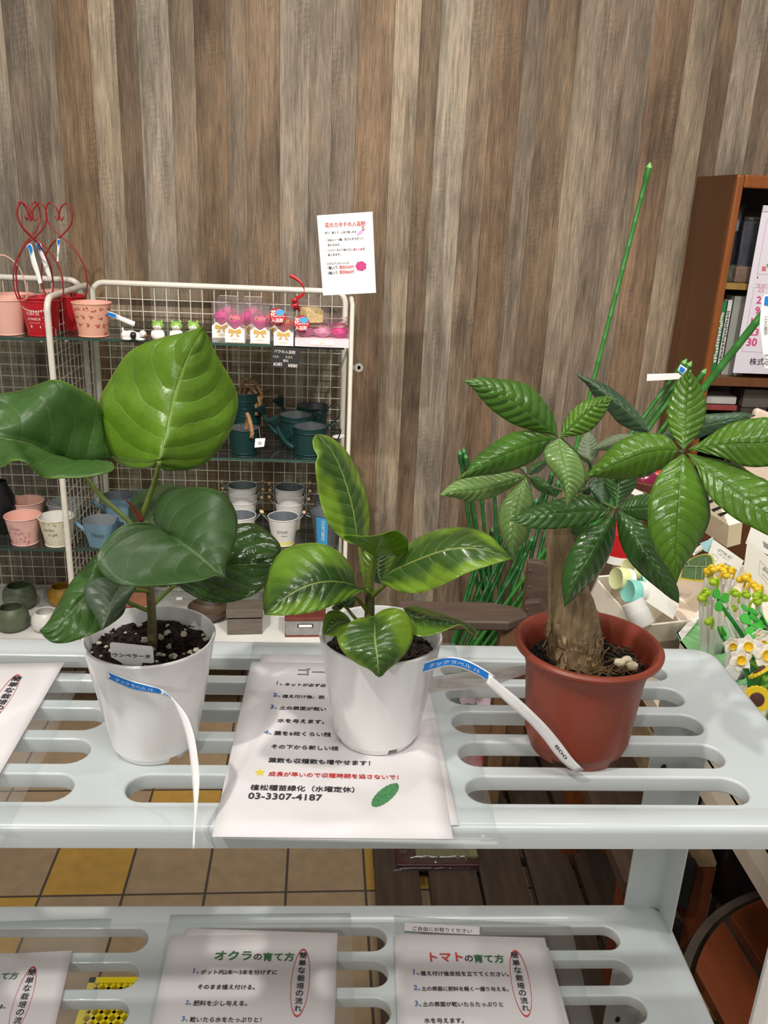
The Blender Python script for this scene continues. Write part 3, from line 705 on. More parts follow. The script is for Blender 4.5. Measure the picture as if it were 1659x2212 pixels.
leaf('leaf', P2, LA, 'D', [(632, 830), (545, 790), (460, 710), (400, 580), (372, 430), (360, 310), (374, 250), (350, 210), (343, 150), (365, 113)], [(632, 820), (600, 600), (545, 400), (470, 230), (365, 113)],
     [(632, 830), (690, 775), (710, 680), (700, 560), (662, 430), (610, 310), (540, 200), (450, 130), (365, 113)], .668, .690, -.022, .030, sag=.006, wave=.002, pucker=.0006, nveins=9, label='tall upright leaf')
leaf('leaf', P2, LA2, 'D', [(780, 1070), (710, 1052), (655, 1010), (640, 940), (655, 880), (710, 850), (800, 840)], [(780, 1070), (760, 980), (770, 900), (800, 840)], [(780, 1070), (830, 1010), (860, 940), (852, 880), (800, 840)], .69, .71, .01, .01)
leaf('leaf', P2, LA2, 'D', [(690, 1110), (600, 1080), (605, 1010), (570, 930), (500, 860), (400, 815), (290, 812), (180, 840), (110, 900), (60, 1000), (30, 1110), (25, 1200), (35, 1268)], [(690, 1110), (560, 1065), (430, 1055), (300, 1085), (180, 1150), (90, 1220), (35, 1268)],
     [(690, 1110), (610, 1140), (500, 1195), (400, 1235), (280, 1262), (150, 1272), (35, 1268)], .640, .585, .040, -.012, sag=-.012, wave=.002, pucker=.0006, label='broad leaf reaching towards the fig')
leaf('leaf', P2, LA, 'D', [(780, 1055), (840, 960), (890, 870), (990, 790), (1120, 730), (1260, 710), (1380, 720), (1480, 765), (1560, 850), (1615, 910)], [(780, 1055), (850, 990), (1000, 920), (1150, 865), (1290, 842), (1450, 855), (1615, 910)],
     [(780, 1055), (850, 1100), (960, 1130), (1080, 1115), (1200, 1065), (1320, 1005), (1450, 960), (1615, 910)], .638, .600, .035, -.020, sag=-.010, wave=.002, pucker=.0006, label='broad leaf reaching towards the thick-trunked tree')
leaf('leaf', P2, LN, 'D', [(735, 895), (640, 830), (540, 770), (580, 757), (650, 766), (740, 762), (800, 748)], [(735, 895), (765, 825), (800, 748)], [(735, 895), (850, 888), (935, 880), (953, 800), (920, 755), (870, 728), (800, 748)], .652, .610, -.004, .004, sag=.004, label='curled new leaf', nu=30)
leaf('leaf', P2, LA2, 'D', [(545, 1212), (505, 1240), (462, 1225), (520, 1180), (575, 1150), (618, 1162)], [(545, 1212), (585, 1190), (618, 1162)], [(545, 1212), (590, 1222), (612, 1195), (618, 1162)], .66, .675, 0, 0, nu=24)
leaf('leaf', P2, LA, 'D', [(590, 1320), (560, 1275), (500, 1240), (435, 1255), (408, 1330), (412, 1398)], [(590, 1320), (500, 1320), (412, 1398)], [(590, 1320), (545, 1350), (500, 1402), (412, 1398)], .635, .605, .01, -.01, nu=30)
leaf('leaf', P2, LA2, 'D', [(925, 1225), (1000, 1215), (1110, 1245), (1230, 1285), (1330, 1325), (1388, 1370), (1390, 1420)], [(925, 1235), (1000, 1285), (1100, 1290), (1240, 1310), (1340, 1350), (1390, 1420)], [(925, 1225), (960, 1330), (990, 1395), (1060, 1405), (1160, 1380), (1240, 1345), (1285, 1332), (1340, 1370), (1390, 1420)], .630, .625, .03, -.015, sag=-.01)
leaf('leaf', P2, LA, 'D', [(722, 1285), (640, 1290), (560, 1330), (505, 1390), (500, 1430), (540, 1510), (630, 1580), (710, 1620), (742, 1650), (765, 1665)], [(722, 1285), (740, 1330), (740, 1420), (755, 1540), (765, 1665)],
     [(722, 1285), (800, 1235), (890, 1230), (950, 1270), (985, 1340), (980, 1430), (940, 1510), (880, 1570), (810, 1630), (790, 1655), (765, 1665)], .624, .578, .006, .014, sag=-.012, wave=.002, pucker=.0006, label='pointed leaf hanging over the pot rim')
f2 = strip_fn([px('z2', p) for p in [(1120, 165), (1180, 150), (1250, 128), (1320, 120), (1400, 135), (1480, 175), (1560, 225)]] + [px('z3', p) for p in [(220, 195), (300, 265), (380, 330), (450, 395), (530, 475), (600, 560), (660, 640), (715, 695)]],
              [px('z2', p) for p in [(1110, 235), (1150, 215), (1250, 185), (1320, 172), (1400, 190), (1480, 228), (1560, 280)]] + [px('z3', p) for p in [(200, 240), (280, 315), (350, 380), (430, 450), (510, 540), (570, 620), (630, 680), (682, 710)]],
              [.625, .621, .612, .602, .596, .592, .590, .588, .588, .590, .592, .594, .597])
t2 = tag_strip(f2, P2, .42, u0=.02)
b = MB(); write_on(b, '800', lambda x, y: f2(.845 + .075 * x, .62 - .40 * y, .0008), .02); b.build('handwritten_price', INKB, t2, smooth=0, recalc=False)

# ---------------------------------------------------------------- money tree in a brown pot (right)
POTB = mat('brown_plastic', (142, 62, 42), .42, noise=.10, nscale=30, bump=.06, bscale=200)
P3 = thing('potted_money_tree', 'thick-trunked tree with hand-shaped glossy leaves in reddish brown plastic pot', 'potted plant', (.222, .65, UP))
c = (.222, .65); H3 = .105
b = MB()
prof = [(.030, .004), (.0395, .004), (.0435, .008), (.0462, .016), (.0515, .078), (.0545, .092), (.0600, .0985), (.0635, .1005), (.0640, .1030), (.0622, .1050), (.0590, .1050), (.0560, .1020), (.0535, .096), (.0518, .088), (.0500, .078), (.0440, .012), (.030, .010)]
b.lathe([(r_, UP + z) for r_, z in prof], (c[0], c[1], 0), 72, True, True)
for k in range(5):
    a0 = k * 2 * PI / 5 + .55; A = np.linspace(a0, a0 + 2 * PI / 5 - .35, 12); vs = []
    for a in A:
        for (r_, z) in ((.036, .006), (.037, .0006), (.0405, .0004), (.0432, .008)): vs.append((c[0] + r_ * math.cos(a), c[1] + r_ * math.sin(a), UP + z))
    b.add(vs, [(i * 4 + j, i * 4 + (j + 1) % 4, i * 4 + 4 + (j + 1) % 4, i * 4 + 4 + j) for i in range(11) for j in range(4)] + [(0, 1, 2, 3), (44, 47, 46, 45)])
b.build('pot', POTB, P3, smooth=40)
soil(P3, c, .0495, UP + .084, mat('dark_soil', (30, 24, 20), .95, noise=.6, nscale=160, bump=.9, bscale=260), 0, rngp)
# trunk
BARK = mat('rough_bark', (146, 124, 92), .9, noise=.45, nscale=110, bump=1.0, bscale=120, stretch=(2.2, 2.2, .3))
prof = [((1238, 1478), .0225), ((1240, 1440), .0232), ((1240, 1400), .0232), ((1238, 1350), .0226), ((1232, 1300), .0195), ((1222, 1250), .0160), ((1213, 1200), .0130), ((1208, 1150), .0112), ((1212, 1110), .0100), ((1225, 1075), .0085), ((1232, 1060), .004)]
pts = [aty(p[0][0], p[0][1], .650) for p in prof]; rs = [p[1] for p in prof]
C3 = resample([tuple(p) + (r_,) for p, r_ in zip(pts, rs)], 60); b = MB(); rb = random.Random(5)
n = 40; vs = []
for i, q in enumerate(C3):
    t_ = i / 59
    for j in range(n):
        a = 2 * PI * j / n; k = 1 + .05 * math.sin(3 * a + 4 * t_) + rb.uniform(-.045, .045) * (1.2 - t_)
        vs.append((q[0] + q[3] * k * math.cos(a), q[1] + q[3] * k * math.sin(a), q[2]))
b.add(vs, [(i * n + j, i * n + (j + 1) % n, (i + 1) * n + (j + 1) % n, (i + 1) * n + j) for i in range(59) for j in range(n)] + [tuple(59 * n + j for j in range(n))])
trunk = b.build('trunk', BARK, P3, smooth=60)
b = MB()     # peeling flakes low on the trunk
for _ in range(230):
    t_ = rb.random() ** 2.2 * .36; q = C3[int(t_ * 59)]; a = rb.uniform(0, 2 * PI); L = rb.uniform(.005, .013); wd = rb.uniform(.0009, .0028); pe = rb.uniform(.0003, .0055) if rb.random() < .7 else 0.0006
    R = lambda z, r_, da: Vector((q[0] + (q[3] + r_) * math.cos(a + da), q[1] + (q[3] + r_) * math.sin(a + da), q[2] + z))
    da = wd / q[3]; sg = rb.choice((-1, 1)); sk = rb.uniform(-.09, .09)
    b.add([R(0, .0004, -da), R(0, .0004, da), R(L * .5 * sg, .0014, da + sk), R(L * .5 * sg, .0014, -da + sk), R(L * sg, pe, da * .4 + sk * 2), R(L * sg, pe, -da * .4 + sk * 2)], [(0, 1, 2, 3), (3, 2, 4, 5)])
o = b.build('bark_flakes', mat('bark_flake', (158, 134, 98), .9, noise=.4, nscale=150), trunk, smooth=0, solid=.0004, recalc=False); o['kind'] = 'stuff'
b = MB()     # fibrous roots at the foot of the trunk
for _ in range(85):
    a = rb.uniform(-PI * .9, .6); r0 = rb.uniform(.020, .028); p0 = Vector((c[0] + .012 + r0 * math.cos(a), c[1] + r0 * math.sin(a), UP + .088)); L = rb.uniform(.008, .02)
    p1 = p0 + Vector((rb.uniform(-L, L), rb.uniform(-L, L) * .6, rb.uniform(.0, .008))); p2 = p1 + Vector((rb.uniform(-L, L), rb.uniform(-L, L) * .6, -.006))
    if (Vector((p2.x, p2.y)) - Vector(c)).length > .047 or (Vector((p1.x, p1.y)) - Vector(c)).length > .047: continue
    b.tube(curve3([p0, p1, p2], 7), .00028 if rb.random() < .8 else .0005, 5)
o = b.build('root_fibres', mat('root_fibre', (120, 96, 58), .9), P3, smooth=180); o['kind'] = 'stuff'
PK = dict(edge=(120, 168, 60), rough=.25, angle=.35, width=.06, gloss=.6)
LP = leaf_material('money_leaf', (74, 118, 34), (90, 134, 54), nveins=11, bump=.55, **PK)
LPB = leaf_material('money_leaf_bright', (88, 130, 34), (74, 118, 44), nveins=11, bump=.6, **PK)
LPD = leaf_material('money_leaf_dark', (60, 100, 42), (100, 138, 66), nveins=11, bump=.45, **PK)
LPP = leaf_material('money_leaf_pale', (124, 158, 86), (96, 140, 72), nveins=13, bump=.6, **PK)
LPS = leaf_material('money_leaf_back', (66, 96, 66), (120, 150, 100), nveins=10, bump=.4, edge=(90, 120, 80), rough=.3, angle=.35, width=.06)
LPG = leaf_material('money_leaf_underside', (122, 138, 104), (150, 165, 120), nveins=9, bump=.3, rough=.5, angle=.4)
def lf(m, fr, L, Mi, R, y0, y1, dl=.012, dr=.012, sag=-.004, pk=.0009, nv=11, label=None, **kw):
    return leaf('leaflet', P3, m, fr, L, Mi, R, y0, y1, dl, dr, sag=sag, pucker=pk, nveins=nv, angle=.35, nu=66, nv=14, label=label, thick=.0005, **kw)
# hub 1
lf(LP, 'B', [(1045, 645), (950, 615), (800, 585), (650, 530), (500, 430), (400, 330), (330, 240), (248, 172)], [(1045, 645), (900, 530), (750, 400), (560, 280), (400, 205), (248, 172)], [(1045, 645), (1010, 470), (940, 350), (830, 230), (700, 175), (520, 150), (380, 140), (248, 172)], .622, .600, .000, .022, -.006, .0014)
lf(LP, 'B', [(1035, 660), (900, 610), (740, 595), (600, 640), (500, 700), (380, 790), (310, 870), (270, 940), (180, 1010)], [(1035, 660), (800, 720), (600, 800), (430, 880), (300, 940), (180, 1010)], [(1035, 660), (960, 700), (900, 800), (800, 870), (660, 930), (500, 965), (350, 980), (180, 1010)], .620, .575, .012, .006, -.008, .0012)
lf(LPB, 'B', [(1070, 650), (1090, 550), (1150, 440), (1250, 355), (1380, 310), (1525, 300)], [(1070, 650), (1180, 550), (1290, 440), (1400, 365), (1525, 300)], [(1070, 650), (1200, 635), (1310, 600), (1400, 520), (1470, 410), (1500, 330), (1525, 300)], .622, .640, .008, .000, -.004, .0013)
lf(LPP, 'B', [(1060, 660), (950, 730), (925, 800), (960, 890), (1040, 990), (1090, 1070), (1125, 1230)], [(1060, 660), (1080, 800), (1110, 900), (1130, 1050), (1130, 1150), (1125, 1230)], [(1060, 660), (1160, 740), (1230, 820), (1280, 940), (1275, 1040), (1200, 1140), (1125, 1230)], .618, .575, .010, .010, -.012, .0011, 13)
# hub 2
lf(LPP, 'B', [(770, 980), (640, 945), (500, 965), (350, 980), (200, 1015), (110, 1070), (40, 1145)], [(770, 980), (600, 1040), (400, 1090), (200, 1110), (40, 1145)], [(770, 980), (680, 1060), (560, 1130), (430, 1180), (280, 1195), (150, 1160), (40, 1145)], .672, .630, .012, .004, -.006, .0011)
lf(LPP, 'B', [(775, 990), (680, 1080), (600, 1160), (550, 1260), (540, 1370), (570, 1500), (620, 1600), (670, 1700)], [(775, 990), (720, 1150), (690, 1300), (660, 1450), (650, 1600), (670, 1700)], [(775, 990), (815, 1090), (835, 1200), (800, 1320), (790, 1430), (770, 1530), (700, 1610), (670, 1700)], .672, .630, .010, .010, -.014, .0014, 9)
lf(LPD, 'B', [(800, 990), (880, 988), (960, 1040), (1010, 1090), (1025, 1155)], [(800, 990), (900, 1050), (980, 1110), (1025, 1155)], [(800, 990), (850, 1080), (930, 1125), (1025, 1155)], .672, .655, .004, .004, -.003, .0006, 8)
lf(LPD, 'B', [(790, 970), (820, 890), (910, 850), (1000, 830)], [(790, 970), (870, 900), (1000, 830)], [(790, 970), (880, 950), (950, 890), (1000, 830)], .676, .70, .004, .004, 0, .0006, 8)
lf(LPG, 'B', [(782, 965), (735, 935), (690, 905)], [(782, 965), (745, 915), (690, 905)], [(782, 965), (770, 905), (690, 905)], .676, .69, .002, .002, 0, .0004, 6)
# hub 3 (nearest)
lf(LPB, 'C', [(970, 800), (900, 720), (845, 610), (832, 490), (870, 350), (930, 230), (1005, 145)], [(970, 800), (985, 600), (1000, 400), (1010, 260), (1005, 145)], [(970, 800), (1060, 710), (1130, 600), (1155, 470), (1140, 360), (1080, 230), (1005, 145)], .545, .575, .006, .006, .006, .0010, 10)
lf(LPB, 'C', [(930, 805), (850, 700), (740, 670), (620, 665), (480, 710), (380, 780), (280, 890), (170, 1020)], [(930, 805), (800, 800), (640, 830), (480, 890), (320, 955), (170, 1020)], [(930, 805), (860, 900), (740, 980), (620, 1025), (460, 1040), (300, 1025), (170, 1020)], .545, .545, .014, .004, -.008, .0011, 10)
lf(LPB, 'C', [(1010, 800), (1130, 720), (1280, 620), (1400, 570), (1550, 545), (1680, 545), (1900, 680)], [(1010, 800), (1200, 765), (1400, 745), (1650, 740), (1900, 690)], [(1010, 800), (1150, 830), (1330, 880), (1450, 930), (1600, 940), (1750, 900), (1900, 690)], .545, .520, .014, -.004, -.006, .0012, 12)
lf(LPB, 'C', [(1000, 830), (1150, 860), (1300, 890), (1450, 950), (1560, 1010), (1680, 1080), (1850, 1350), (1920, 1560)], [(1000, 830), (1200, 990), (1400, 1140), (1640, 1310), (1800, 1460), (1920, 1560)], [(1000, 830), (1080, 960), (1130, 1080), (1180, 1180), (1270, 1270), (1400, 1370), (1540, 1440), (1659, 1500), (1800, 1560), (1920, 1560)], .543, .490, .012, -.002, -.008, .0011, 12)
lf(LPB, 'C', [(965, 830), (850, 910), (780, 980), (720, 1100), (685, 1220), (678, 1350), (690, 1470), (740, 1620), (810, 1740), (870, 1830), (910, 1890)], [(965, 830), (940, 1000), (930, 1200), (920, 1400), (905, 1600), (905, 1750), (910, 1890)], [(965, 830), (1030, 900), (1100, 1010), (1160, 1130), (1185, 1280), (1180, 1380), (1130, 1500), (1060, 1620), (980, 1740), (940, 1810), (910, 1890)], .540, .500, .008, .010, -.012, .0012, 12, label='longest leaflet hanging down')
# hub 4
lf(LPD, 'B', [(1490, 1270), (1400, 1220), (1250, 1160), (1100, 1165), (950, 1210), (800, 1260), (690, 1320), (640, 1355)], [(1490, 1270), (1300, 1285), (1100, 1300), (900, 1310), (750, 1330), (640, 1355)], [(1490, 1270), (1460, 1310), (1330, 1380), (1150, 1420), (950, 1435), (800, 1420), (640, 1355)], .612, .590, .014, -.004, -.008, .0010)
lf(LPD, 'B', [(1530, 1280), (1400, 1380), (1270, 1450), (1160, 1600), (1100, 1750), (1080, 1900), (1105, 2095)], [(1530, 1280), (1420, 1470), (1300, 1690), (1200, 1850), (1105, 2095)], [(1530, 1280), (1540, 1420), (1510, 1600), (1430, 1770), (1330, 1880), (1220, 1990), (1105, 2095)], .608, .572, .010, .012, -.010, .0010)
lf(LPD, 'C', [(425, 1270), (360, 1150), (320, 1040), (370, 920), (450, 860)], [(425, 1270), (438, 1080), (450, 860)], [(425, 1270), (500, 1200), (585, 1080), (560, 960), (450, 860)], .614, .640, .008, .008, .002, .0007)
lf(LPD, 'C', [(440, 1275), (520, 1200), (620, 1165), (720, 1170), (800, 1255)], [(440, 1275), (620, 1282), (800, 1255)], [(440, 1275), (520, 1330), (620, 1375), (720, 1370), (800, 1255)], .612, .600, .008, .000, -.002, .0008, 9)
lf(LPD, 'C', [(435, 1295), (430, 1400), (455, 1560), (530, 1710), (640, 1830), (760, 1930), (860, 2010), (930, 2050)], [(435, 1295), (530, 1430), (650, 1620), (770, 1790), (860, 1930), (930, 2050)], [(435, 1295), (540, 1340), (680, 1440), (720, 1560), (800, 1720), (900, 1880), (930, 1960), (930, 2050)], .608, .560, .010, .010, -.010, .0010)
# leaves behind
lf(LPS, 'C', [(690, 660), (560, 640), (440, 580), (360, 490), (250, 380), (180, 270), (92, 185)], [(690, 660), (520, 490), (370, 370), (230, 260), (92, 185)], [(690, 660), (640, 560), (560, 450), (440, 340), (330, 270), (200, 215), (92, 185)], .72, .74, .006, .012)
lf(LPS, 'C', [(780, 690), (900, 600), (1100, 520), (1300, 500), (1450, 495), (1560, 520)], [(780, 690), (1000, 640), (1250, 580), (1560, 520)], [(780, 690), (900, 715), (1060, 715), (1250, 640), (1400, 560), (1560, 520)], .72, .73, .008, 0)
lf(LPG, 'C', [(640, 690), (520, 670), (400, 680), (300, 730), (215, 800)], [(640, 690), (480, 715), (340, 755), (215, 800)], [(640, 690), (540, 760), (400, 800), (300, 805), (215, 800)], .70, .69, .008, .002)
lf(LPG, 'B', [(1320, 870), (1240, 850), (1210, 780), (1240, 680), (1305, 595)], [(1320, 870), (1305, 740), (1305, 595)], [(1320, 870), (1380, 800), (1385, 700), (1350, 640), (1305, 595)], .69, .71, .003, .003, 0, .0006)
lf(LPS, 'C', [(270, 1020), (195, 1080), (255, 1200), (335, 1320)], [(270, 1020), (285, 1160), (335, 1320)], [(270, 1020), (365, 1080), (370, 1200), (335, 1320)], .65, .62, .004, .004)
lf(LPS, 'C', [(215, 1100), (150, 1120), (85, 1180)], [(215, 1100), (150, 1160), (85, 1180)], [(215, 1100), (200, 1170), (85, 1180)], .66, .65, .002, .002)
lf(LPD, 'B', [(1320, 1360), (1230, 1390), (1150, 1430), (1200, 1490)], [(1320, 1360), (1260, 1430), (1200, 1490)], [(1320, 1360), (1290, 1450), (1200, 1490)], .655, .64, .002, .002)
hubs = [('B', [(1120, 1250), (1250, 1090), (1330, 890), (1230, 810), (1150, 735), (1055, 652)], [.652, .660, .664, .650, .636, .622]),
        ('B', [(1110, 1240), (1100, 1120), (1000, 1080), (880, 1020), (785, 978)], [.655, .662, .666, .670, .673]),
        ('C', [(40, 1150), (200, 1120), (420, 1040), (760, 860), (970, 812)], [.655, .650, .63, .58, .546]),
        ('C', [(40, 1160), (150, 1180), (300, 1230), (422, 1282)], [.655, .645, .628, .611]),
        ('C', [(40, 1150), (220, 960), (480, 800), (690, 665)], [.656, .670, .695, .72]),
        ('C', [(40, 1150), (150, 1060), (230, 1010), (285, 1000)], [.656, .66, .665, .66]),
        ('C', [(230, 955), (195, 900), (190, 870)], [.672, .684, .69])]
for fr, pts, ys in hubs: stem('leaf_stalk', P3, mat('money_stalk', (84, 104, 56), .5), fr, pts, ys, .0020, .0012)
ro = random.Random(3)
for i, (x, y, s) in enumerate([(1337, 1440, .0050), (1353, 1434, .0048), (1364, 1447, .0052)]):
    p = atz(x, y, UP + .0885); b = MB(); b.ball((0, 0, .004), (s, s * .8, s * .72), 12, 8, jit=.12, rng=ro)
    o = b.build('pumice_stone', mat('pumice', (226, 212, 182), .9, noise=.25, nscale=200, bump=.5, bscale=200), None, origin=(0, 0, 0), smooth=50); o.location = p
    tag(o, 'small cream stone lying on dark soil in the brown pot', 'stone', 'cream stones in the brown pot')
# ================================================================ CLEAR FOLDERS AND LEAFLETS
PAPER = mat('white_paper', (228, 224, 225), .7)
FOLDER = clear('folder_film', (250, 252, 252), haze=.13, rough=.2, hazecol=(250, 252, 252), refl=.4)
WELD = clear('folder_weld', (238, 242, 242), haze=.45, rough=.1, hazecol=(240, 243, 243))
I_K = mat('print_black', (58, 56, 60), .7); I_B = mat('print_blue', (92, 122, 186), .7); I_R = mat('print_red', (206, 70, 66), .7)
I_G = mat('print_green', (62, 120, 78), .7); I_GY = mat('print_grey', (146, 146, 148), .7); I_Y = mat('print_yellow', (232, 214, 40), .7)
ZN = Vector((0, 0, 1))
def film(name, label, cat, corners, z, m, t, group=None, kind_weld=None):
    q = [Vector((p.x, p.y, z)) for p in corners]; c = sum(q, Vector()) / 4
    o = thing(name, label, cat, tuple(c), group)
    b = MB(); nu, nv = 12, 12; rw = random.Random(len(label)); a1, a2 = rw.uniform(0, 6), rw.uniform(0, 6)
    f = lambda u, v: (q[0] * (1 - u) + q[1] * u) * (1 - v) + (q[3] * (1 - u) + q[2] * u) * v
    b.grid(lambda u, v: f(u, v) + Vector((0, 0, t / 2 + .0003 * math.sin(3 * u + a1) * math.sin(2.5 * v + a2) * 4 * u * (1 - u))), nu, nv)
    b.build('sheet', m, o, smooth=180, solid=t)
    return o, f
def corners(fr, TL, TR, BR, BL, z): return [atz(*px(fr, p), z) for p in (TL, TR, BR, BL)]
def lay(fr, z, parent, m, rows, bold=.02, name='printed_text'):
    b = MB()
    for s, p, q in rows: write(b, s, atz(*px(fr, p), z), atz(*px(fr, q), z), ZN, bold, 1.0, .0004)
    return ink(b, parent, m, name)
def upright(fr, z, parent, m, chars, p0, p1, half, size):
    """characters set one under the other from p0 to p1; half: photo vector for half a character's width"""
    b = MB(); n = len(chars)
    for i, ch in enumerate(chars):
        t = i / max(n - 1, 1); x = p0[0] + (p1[0] - p0[0]) * t; y = p0[1] + (p1[1] - p0[1]) * t
        a = atz(*px(fr, (x - half[0], y - half[1])), z); c = atz(*px(fr, (x + half[0], y + half[1])), z)
        write(b, ch, a, c, ZN, .025, 1, .0004)
    return ink(b, parent, m)
def oval(fr, z, parent, m, c, ax, bx, wpx=3):
    b = MB(); n = 48; pts = []
    for k in (1.0, 1.0 - wpx / 55):
        for j in range(n):
            a = 2 * PI * j / n; kk = k
            pts.append(atz(*px(fr, (c[0] + kk * (ax[0] * math.cos(a) + bx[0] * math.sin(a)), c[1] + kk * (ax[1] * math.cos(a) + bx[1] * math.sin(a)))), z) + Vector((0, 0, .0004)))
    for j in range(n):
        pass
    b.add(pts, [(j, (j + 1) % n, n + (j + 1) % n, n + j) for j in range(n)])
    return b.build('printed_oval', m, parent, smooth=0, recalc=False)
def sheet_from(fr, TL, TR, Lb, Rb, z, length):
    a, b_, c, d = [atz(*px(fr, p), z) for p in (TL, TR, Lb, Rb)]
    return [a, b_, b_ + (d - b_).normalized() * length, a + (c - a).normalized() * length]

# ---- centre of the upper board: two stacked bitter-melon leaflets in an A4 folder
zf = UP + .0021
fo, ff = film('clear_folder', 'clear plastic folder under the small lime-edged plant on the upper board', 'folder', corners('P', (547, 1386), (983, 1389), (1082, 1829), (462, 1812), zf), zf, FOLDER, .0003)
b = MB(); b.slab([ff(.03, .985), ff(.99, .985), ff(.99, .995), ff(.03, .995)], (0, 0, 1), .0006)
for k in range(90):
    u = .13 + .85 * k / 90; p = ff(u, .975); b.ball(p + Vector((0, 0, .0006)), (.0008, .0012, .0005), 6, 4)
o = b.build('weld_seam', WELD, fo, smooth=60)
z2 = zf + .0006; q = corners('P', (565, 1414), (900, 1412), (991, 1783), (480, 1780), z2); q[1] = q[0] + (q[2] - q[3]) * .93
film('paper_sheet', 'blank-looking white sheet peeking out behind the front leaflet, on the clear folder', 'paper', q, z2, PAPER, .0003)
z1 = zf + .0011; q = corners('P', (543, 1430), (900, 1430), (979, 1813), (458, 1808), z1); q[1] = q[0] + (q[2] - q[3]) * .985
lf1, fn1 = film('leaflet', 'white growing-tips leaflet with red line and green melon, under the small lime-edged plant', 'leaflet', q, z1, PAPER, .0003)
zt = z1 + .0004
lay('z2', zt, lf1, I_GY, [('ゴー', (502, 219), (648, 221))], .05)
lay('z2', zt, lf1, I_B, [('1、', (388, 271), (420, 273)), ('2、', (370, 334), (408, 336)), ('3、', (355, 398), (392, 400)), ('4、', (322, 535), (362, 537))], .03)
lay('z2', zt, lf1, I_K, [('ネットが必ず必', (433, 277), (655, 283)), ('植え付け後、肥', (420, 340), (645, 346)), ('土の表面が乾い', (404, 403), (655, 411)), ('水を与えます。', (393, 472), (645, 480)), ('葉を6枚くらい残', (375, 540), (680, 549)),
                        ('その下から新しい枝', (360, 612), (722, 623)), ('葉数も収穫数も増やせます！', (345, 686), (890, 703)), ('植松種苗緑化（水曜定休）', (248, 833), (806, 847)), ('03-3307-4187', (235, 882), (632, 893))], .035)
lay('z2', zt, lf1, I_R, [('成長が早いので収穫時期を逃さないで！', (345, 759), (1042, 778))], .035)
b = MB(); cpt = (300, 741)
pts = [atz(*px('z2', (cpt[0] + (30 if k % 2 == 0 else 12) * math.sin(PI * k / 5), cpt[1] - (22 if k % 2 == 0 else 9) * math.cos(PI * k / 5))), zt) + Vector((0, 0, .0004)) for k in range(10)]
b.add(pts + [sum(pts, Vector()) / 10], [(k, (k + 1) % 10, 10) for k in range(10)]); b.build('printed_star', I_Y, lf1, smooth=0, recalc=False)
b = MB(); pts = []
for k in range(40):
    t = k / 40 * 2 * PI; e = math.cos(t); s_ = math.sin(t); jag = 1 + .06 * (k % 2)
    x = 970 + 66 * e * jag + 26 * s_ * jag; y = 862 - 56 * e * jag + 24 * s_ * jag
    pts.append(atz(*px('z2', (x, y)), zt) + Vector((0, 0, .0004)))
b.add(pts, [tuple(range(40))]); b.add([atz(*px('z2', p), zt) + Vector((0, 0, .0004)) for p in ((1024, 800), (1034, 796), (1042, 812), (1032, 816))], [(0, 1, 2, 3)])
b.build('printed_melon', mat('print_melon', (74, 140, 88), .7, noise=.3, nscale=600), lf1, smooth=0, recalc=False)

# ---- left end of the upper board
zf = UP + .0021
a = [px('z1', p) for p in ((-420, 250), (552, 236), (10, 1345), (-1150, 1330))]
film('clear_folder', 'clear plastic folder beside the fig pot, cut off by the photo edge', 'folder', [atz(*p, zf) for p in a], zf, FOLDER, .0003)
zp = zf + .0008
a = [px('z1', p) for p in ((-330, 195), (413, 182), (-30, 945), (-900, 935))]
lf0, _ = film('leaflet', 'white leaflet with slanting red oval beside the fig pot on the upper board', 'leaflet', [atz(*p, zp) for p in a], zp, PAPER, .0003)
upright('z1', zp + .0004, lf0, I_K, '簡単な栽培の流れ', (97, 299), (-62, 560), (29, 1), 40)
oval('z1', zp + .0004, lf0, I_R, (22, 410), (50, 0), (95, -152))

# ---- lower board, three folders
zl = LOW + .0021
film('clear_folder', 'clear plastic folder at the left end of the lower board', 'folder', sheet_from('z4', (-140, 325), (481, 308), (-330, 764), (395, 764), zl, .31), zl, FOLDER, .0003)
zp = zl + .0008
lf2, _ = film('leaflet', 'white leaflet cut off by the left edge, lying on the lower board', 'leaflet', sheet_from('z4', (-200, 474), (313, 447), (-330, 800), (240, 764), zp, .257), zp, PAPER, .0003)
lay('z4', zp + .0004, lf2, I_G, [('て方', (0, 571), (74, 569))], .03); lay('z4', zp + .0004, lf2, I_K, [('る。', (-6, 697), (22, 697))], .03)
upright('z4', zp + .0004, lf2, I_K, '簡単な栽培の流れ', (133, 553), (62, 796), (17, 0), 30)
oval('z4', zp + .0004, lf2, I_R, (97, 665), (37, 0), (48, -150))
film('clear_folder', 'clear plastic folder holding the green-titled leaflet on the lower board', 'folder', sheet_from('z4', (735, 292), (1515, 285), (640, 764), (1532, 764), zl, .31), zl, FOLDER, .0003)
z2 = zl + .0006
film('paper_sheet', 'white sheet just showing behind the green-titled leaflet', 'paper', sheet_from('z4', (803, 350), (1457, 372), (730, 764), (1445, 764), z2, .257), z2, PAPER, .0003)
zp = zl + .0011
lf3, _ = film('leaflet', 'white leaflet with green title and red oval in the middle of the lower board', 'leaflet', sheet_from('z4', (735, 383), (1454, 376), (655, 764), (1441, 764), zp, .257), zp, PAPER, .0003)
zt = zp + .0004
lay('z4', zt, lf3, I_G, [('オクラ', (925, 487), (1085, 487)), ('育て方', (1133, 490), (1270, 490))], .045); lay('z4', zt, lf3, I_K, [('の', (1094, 487), (1130, 487))], .03)
lay('z4', zt, lf3, I_B, [('1、', (833, 545), (858, 545)), ('2、', (800, 681), (826, 681)), ('3、', (783, 752), (810, 752))], .03)
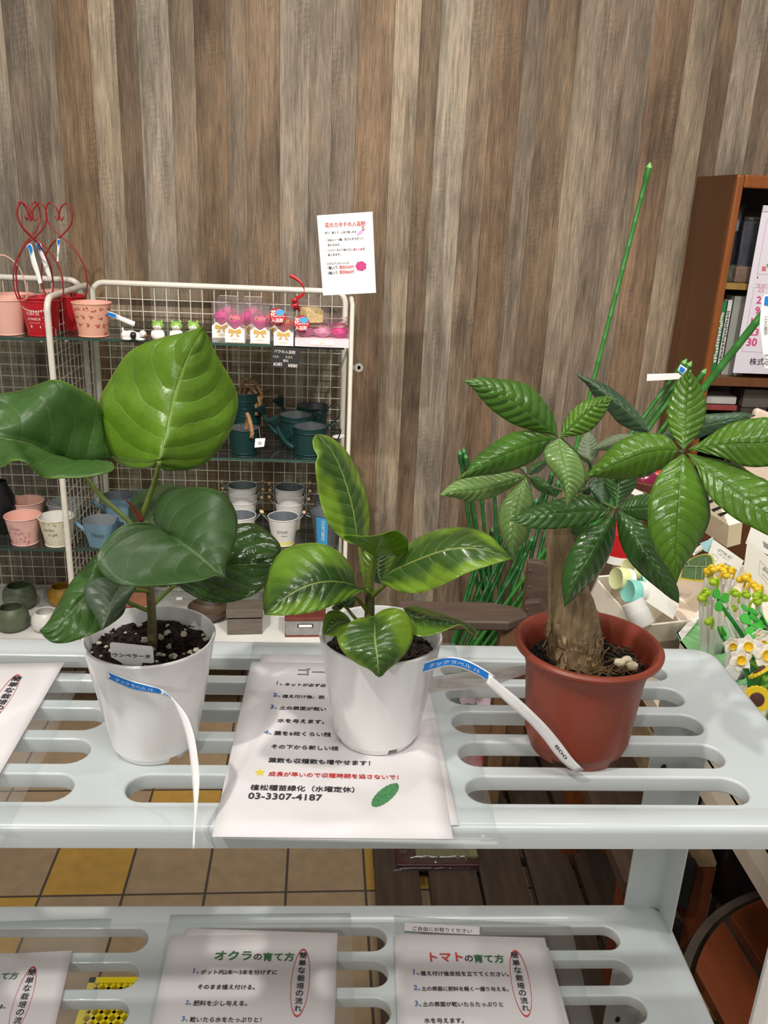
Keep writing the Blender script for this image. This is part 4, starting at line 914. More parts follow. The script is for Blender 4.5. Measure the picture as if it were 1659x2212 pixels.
lay('z4', zt, lf3, I_K, [('ポット内2本〜3本を分けずに', (865, 549), (1195, 550)), ('そのまま植え付ける。', (852, 613), (1100, 615)), ('肥料を少し与える。', (833, 684), (1066, 685)), ('乾いたら水をたっぷりと！', (818, 755), (1128, 756))], .03)
upright('z4', zt, lf3, I_K, '簡単な栽培の流れ', (1308, 479), (1286, 709), (16, 0), 30); oval('z4', zt, lf3, I_R, (1296, 587), (40, 0), (14, -148))
fo, ff = film('clear_folder', 'clear plastic folder with a small white notice strip on the lower board', 'folder', sheet_from('z5', (135, 280), (855, 320), (150, 721), (948, 721), zl, .31), zl, FOLDER, .0003)
zs = zl + .0008; b = MB(); b.slab([atz(*px('z5', p), zs) for p in ((178, 308), (483, 325), (483, 358), (176, 341))], (0, 0, 1), .0003)
o = b.build('notice_strip', PAPER, fo, smooth=0); lay('z5', zs + .0004, o, INKB, [('ご自由にお取りください', (210, 338), (452, 350))], .012)
film('paper_sheet', 'white sheet just showing behind the red-titled leaflet', 'paper', sheet_from('z5', (160, 372), (764, 410), (172, 721), (848, 721), z2, .25), z2, PAPER, .0003)
lf4, _ = film('leaflet', 'white leaflet with red and green title on the lower board', 'leaflet', sheet_from('z5', (135, 353), (748, 370), (148, 721), (832, 721), zp, .257), zp, PAPER, .0003)
lay('z5', zt, lf4, I_R, [('トマト', (283, 466), (418, 465))], .05); lay('z5', zt, lf4, I_K, [('の', (424, 466), (458, 467))], .03); lay('z5', zt, lf4, I_G, [('育て方', (461, 469), (585, 470))], .045)
lay('z5', zt, lf4, I_B, [('1、', (213, 520), (238, 521)), ('2、', (215, 583), (242, 584)), ('3、', (220, 648), (247, 649))], .03)
lay('z5', zt, lf4, I_K, [('植え付け後支柱を立ててください。', (243, 523), (604, 527)), ('土の表面に肥料を軽く一握り与える。', (247, 585), (602, 587)), ('土の表面が乾いたらたっぷりと', (252, 649), (580, 650)), ('水を与えます。', (258, 717), (420, 717))], .03)
upright('z5', zt, lf4, I_K, '簡単な栽培の流れ', (628, 452), (673, 668), (15, 0), 28); oval('z5', zt, lf4, I_R, (651, 557), (38, 0), (-24, -137))

# ---- name label of the money tree, seen from behind between the two right pots
TAGW = clear('milky_label', (235, 235, 235), haze=.8, rough=.4, hazecol=(236, 232, 228))
nl = thing('plant_name_label', 'milky white plastic label seen from its back between the two right pots', 'plant label', tuple(aty(1040, 1490, .69)))
Q = [aty(925, 1463, .665), aty(1135, 1437, .70), aty(1136, 1456, .70), aty(1052, 1486, .69), aty(924, 1497, .665)]
b = MB(); b.prism(Q, (0, .0006, 0)); b.build('plate', TAGW, nl, smooth=0)
b = MB(); v, f, x0, x1 = glyphs('パキラ', 0); A = aty(*px('z2', (1392, 268)), .6835); B = aty(*px('z2', (1235, 282)), .676)
e = (B - A); up = Vector((0, 0, 1)); k = e.length / (x1 - x0)
b.add([A + e * ((p[0] - x0) / (x1 - x0)) + up * p[1] * k * .9 + Vector((0, -.0012, 0)) for p in v], f); b.build('printed_text', mat('faint_print', (176, 172, 168), .7), nl, smooth=0, recalc=False)
# ================================================================ WIRE DISPLAY RACK AT THE WALL AND ITS GOODS
RF, RB = 1.83 * K, 2.13 * K
S1, S2, S3, S0 = ZK(1.306), ZK(1.053), ZK(.828), ZK(.58)
RT = ZK(1.392)
XD, XR = -.602 * K, .021 * K      # divider, right end
XL = -1.25
IVORY = mat('ivory_enamel', (226, 220, 206), .4, noise=.06, nscale=60)
GLASS = clear('shelf_glass', (140, 152, 146), haze=.03, rough=.02, refl=1.0)
GEDGE = mat('glass_edge', (52, 78, 70), .12)
dr = thing('wire_display_rack', 'white wire-mesh display rack with glass shelves against the plank wall', 'rack', ((XL + XR) / 2, (RF + RB) / 2, 0))
def frame_panel(x0, y0, x1, y1, z0, z1, rnd0, rnd1, name, r=.0088, step=.0352):
    """an upright frame of tube with wire mesh, from (x0,y0) to (x1,y1)"""
    A = Vector((x0, y0, 0)); B = Vector((x1, y1, 0)); e = (B - A); L = e.length; e.normalize(); q = .035
    pts = [A + Vector((0, 0, z0))]
    for t in np.linspace(0, PI / 2, 8) if rnd0 else [0]: pts.append(A + e * (q - q * math.cos(t)) + Vector((0, 0, z1 - q + q * math.sin(t))) if rnd0 else A + Vector((0, 0, z1)))
    for t in np.linspace(0, PI / 2, 8) if rnd1 else [0]: pts.append(B - e * (q - q * math.sin(t)) + Vector((0, 0, z1 - q + q * math.cos(t))) if rnd1 else B + Vector((0, 0, z1)))
    pts.append(B + Vector((0, 0, z0)))
    b = MB(); b.tube(pts, r, 10); fr = b.build(name, IVORY, dr, smooth=60)
    m = MB(); n = int(L / step); s0 = (L - n * step) / 2
    for i in range(n + 1):
        p = A + e * (s0 + i * step); m.tube([p + Vector((0, 0, z0)), p + Vector((0, 0, z1 - (.004 if q < s0 + i * step < L - q else .02)))], .0014, 6)
    z = z1 - .045
    nrm = Vector((-e.y, e.x, 0)) * .003
    while z > z0:
        m.tube([A + nrm + Vector((0, 0, z)), B + nrm + Vector((0, 0, z))], .0014, 6); z -= step
    m.build('wire_mesh', IVORY, fr, smooth=60)
frame_panel(XD + .014, RB, XR - .010, RB, S0, RT, True, True, 'back_panel')
frame_panel(XL, RB, XD - .018, RB, S0, RT + .004, True, True, 'back_panel')
frame_panel(XD, RF, XD, RB + .012, S0, RT - .008, True, True, 'side_panel', .0085)
b = MB(); zt = ZK(1.42)
b.tube([(XR + .006, RF, S0), (XR + .006, RF, zt - .03), (XR + .001, RF - .004, zt), (XR + .001, RF - .004, zt + .12)], .0062, 10); rp = b.build('front_post', IVORY, dr, smooth=60)
b = MB(); b.tube([(XR + .004, RF, S0), (XR + .004, RB, S0), ], .006, 8); b.tube([(XR + .006, RF, ZK(1.26)), (XR + .004, RB, ZK(1.26))], .004, 8); b.build('side_rail', IVORY, dr, smooth=60)
b = MB(); b.lathe([(.012, 0), (.012, .004), (.005, .004), (.005, 0)], (XR + .028, RF + .02, ZK(1.262)), 16, R=Matrix.Rotation(PI / 2, 3, 'X')); b.box((XR + .015, RF + .018, ZK(1.262)), (.02, .003, .012)); b.build('bracket', mat('zinc_plate', (186, 182, 172), .4, metal=.6), dr, smooth=40)
def glass_shelf(x0, x1, z, label=None):
    b = MB(); T = .007
    b.box(((x0 + x1) / 2, (RF + RB) / 2, z - T / 2), (x1 - x0, RB - RF - .02, T)); o = b.build('glass_shelf', [GLASS, GEDGE], dr, smooth=0)
    for p in o.data.polygons:
        if abs(p.normal.z) < .5: p.material_index = 1
    for xx in (x0 + .02, x1 - .02):      # pegs that carry the shelf
        c = MB(); c.tube([(xx, RB, z - .012), (xx, RF + .03, z - .012)], .0035, 8); c.build('shelf_bracket', IVORY, dr, smooth=60)
for z in (S1, S2, S3):
    glass_shelf(XD + .012, XR - .012, z); glass_shelf(XL, XD - .012, z - .004)
b = MB(); b.box(((XL + XR) / 2, (RF + RB) / 2, S0 - .012), (XR - XL + .03, RB - RF + .10, .024)); b.build('base_board', mat('white_board', (226, 224, 218), .45, noise=.03), dr, smooth=0, bevel=.002)
for x, y in ((XL + .02, RF), (XR - .01, RF), (XL + .02, RB), (XD, RB), (XR - .01, RB)):
        b = MB(); b.box((x, y, (S0 - .024) / 2), (.03, .03, S0 - .024)); b.build('leg', IVORY, dr, smooth=0)

# ---- helpers for tin ware ------------------------------------------------------------------
def tin(root, rt, rb, h, mo, mi, rim=.0017, n=40, name='body', sq=1.0):
    """open tin: flared wall with thickness, beaded rim and foot; local to the root"""
    b = MB(); b.mi = 0
    b.lathe([(rb, .002), (rb + (rt - rb) * .5, h * .5), (rt, h - rim)], (0, 0, 0), n, True, False)
    b.mi = 1; b.lathe([(rt - .0012, h - rim), (rb + (rt - rb) * .5 - .0012, h * .5), (rb - .0012, .004)], (0, 0, 0), n, False, True)
    o = b.build(name, [mo, mi], None, smooth=50); o.parent = root
    c = MB(); c.tube([(rt * math.cos(2 * PI * i / n), rt * math.sin(2 * PI * i / n), h - rim) for i in range(n)], rim, 6, closed=True)
    q = c.build('rim', mo, None, smooth=180); q.parent = o
    c = MB(); c.tube([((rb + .0006) * math.cos(2 * PI * i / n), (rb + .0006) * math.sin(2 * PI * i / n), .002) for i in range(n)], rim * .9, 6, closed=True)
    q = c.build('foot_bead', mo, None, smooth=180); q.parent = o
    return o
def wrapf(rt, rb, h, a0=-PI / 2):
    """point on a tin's outside: x in metres round from the front, y height"""
    def f(x, y, lift=.0005):
        r_ = rb + (rt - rb) * y / h + lift; a = a0 + x / r_
        return Vector((r_ * math.cos(a), r_ * math.sin(a), y))
    return f
def wrap_text(parent, s, fx, x0, x1, y0, m, tall=1.0, bold=.0, slant=0, name='printed_text'):
    b = MB(); v, f, a, c = glyphs(s, bold); k = (x1 - x0) / (c - a)
    b.add([fx(x0 + (p[0] - a) * k + slant * p[1] * k, y0 + p[1] * k * tall) for p in v], f)
    o = b.build(name, m, None, smooth=0, recalc=False); o.parent = parent; return o
def blob(b, f, x, y, rx, ry, n=8, rot=0, lift=.0006):
    pts = []
    for i in range(n):
        a = 2 * PI * i / n; u, v = rx * math.cos(a), ry * math.sin(a)
        pts.append(f(x + u * math.cos(rot) - v * math.sin(rot), y + u * math.sin(rot) + v * math.cos(rot), lift))
    b.add(pts, [tuple(range(n))])
def put(o, p, rz=0.0):
    o.location = p; o.rotation_euler = (0, 0, rz); return o
def small_tag(parent, pts_t, pts_b, ys, blue=.25):
    return tag_strip(strip_fn(pts_t, pts_b, ys), parent, blue, 2, None)
RED = mat('red_enamel', (190, 30, 42), .3, coat=.2); PINK = mat('pink_enamel', (240, 186, 170), .35); PINKF = mat('pink_printed_tin', (238, 178, 152), .45)
WPRINT = mat('white_print', (236, 228, 222), .6); DKRED = mat('dark_red_wire', (150, 36, 36), .35); FLR = mat('flower_red', (188, 44, 46), .6); FLG = mat('flower_grey', (150, 128, 104), .6)
kx = lambda fr, x, y, z: atz(*px(fr, (x, y)), z)

# floral bucket by the divider
t = thing('floral_bucket', 'pink tin bucket with red flower print on the top glass shelf', 'bucket'); t.location = kx('k1', 717, 1068, S1) + Vector((0, .036, 0))
rt, rb, h = .0500, .0372, .088; bd = tin(t, rt, rb, h, PINKF, PINK); f = wrapf(rt, rb, h); rf = random.Random(4); b = MB(); g = MB()
for i in range(22):
    x = -.062 + .0206 * (i % 7) + (.010 if (i // 7) % 2 else 0) + rf.uniform(-.004, .004); y = .074 - .021 * (i // 7) + rf.uniform(-.004, .004)
    if i // 7 == 3 or (y < .025 and x < .01): x = .030 + rf.uniform(-.01, .015); y = max(y, .010)
    for _ in range(5):
        dx, dy = rf.uniform(-.005, .005), rf.uniform(-.004, .004); blob(b, f, x + dx, min(y + dy, h - .005), .0018, .0017)
    for _ in range(4):
        dx, dy = rf.uniform(-.007, .007), rf.uniform(-.006, .005); blob(g, f, x + dx, min(max(y + dy, .005), h - .005), .0022, .0005, rot=rf.uniform(0, 3))
o = b.build('printed_flowers', FLR, None, smooth=0, recalc=False); o.parent = bd; o = g.build('printed_sprigs', FLG, None, smooth=0, recalc=False); o.parent = bd
P_ = lambda a: [px('k1', p) for p in a]
small_tag(t, P_([(838, 852), (900, 868), (960, 893), (1020, 918), (1077, 940)]), P_([(826, 890), (890, 906), (950, 930), (1010, 957), (1068, 978)]), [t.location.y - .012, t.location.y - .03], .45)

# red buckets with heart handles, pink buckets
def heart_handle(parent, m, w_, h0, h1, r=.0021):
    pts = []
    side = [(-w_, 0), (-w_ * 1.22, h0 * .22), (-w_ * 1.12, h0 * .55), (-w_ * .55, h0 * .86), (0, h0)]
    hr = h1 - h0
    heart = [(w_ * .55, h0 + hr * .33), (w_ * .72, h0 + hr * .68), (w_ * .50, h1), (w_ * .14, h0 + hr * .86), (w_ * .02, h0 + hr * .62), (w_ * .12, h0 + hr * .48), (w_ * .24, h0 + hr * .60)]
    half = curve3([Vector((x, 0, z)) for x, z in side + heart], 60)
    b = MB(); b.tube(half, r, 8); b.tube([Vector((-p.x, p.y + .003, p.z)) for p in half], r, 8)
    o = b.build('heart_handle', m, None, smooth=180); o.parent = parent; return o
def heart_bucket(label, loc, rz, mo, mi, wire, grp, printed=True):
    t = thing('heart_handle_bucket', label, 'bucket', group=grp); put(t, loc, rz)
    rt, rb, h = .050, .037, .092; bd = tin(t, rt, rb, h, mo, mi)
    if wire is not None:
        hh = heart_handle(t, wire, rt, .165, .25); hh.location = (0, 0, h - .012)
    if printed:
        f = wrapf(rt, rb, h, -PI / 2 - rz)
        wrap_text(bd, 'PLEIN DE', f, -.024, .010, .056, WPRINT, 1.35); wrap_text(bd, 'BONHEUR', f, -.022, .012, .043, WPRINT, 1.35)
        b = MB(); g_ = MB()
        for i in range(14):
            u = -1 + 2 * i / 13; y = .077 - .010 * (1 - u * u) + .001
            b.add([f(.040 * u - .0028, y), f(.040 * u + .0028, y), f(.040 * u, y - .006)], [(0, 1, 2)])
        for x, y in ((-.018, .036), (-.012, .036), (-.006, .037), (0, .036), (.006, .037)): blob(b, f, x, y, .0022, .0008)
        b.add([f(-.016, .030), f(.010, .029), f(.010, .023), f(-.016, .024)], [(0, 1, 2, 3)])
        for x, y in ((.018, .05), (.021, .043), (.016, .034), (.02, .028), (-.006, .068)): blob(b, f, x, y, .0012, .0012)
        o = b.build('printed_garland', WPRINT, None, smooth=0, recalc=False); o.parent = bd
    return t
HG = 'heart-handled buckets on the top glass shelf'
y0 = kx('k1', 290, 1062, S1 - .004).y + .04
r1 = heart_bucket('front red tin bucket with white lettering and heart wire handle', (kx('k1', 275, 1062, S1).x, y0, S1 - .004), .06, RED, RED, DKRED, HG)
small_tag(r1, P_([(212, 330), (250, 326), (285, 450), (310, 540), (332, 632)]), P_([(214, 352), (228, 370), (250, 480), (280, 560), (302, 640)]), [y0 - .008, y0 - .02], .28)
r2 = heart_bucket('red tin bucket behind the front one, heart handle standing upright', (r1.location.x + .030, y0 + .12, S1 - .004), -.05, RED, RED, DKRED, HG, False)
small_tag(r2, P_([(283, 315), (320, 308), (350, 400), (385, 490), (413, 580)]), P_([(285, 340), (296, 352), (325, 430), (355, 520), (380, 590)]), [y0 + .105, y0 + .09], .28)
r3 = heart_bucket('red tin bucket close behind the mesh divider, heart handle turned edge-on', (XD - .064, y0 + .06, S1 - .004), 1.05, RED, RED, DKRED, HG, False)
small_tag(r3, P_([(440, 290), (466, 296), (450, 360), (430, 420), (418, 478)]), P_([(436, 330), (438, 345), (420, 400), (405, 440), (394, 472)]), [y0 + .04, y0 + .03], .28)
def wire_bail(parent, m, w_, h1, r=.0018):
    b = MB(); b.tube(curve3([Vector((-w_, 0, 0)), Vector((-w_ * 1.02, 0, h1 * .4)), Vector((-w_ * .7, 0, h1 * .8)), Vector((0, 0, h1)), Vector((w_ * .7, 0, h1 * .8)), Vector((w_ * 1.02, 0, h1 * .4)), Vector((w_, 0, 0))], 40), r, 8)
    o = b.build('wire_handle', m, None, smooth=180); o.parent = parent; return o
for i, (lab, x, y, wire, rz) in enumerate([('pink tin bucket cut off by the photo edge, with pink wire handle', kx('k1', 0, 1055, S1).x, y0 - .004, True, .5), ('pink tin bucket behind the pink one with the wire handle', kx('k1', 0, 1055, S1).x - .012, y0 + .105, False, 0), ('pale pink tin bucket at the back behind the red buckets', r1.location.x - .022, y0 + .225, False, 0)]):
    t = thing('pink_bucket', lab, 'bucket', group='pink buckets on the top glass shelf'); put(t, (x, y, S1 - .004), rz); tin(t, .050, .037, .092, PINK, PINK)
    if wire: wire_bail(t, PINK, .05, .12).location = (0, 0, .08)

# little figurines
FWH = mat('glazed_white', (236, 232, 226), .2, coat=.4); FGR = mat('glazed_green', (132, 172, 76), .25, coat=.3); FBK = mat('glazed_black', (34, 32, 34), .25); FBR = mat('glazed_brown', (140, 88, 48), .3); FGY = mat('glazed_face', (222, 214, 200), .3)
t = thing('dog_figurine', 'tiny lying white dog figurine with black patch and brown muzzle', 'figurine'); t.location = kx('k1', 1065, 1092, S1) + Vector((0, .012, 0))
b = MB(); b.ball((-.010, 0, .013), (.021, .012, .012)); b.ball((.006, 0, .011), (.013, .010, .010)); b.ball((-.024, -.002, .012), (.010, .010, .013)); b.ball((-.018, -.010, .004), (.013, .004, .004)); b.ball((.016, -.010, .004), (.012, .004, .0038)); b.ball((-.030, .002, .026), (.003, .003, .006))
o = b.build('body', FWH, None, smooth=180); o.parent = t
b = MB(); b.ball((.022, -.002, .017), (.0095, .009, .009)); hd = b.build('head', FWH, None, smooth=180); hd.parent = t
b = MB(); b.ball((.030, -.006, .013), (.005, .005, .004)); o = b.build('muzzle', FBR, None, smooth=180); o.parent = hd
b = MB(); b.ball((.019, -.008, .020), (.0035, .003, .006)); b.ball((.021, .007, .020), (.0035, .003, .006)); o = b.build('ear', FWH, None, smooth=180); o.parent = hd
b = MB(); b.ball((-.002, -.006, .013), (.010, .0085, .0095)); o = b.build('patch', FBK, None, smooth=180); o.parent = t
for i, (x, lab) in enumerate([(1255, 'leftmost'), (1402, 'middle'), (1538, 'rightmost')]):
    t = thing('hooded_figurine', 'tiny white figurine in a green hood, %s of three in a row' % ('nearest the lying dog' if i == 0 else 'between the two others' if i == 1 else 'nearest the boxed roses'), 'figurine', group='green-hooded figurines on the top glass shelf'); t.location = kx('k1', x, 1088 + i * 2, S1) + Vector((0, .012, 0))
    b = MB(); b.lathe([(.010, 0), (.0165, .003), (.0175, .010), (.014, .022), (.010, .027)], (0, 0, 0), 20); o = b.build('body', FWH, None, smooth=60); o.parent = t
    b = MB(); b.ball((0, 0, .036), (.0165, .0135, .0125), 18, 12); b.ball((-.0105, 0, .047), (.004, .004, .0045)); b.ball((.0105, 0, .047), (.004, .004, .0045)); hd = b.build('hood', FGR, None, smooth=180); hd.parent = t
    b = MB(); b.ball((0, -.0078, .0335), (.0115, .0070, .0075), 16, 10); o = b.build('face', FGY, None, smooth=180); o.parent = hd
    b = MB(); [b.ball((sx_, -.0146, .034), (.0007, .0006, .0018), 6, 5) for sx_ in (-.004, .004)]; b.ball((0, -.0150, .0315), (.0012, .0006, .0006), 6, 4); o = b.build('eyes', FBK, None, smooth=180); o.parent = hd
    b = MB(); b.ball((-.013, -.006, .014), (.005, .005, .010)); b.ball((.013, -.006, .014), (.005, .005, .010)); o = b.build('arm', FWH, None, smooth=180); o.parent = t

# boxed bath roses
CELLO = clear('clear_box', (246, 240, 242), haze=.14, rough=.05, hazecol=(240, 232, 234))
SLV = mat('white_sleeve', (238, 234, 230), .5); GOLD = mat('gold_print', (205, 168, 92), .4); 
ROSE = {'magenta': mat('rose_magenta', (206, 42, 132), .5, noise=.2, nscale=80), 'red': mat('rose_red', (190, 28, 40), .5, noise=.2, nscale=80), 'pale': mat('rose_pale', (214, 150, 176), .5), 'dusky': mat('rose_dusky', (196, 112, 150), .5)}
def rose(b, c, r, h, seed=0):
    rr = random.Random(seed)
    for ring, (k, hh, n) in enumerate(((1.0, .75, 5), (.72, .9, 5), (.42, 1.0, 4))):
        for i in range(n):
            a0 = 2 * PI * i / n + ring * .5 + rr.uniform(-.2, .2)
            def fn(u, v, a0=a0, k=k, hh=hh, n=n):
                a = a0 + (u - .5) * 2 * PI / n * 1.5; q = r * k * (.35 + .65 * math.sin(v * PI * .55)) * (1 + .12 * v * math.cos((u - .5) * PI))
                return Vector((c[0] + q * math.cos(a), c[1] + q * math.sin(a), c[2] + h * hh * v * (1 - .3 * (2 * u - 1) ** 2)))
            b.grid(fn, 6, 5)
def bow(b, y, z, s):
    for sg in (-1, 1):
        pts = [(0, 0), (.35, .30), (.9, .42), (1.0, .05), (.95, -.3), (.35, -.2)]; b.prism([(sg * p[0] * s, y, z + p[1] * s) for p in pts], (0, -.0006, 0))
    for sg in (-1, 1): b.prism([(0, y, z), (sg * .25 * s, y, z - .05 * s), (sg * .75 * s, y, z - .75 * s), (sg * .4 * s, y, z - .85 * s)], (0, -.0005, 0))
    b.prism([(-.2 * s, y, z + .16 * s), (.2 * s, y, z + .16 * s), (.2 * s, y, z - .16 * s), (-.2 * s, y, z - .16 * s)], (0, -.0009, 0))
def rose_box(label, loc, colour, word):
    t = thing('boxed_rose', label, 'boxed soap', group='single boxed roses on the top glass shelf'); t.location = loc; W, D, Hh = .050, .048, .098
    b = MB(); b.box((0, 0, Hh / 2), (W, D, Hh)); o = b.build('clear_box', CELLO, None, smooth=0); o.parent = t
    b = MB(); b.box((0, 0, .0165), (W + .0008, D + .0008, .033)); sl = b.build('sleeve', SLV, None, smooth=0); sl.parent = t
    # the sleeve's top edge rises in a curve behind the bow
    b = MB(); b.prism([(-W / 2, -D / 2 - .0006, .030), (W / 2, -D / 2 - .0006, .030), (W / 2 * .55, -D / 2 - .0006, .043), (0, -D / 2 - .0006, .034), (-W / 2 * .55, -D / 2 - .0006, .043)], (0, -.0004, 0)); o = b.build('sleeve_flap', SLV, None, smooth=0); o.parent = sl
    b = MB(); bow(b, -D / 2 - .0012, .030, .017); o = b.build('gold_bow', GOLD, None, smooth=0); o.parent = sl
    b = MB(); [b.box((0, -D / 2 - .0006, z), (w_, .0004, .0008)) for z, w_ in ((.010, .018), (.0075, .022), (.001, .046))]; o = b.build('gold_lines', GOLD, None, smooth=0); o.parent = sl
    b = MB(); rose(b, (0, 0, .036), .022, .034, len(label)); o = b.build('rose', ROSE[colour], None, smooth=180, solid=.0006); o.parent = t
    if word:
        b = MB(); write(b, 'Petit', (-.014, -D / 2, .060), (.014, -D / 2, .060), (0, -1, 0), .0, 1.0, .0006, .25); o = b.build('printed_text', GOLD, None, smooth=0, recalc=False); o.parent = t
    return t
xs = [kx('k2', x, y, S1) for x, y in ((305, 1187), (520, 1195), (720, 1215))]
for p, c, lab in zip(xs, ('magenta', 'magenta', 'red'), ('front boxed magenta rose nearest the green-hooded figurines', 'front boxed magenta rose between the other two front boxes', 'front boxed red rose beside the three-rose boxes')):
    rose_box(lab, p + Vector((0, .026, 0)), c, True)
for x, y, c, lab in ((193, 1148, 'magenta', 'boxed magenta rose in the second row behind the figurine side'), (402, 1160, 'magenta', 'boxed magenta rose in the second row between the front magenta boxes'), (603, 1172, 'red', 'boxed red rose half hidden in the second row behind the red one')):
    p = kx('k2', x, y, S1); rose_box(lab, p + Vector((0, .024, 0)), c, False)
for x, y, c, lab in ((240, 1105, 'magenta', 'boxed magenta rose at the very back behind the box nearest the figurines'), (455, 1112, 'magenta', 'boxed magenta rose at the very back behind the middle front box')):
    p = kx('k2', x, y, S1); rose_box(lab, p + Vector((0, .03, 0)), c, False)
p0 = kx('k2', 1048, 1225, S1)
PKC = clear('pink_clear_box', (246, 226, 232), haze=.10, rough=.05, hazecol=(238, 205, 218)); PKS = mat('pink_sleeve', (232, 206, 210), .5)
for i, lab in enumerate(('front three-rose box with pink sleeve', 'three-rose box standing second from the front', 'three-rose box standing at the back')):
    t = thing('three_rose_box', lab + ' beside the front post', 'boxed soap', group='three-rose boxes on the top glass shelf'); t.location = p0 + Vector((0, .03 + i * .058, 0)); W, D, Hh = .140, .054, .052 + i * .004
    b = MB(); b.box((0, 0, Hh / 2), (W, D, Hh)); o = b.build('clear_box', PKC, None, smooth=0); o.parent = t
    b = MB(); b.box((0, 0, .011), (W + .001, D + .001, .022)); sl = b.build('sleeve', PKS, None, smooth=0); sl.parent = t
    if i == 0:
        b = MB(); b.box((0, -D / 2 - .0008, .011), (.058, .0006, .012)); o = b.build('sleeve_panel', SLV, None, smooth=0); o.parent = sl
        b = MB(); [b.box((0, -D / 2 - .0012, z), (.012, .0003, .001)) for z in (.012, .009)]; [b.box((0, -D / 2 - .0011, z), (.058, .0003, .0005)) for z in (.0168, .0052)]; o = b.build('gold_lines', GOLD, None, smooth=0); o.parent = sl
    for j, (x, c) in enumerate(((-.045, 'dusky'), (0, 'pale'), (.045, 'magenta'))):
        b = MB(); rose(b, (x, 0, .022), .022, .024, j); o = b.build('rose', ROSE[c], None, smooth=180, solid=.0006); o.parent = t
# gift bag of clear film with straw filling, ribbon
GC = p0 + Vector((-.030, .075, .056))
t = thing('clear_gift_cube', 'clear film cube with straw filling lying on the three-rose boxes, red curled ribbon', 'gift box'); t.location = GC
R = Matrix.Rotation(math.radians(24), 3, 'Z') @ Matrix.Rotation(math.radians(8), 3, 'X')
b = MB(); b.box((.006, 0, .030), (.062, .055, .052), rot=R); o = b.build('clear_box', CELLO, None, smooth=0); o.parent = t
b = MB(); b.box((.000, -.004, .018), (.048, .044, .032), rot=R); st = b.build('straw_filling', mat('straw', (222, 200, 132), .8, noise=.35, nscale=160, bump=.8, bscale=200), None, smooth=0); st.parent = t; st['kind'] = 'stuff'
b = MB(); hx = [Vector((-.045 + .012 * math.cos(a) * (1 - a / 30), .002 + .008 * math.sin(a), .030 + .0022 * a)) for a in np.linspace(0, 14, 60)]
def rib(pts, w_, nm, m):
    b = MB(); vs = []
    for i, p in enumerate(pts): vs += [p + Vector((0, 0, -w_)), p + Vector((0, 0, w_))]
    b.add(vs, [(2 * i, 2 * i + 1, 2 * i + 3, 2 * i + 2) for i in range(len(pts) - 1)]); o = b.build(nm, m, None, smooth=180, solid=.0004, recalc=False); o.parent = t; return o
RIB = mat('red_ribbon', (178, 30, 40), .3); rib(hx, .005, 'ribbon', RIB)
rib(curve3([Vector((-.040, 0, .058)), Vector((-.020, -.004, .075)), Vector((-.028, -.004, .098)), Vector((-.047, 0, .112)), Vector((-.060, 0, .116))], 24), .005, 'ribbon', RIB)
# round red stickers on little stands
for i, (x, y, lab) in enumerate(((672, 955, 'round red and white price disc standing on the middle boxed roses'), (875, 1020, 'round red and white price disc standing against the three-rose boxes'))):
    c = aty(*px('k2', (x, y)), xs[2].y - .006 + .0 * i); t = thing('round_sign', lab, 'sign', tuple(c), 'round signs among the boxed roses'); Rx = Matrix.Rotation(PI / 2, 3, 'X'); r_ = .0205
    b = MB(); b.lathe([(r_, 0), (r_, .0012)], (0, 0, 0), 32, R=Rx); o = b.build('disc', mat('sign_dark', (70, 40, 34), .4), None, smooth=40); o.parent = t
    b = MB(); b.lathe([(r_ * .95, .0012), (r_ * .95, .0016)], (0, 0, 0), 32, R=Rx); o = b.build('face', mat('sign_red', (204, 52, 60), .4), None, smooth=40); o.parent = t
    y_ = -.0019; b = MB(); b.prism([(r_ * (.30 + .55 * math.cos(a)), y_, r_ * (.42 + .40 * math.sin(a))) for a in np.linspace(0, 2 * PI, 20, endpoint=False)], (0, -.0003, 0)); o = b.build('blue_patch', mat('sign_blue', (86, 160, 208), .4), None, smooth=0); o.parent = t
    b = MB(); write(b, '花', (-.0185, y_, -.002), (-.004, y_, -.002), (0, -1, 0), .05, 1.2, .0006); write(b, 'のカタチの', (-.004, y_, -.003), (.018, y_, -.003), (0, -1, 0), .05, 1.1, .0006); write(b, '入浴剤', (-.016, y_, -.016), (.013, y_, -.016), (0, -1, 0), .05, 1.15, .0006)
    o = b.build('printed_text', SLV, None, smooth=0, recalc=False); o.parent = t

# black price card clipped to the shelf edge
yc_ = RF - .006; cq = [aty(*px('k2', p), yc_) for p in ((622, 1218), (860, 1230), (853, 1406), (614, 1394))]
t = thing('price_card', 'black price card with white handwriting hanging from the top glass shelf', 'price card', tuple(sum(cq, Vector()) / 4))
b = MB(); b.slab(cq, (0, -1, 0), .0012); cd = b.build('card', mat('blackboard_card', (38, 38, 36), .6), t, smooth=0)
b = MB(); W_ = lambda s, p, q: write(b, s, aty(*px('k2', p), yc_ - .0012), aty(*px('k2', q), yc_ - .0012), (0, -1, 0), .0, 1.05, .0006, .12)
W_('バラの入浴剤', (640, 1268), (818, 1282)); W_('1コ入', (632, 1310), (680, 1313)); W_('3コ入', (738, 1316), (797, 1320)); W_('税込', (716, 1348), (762, 1350)); W_('¥385', (632, 1383), (708, 1383)); W_('¥880', (757, 1394), (838, 1398))
b.build('handwriting', WPRINT, cd, smooth=0, recalc=False)

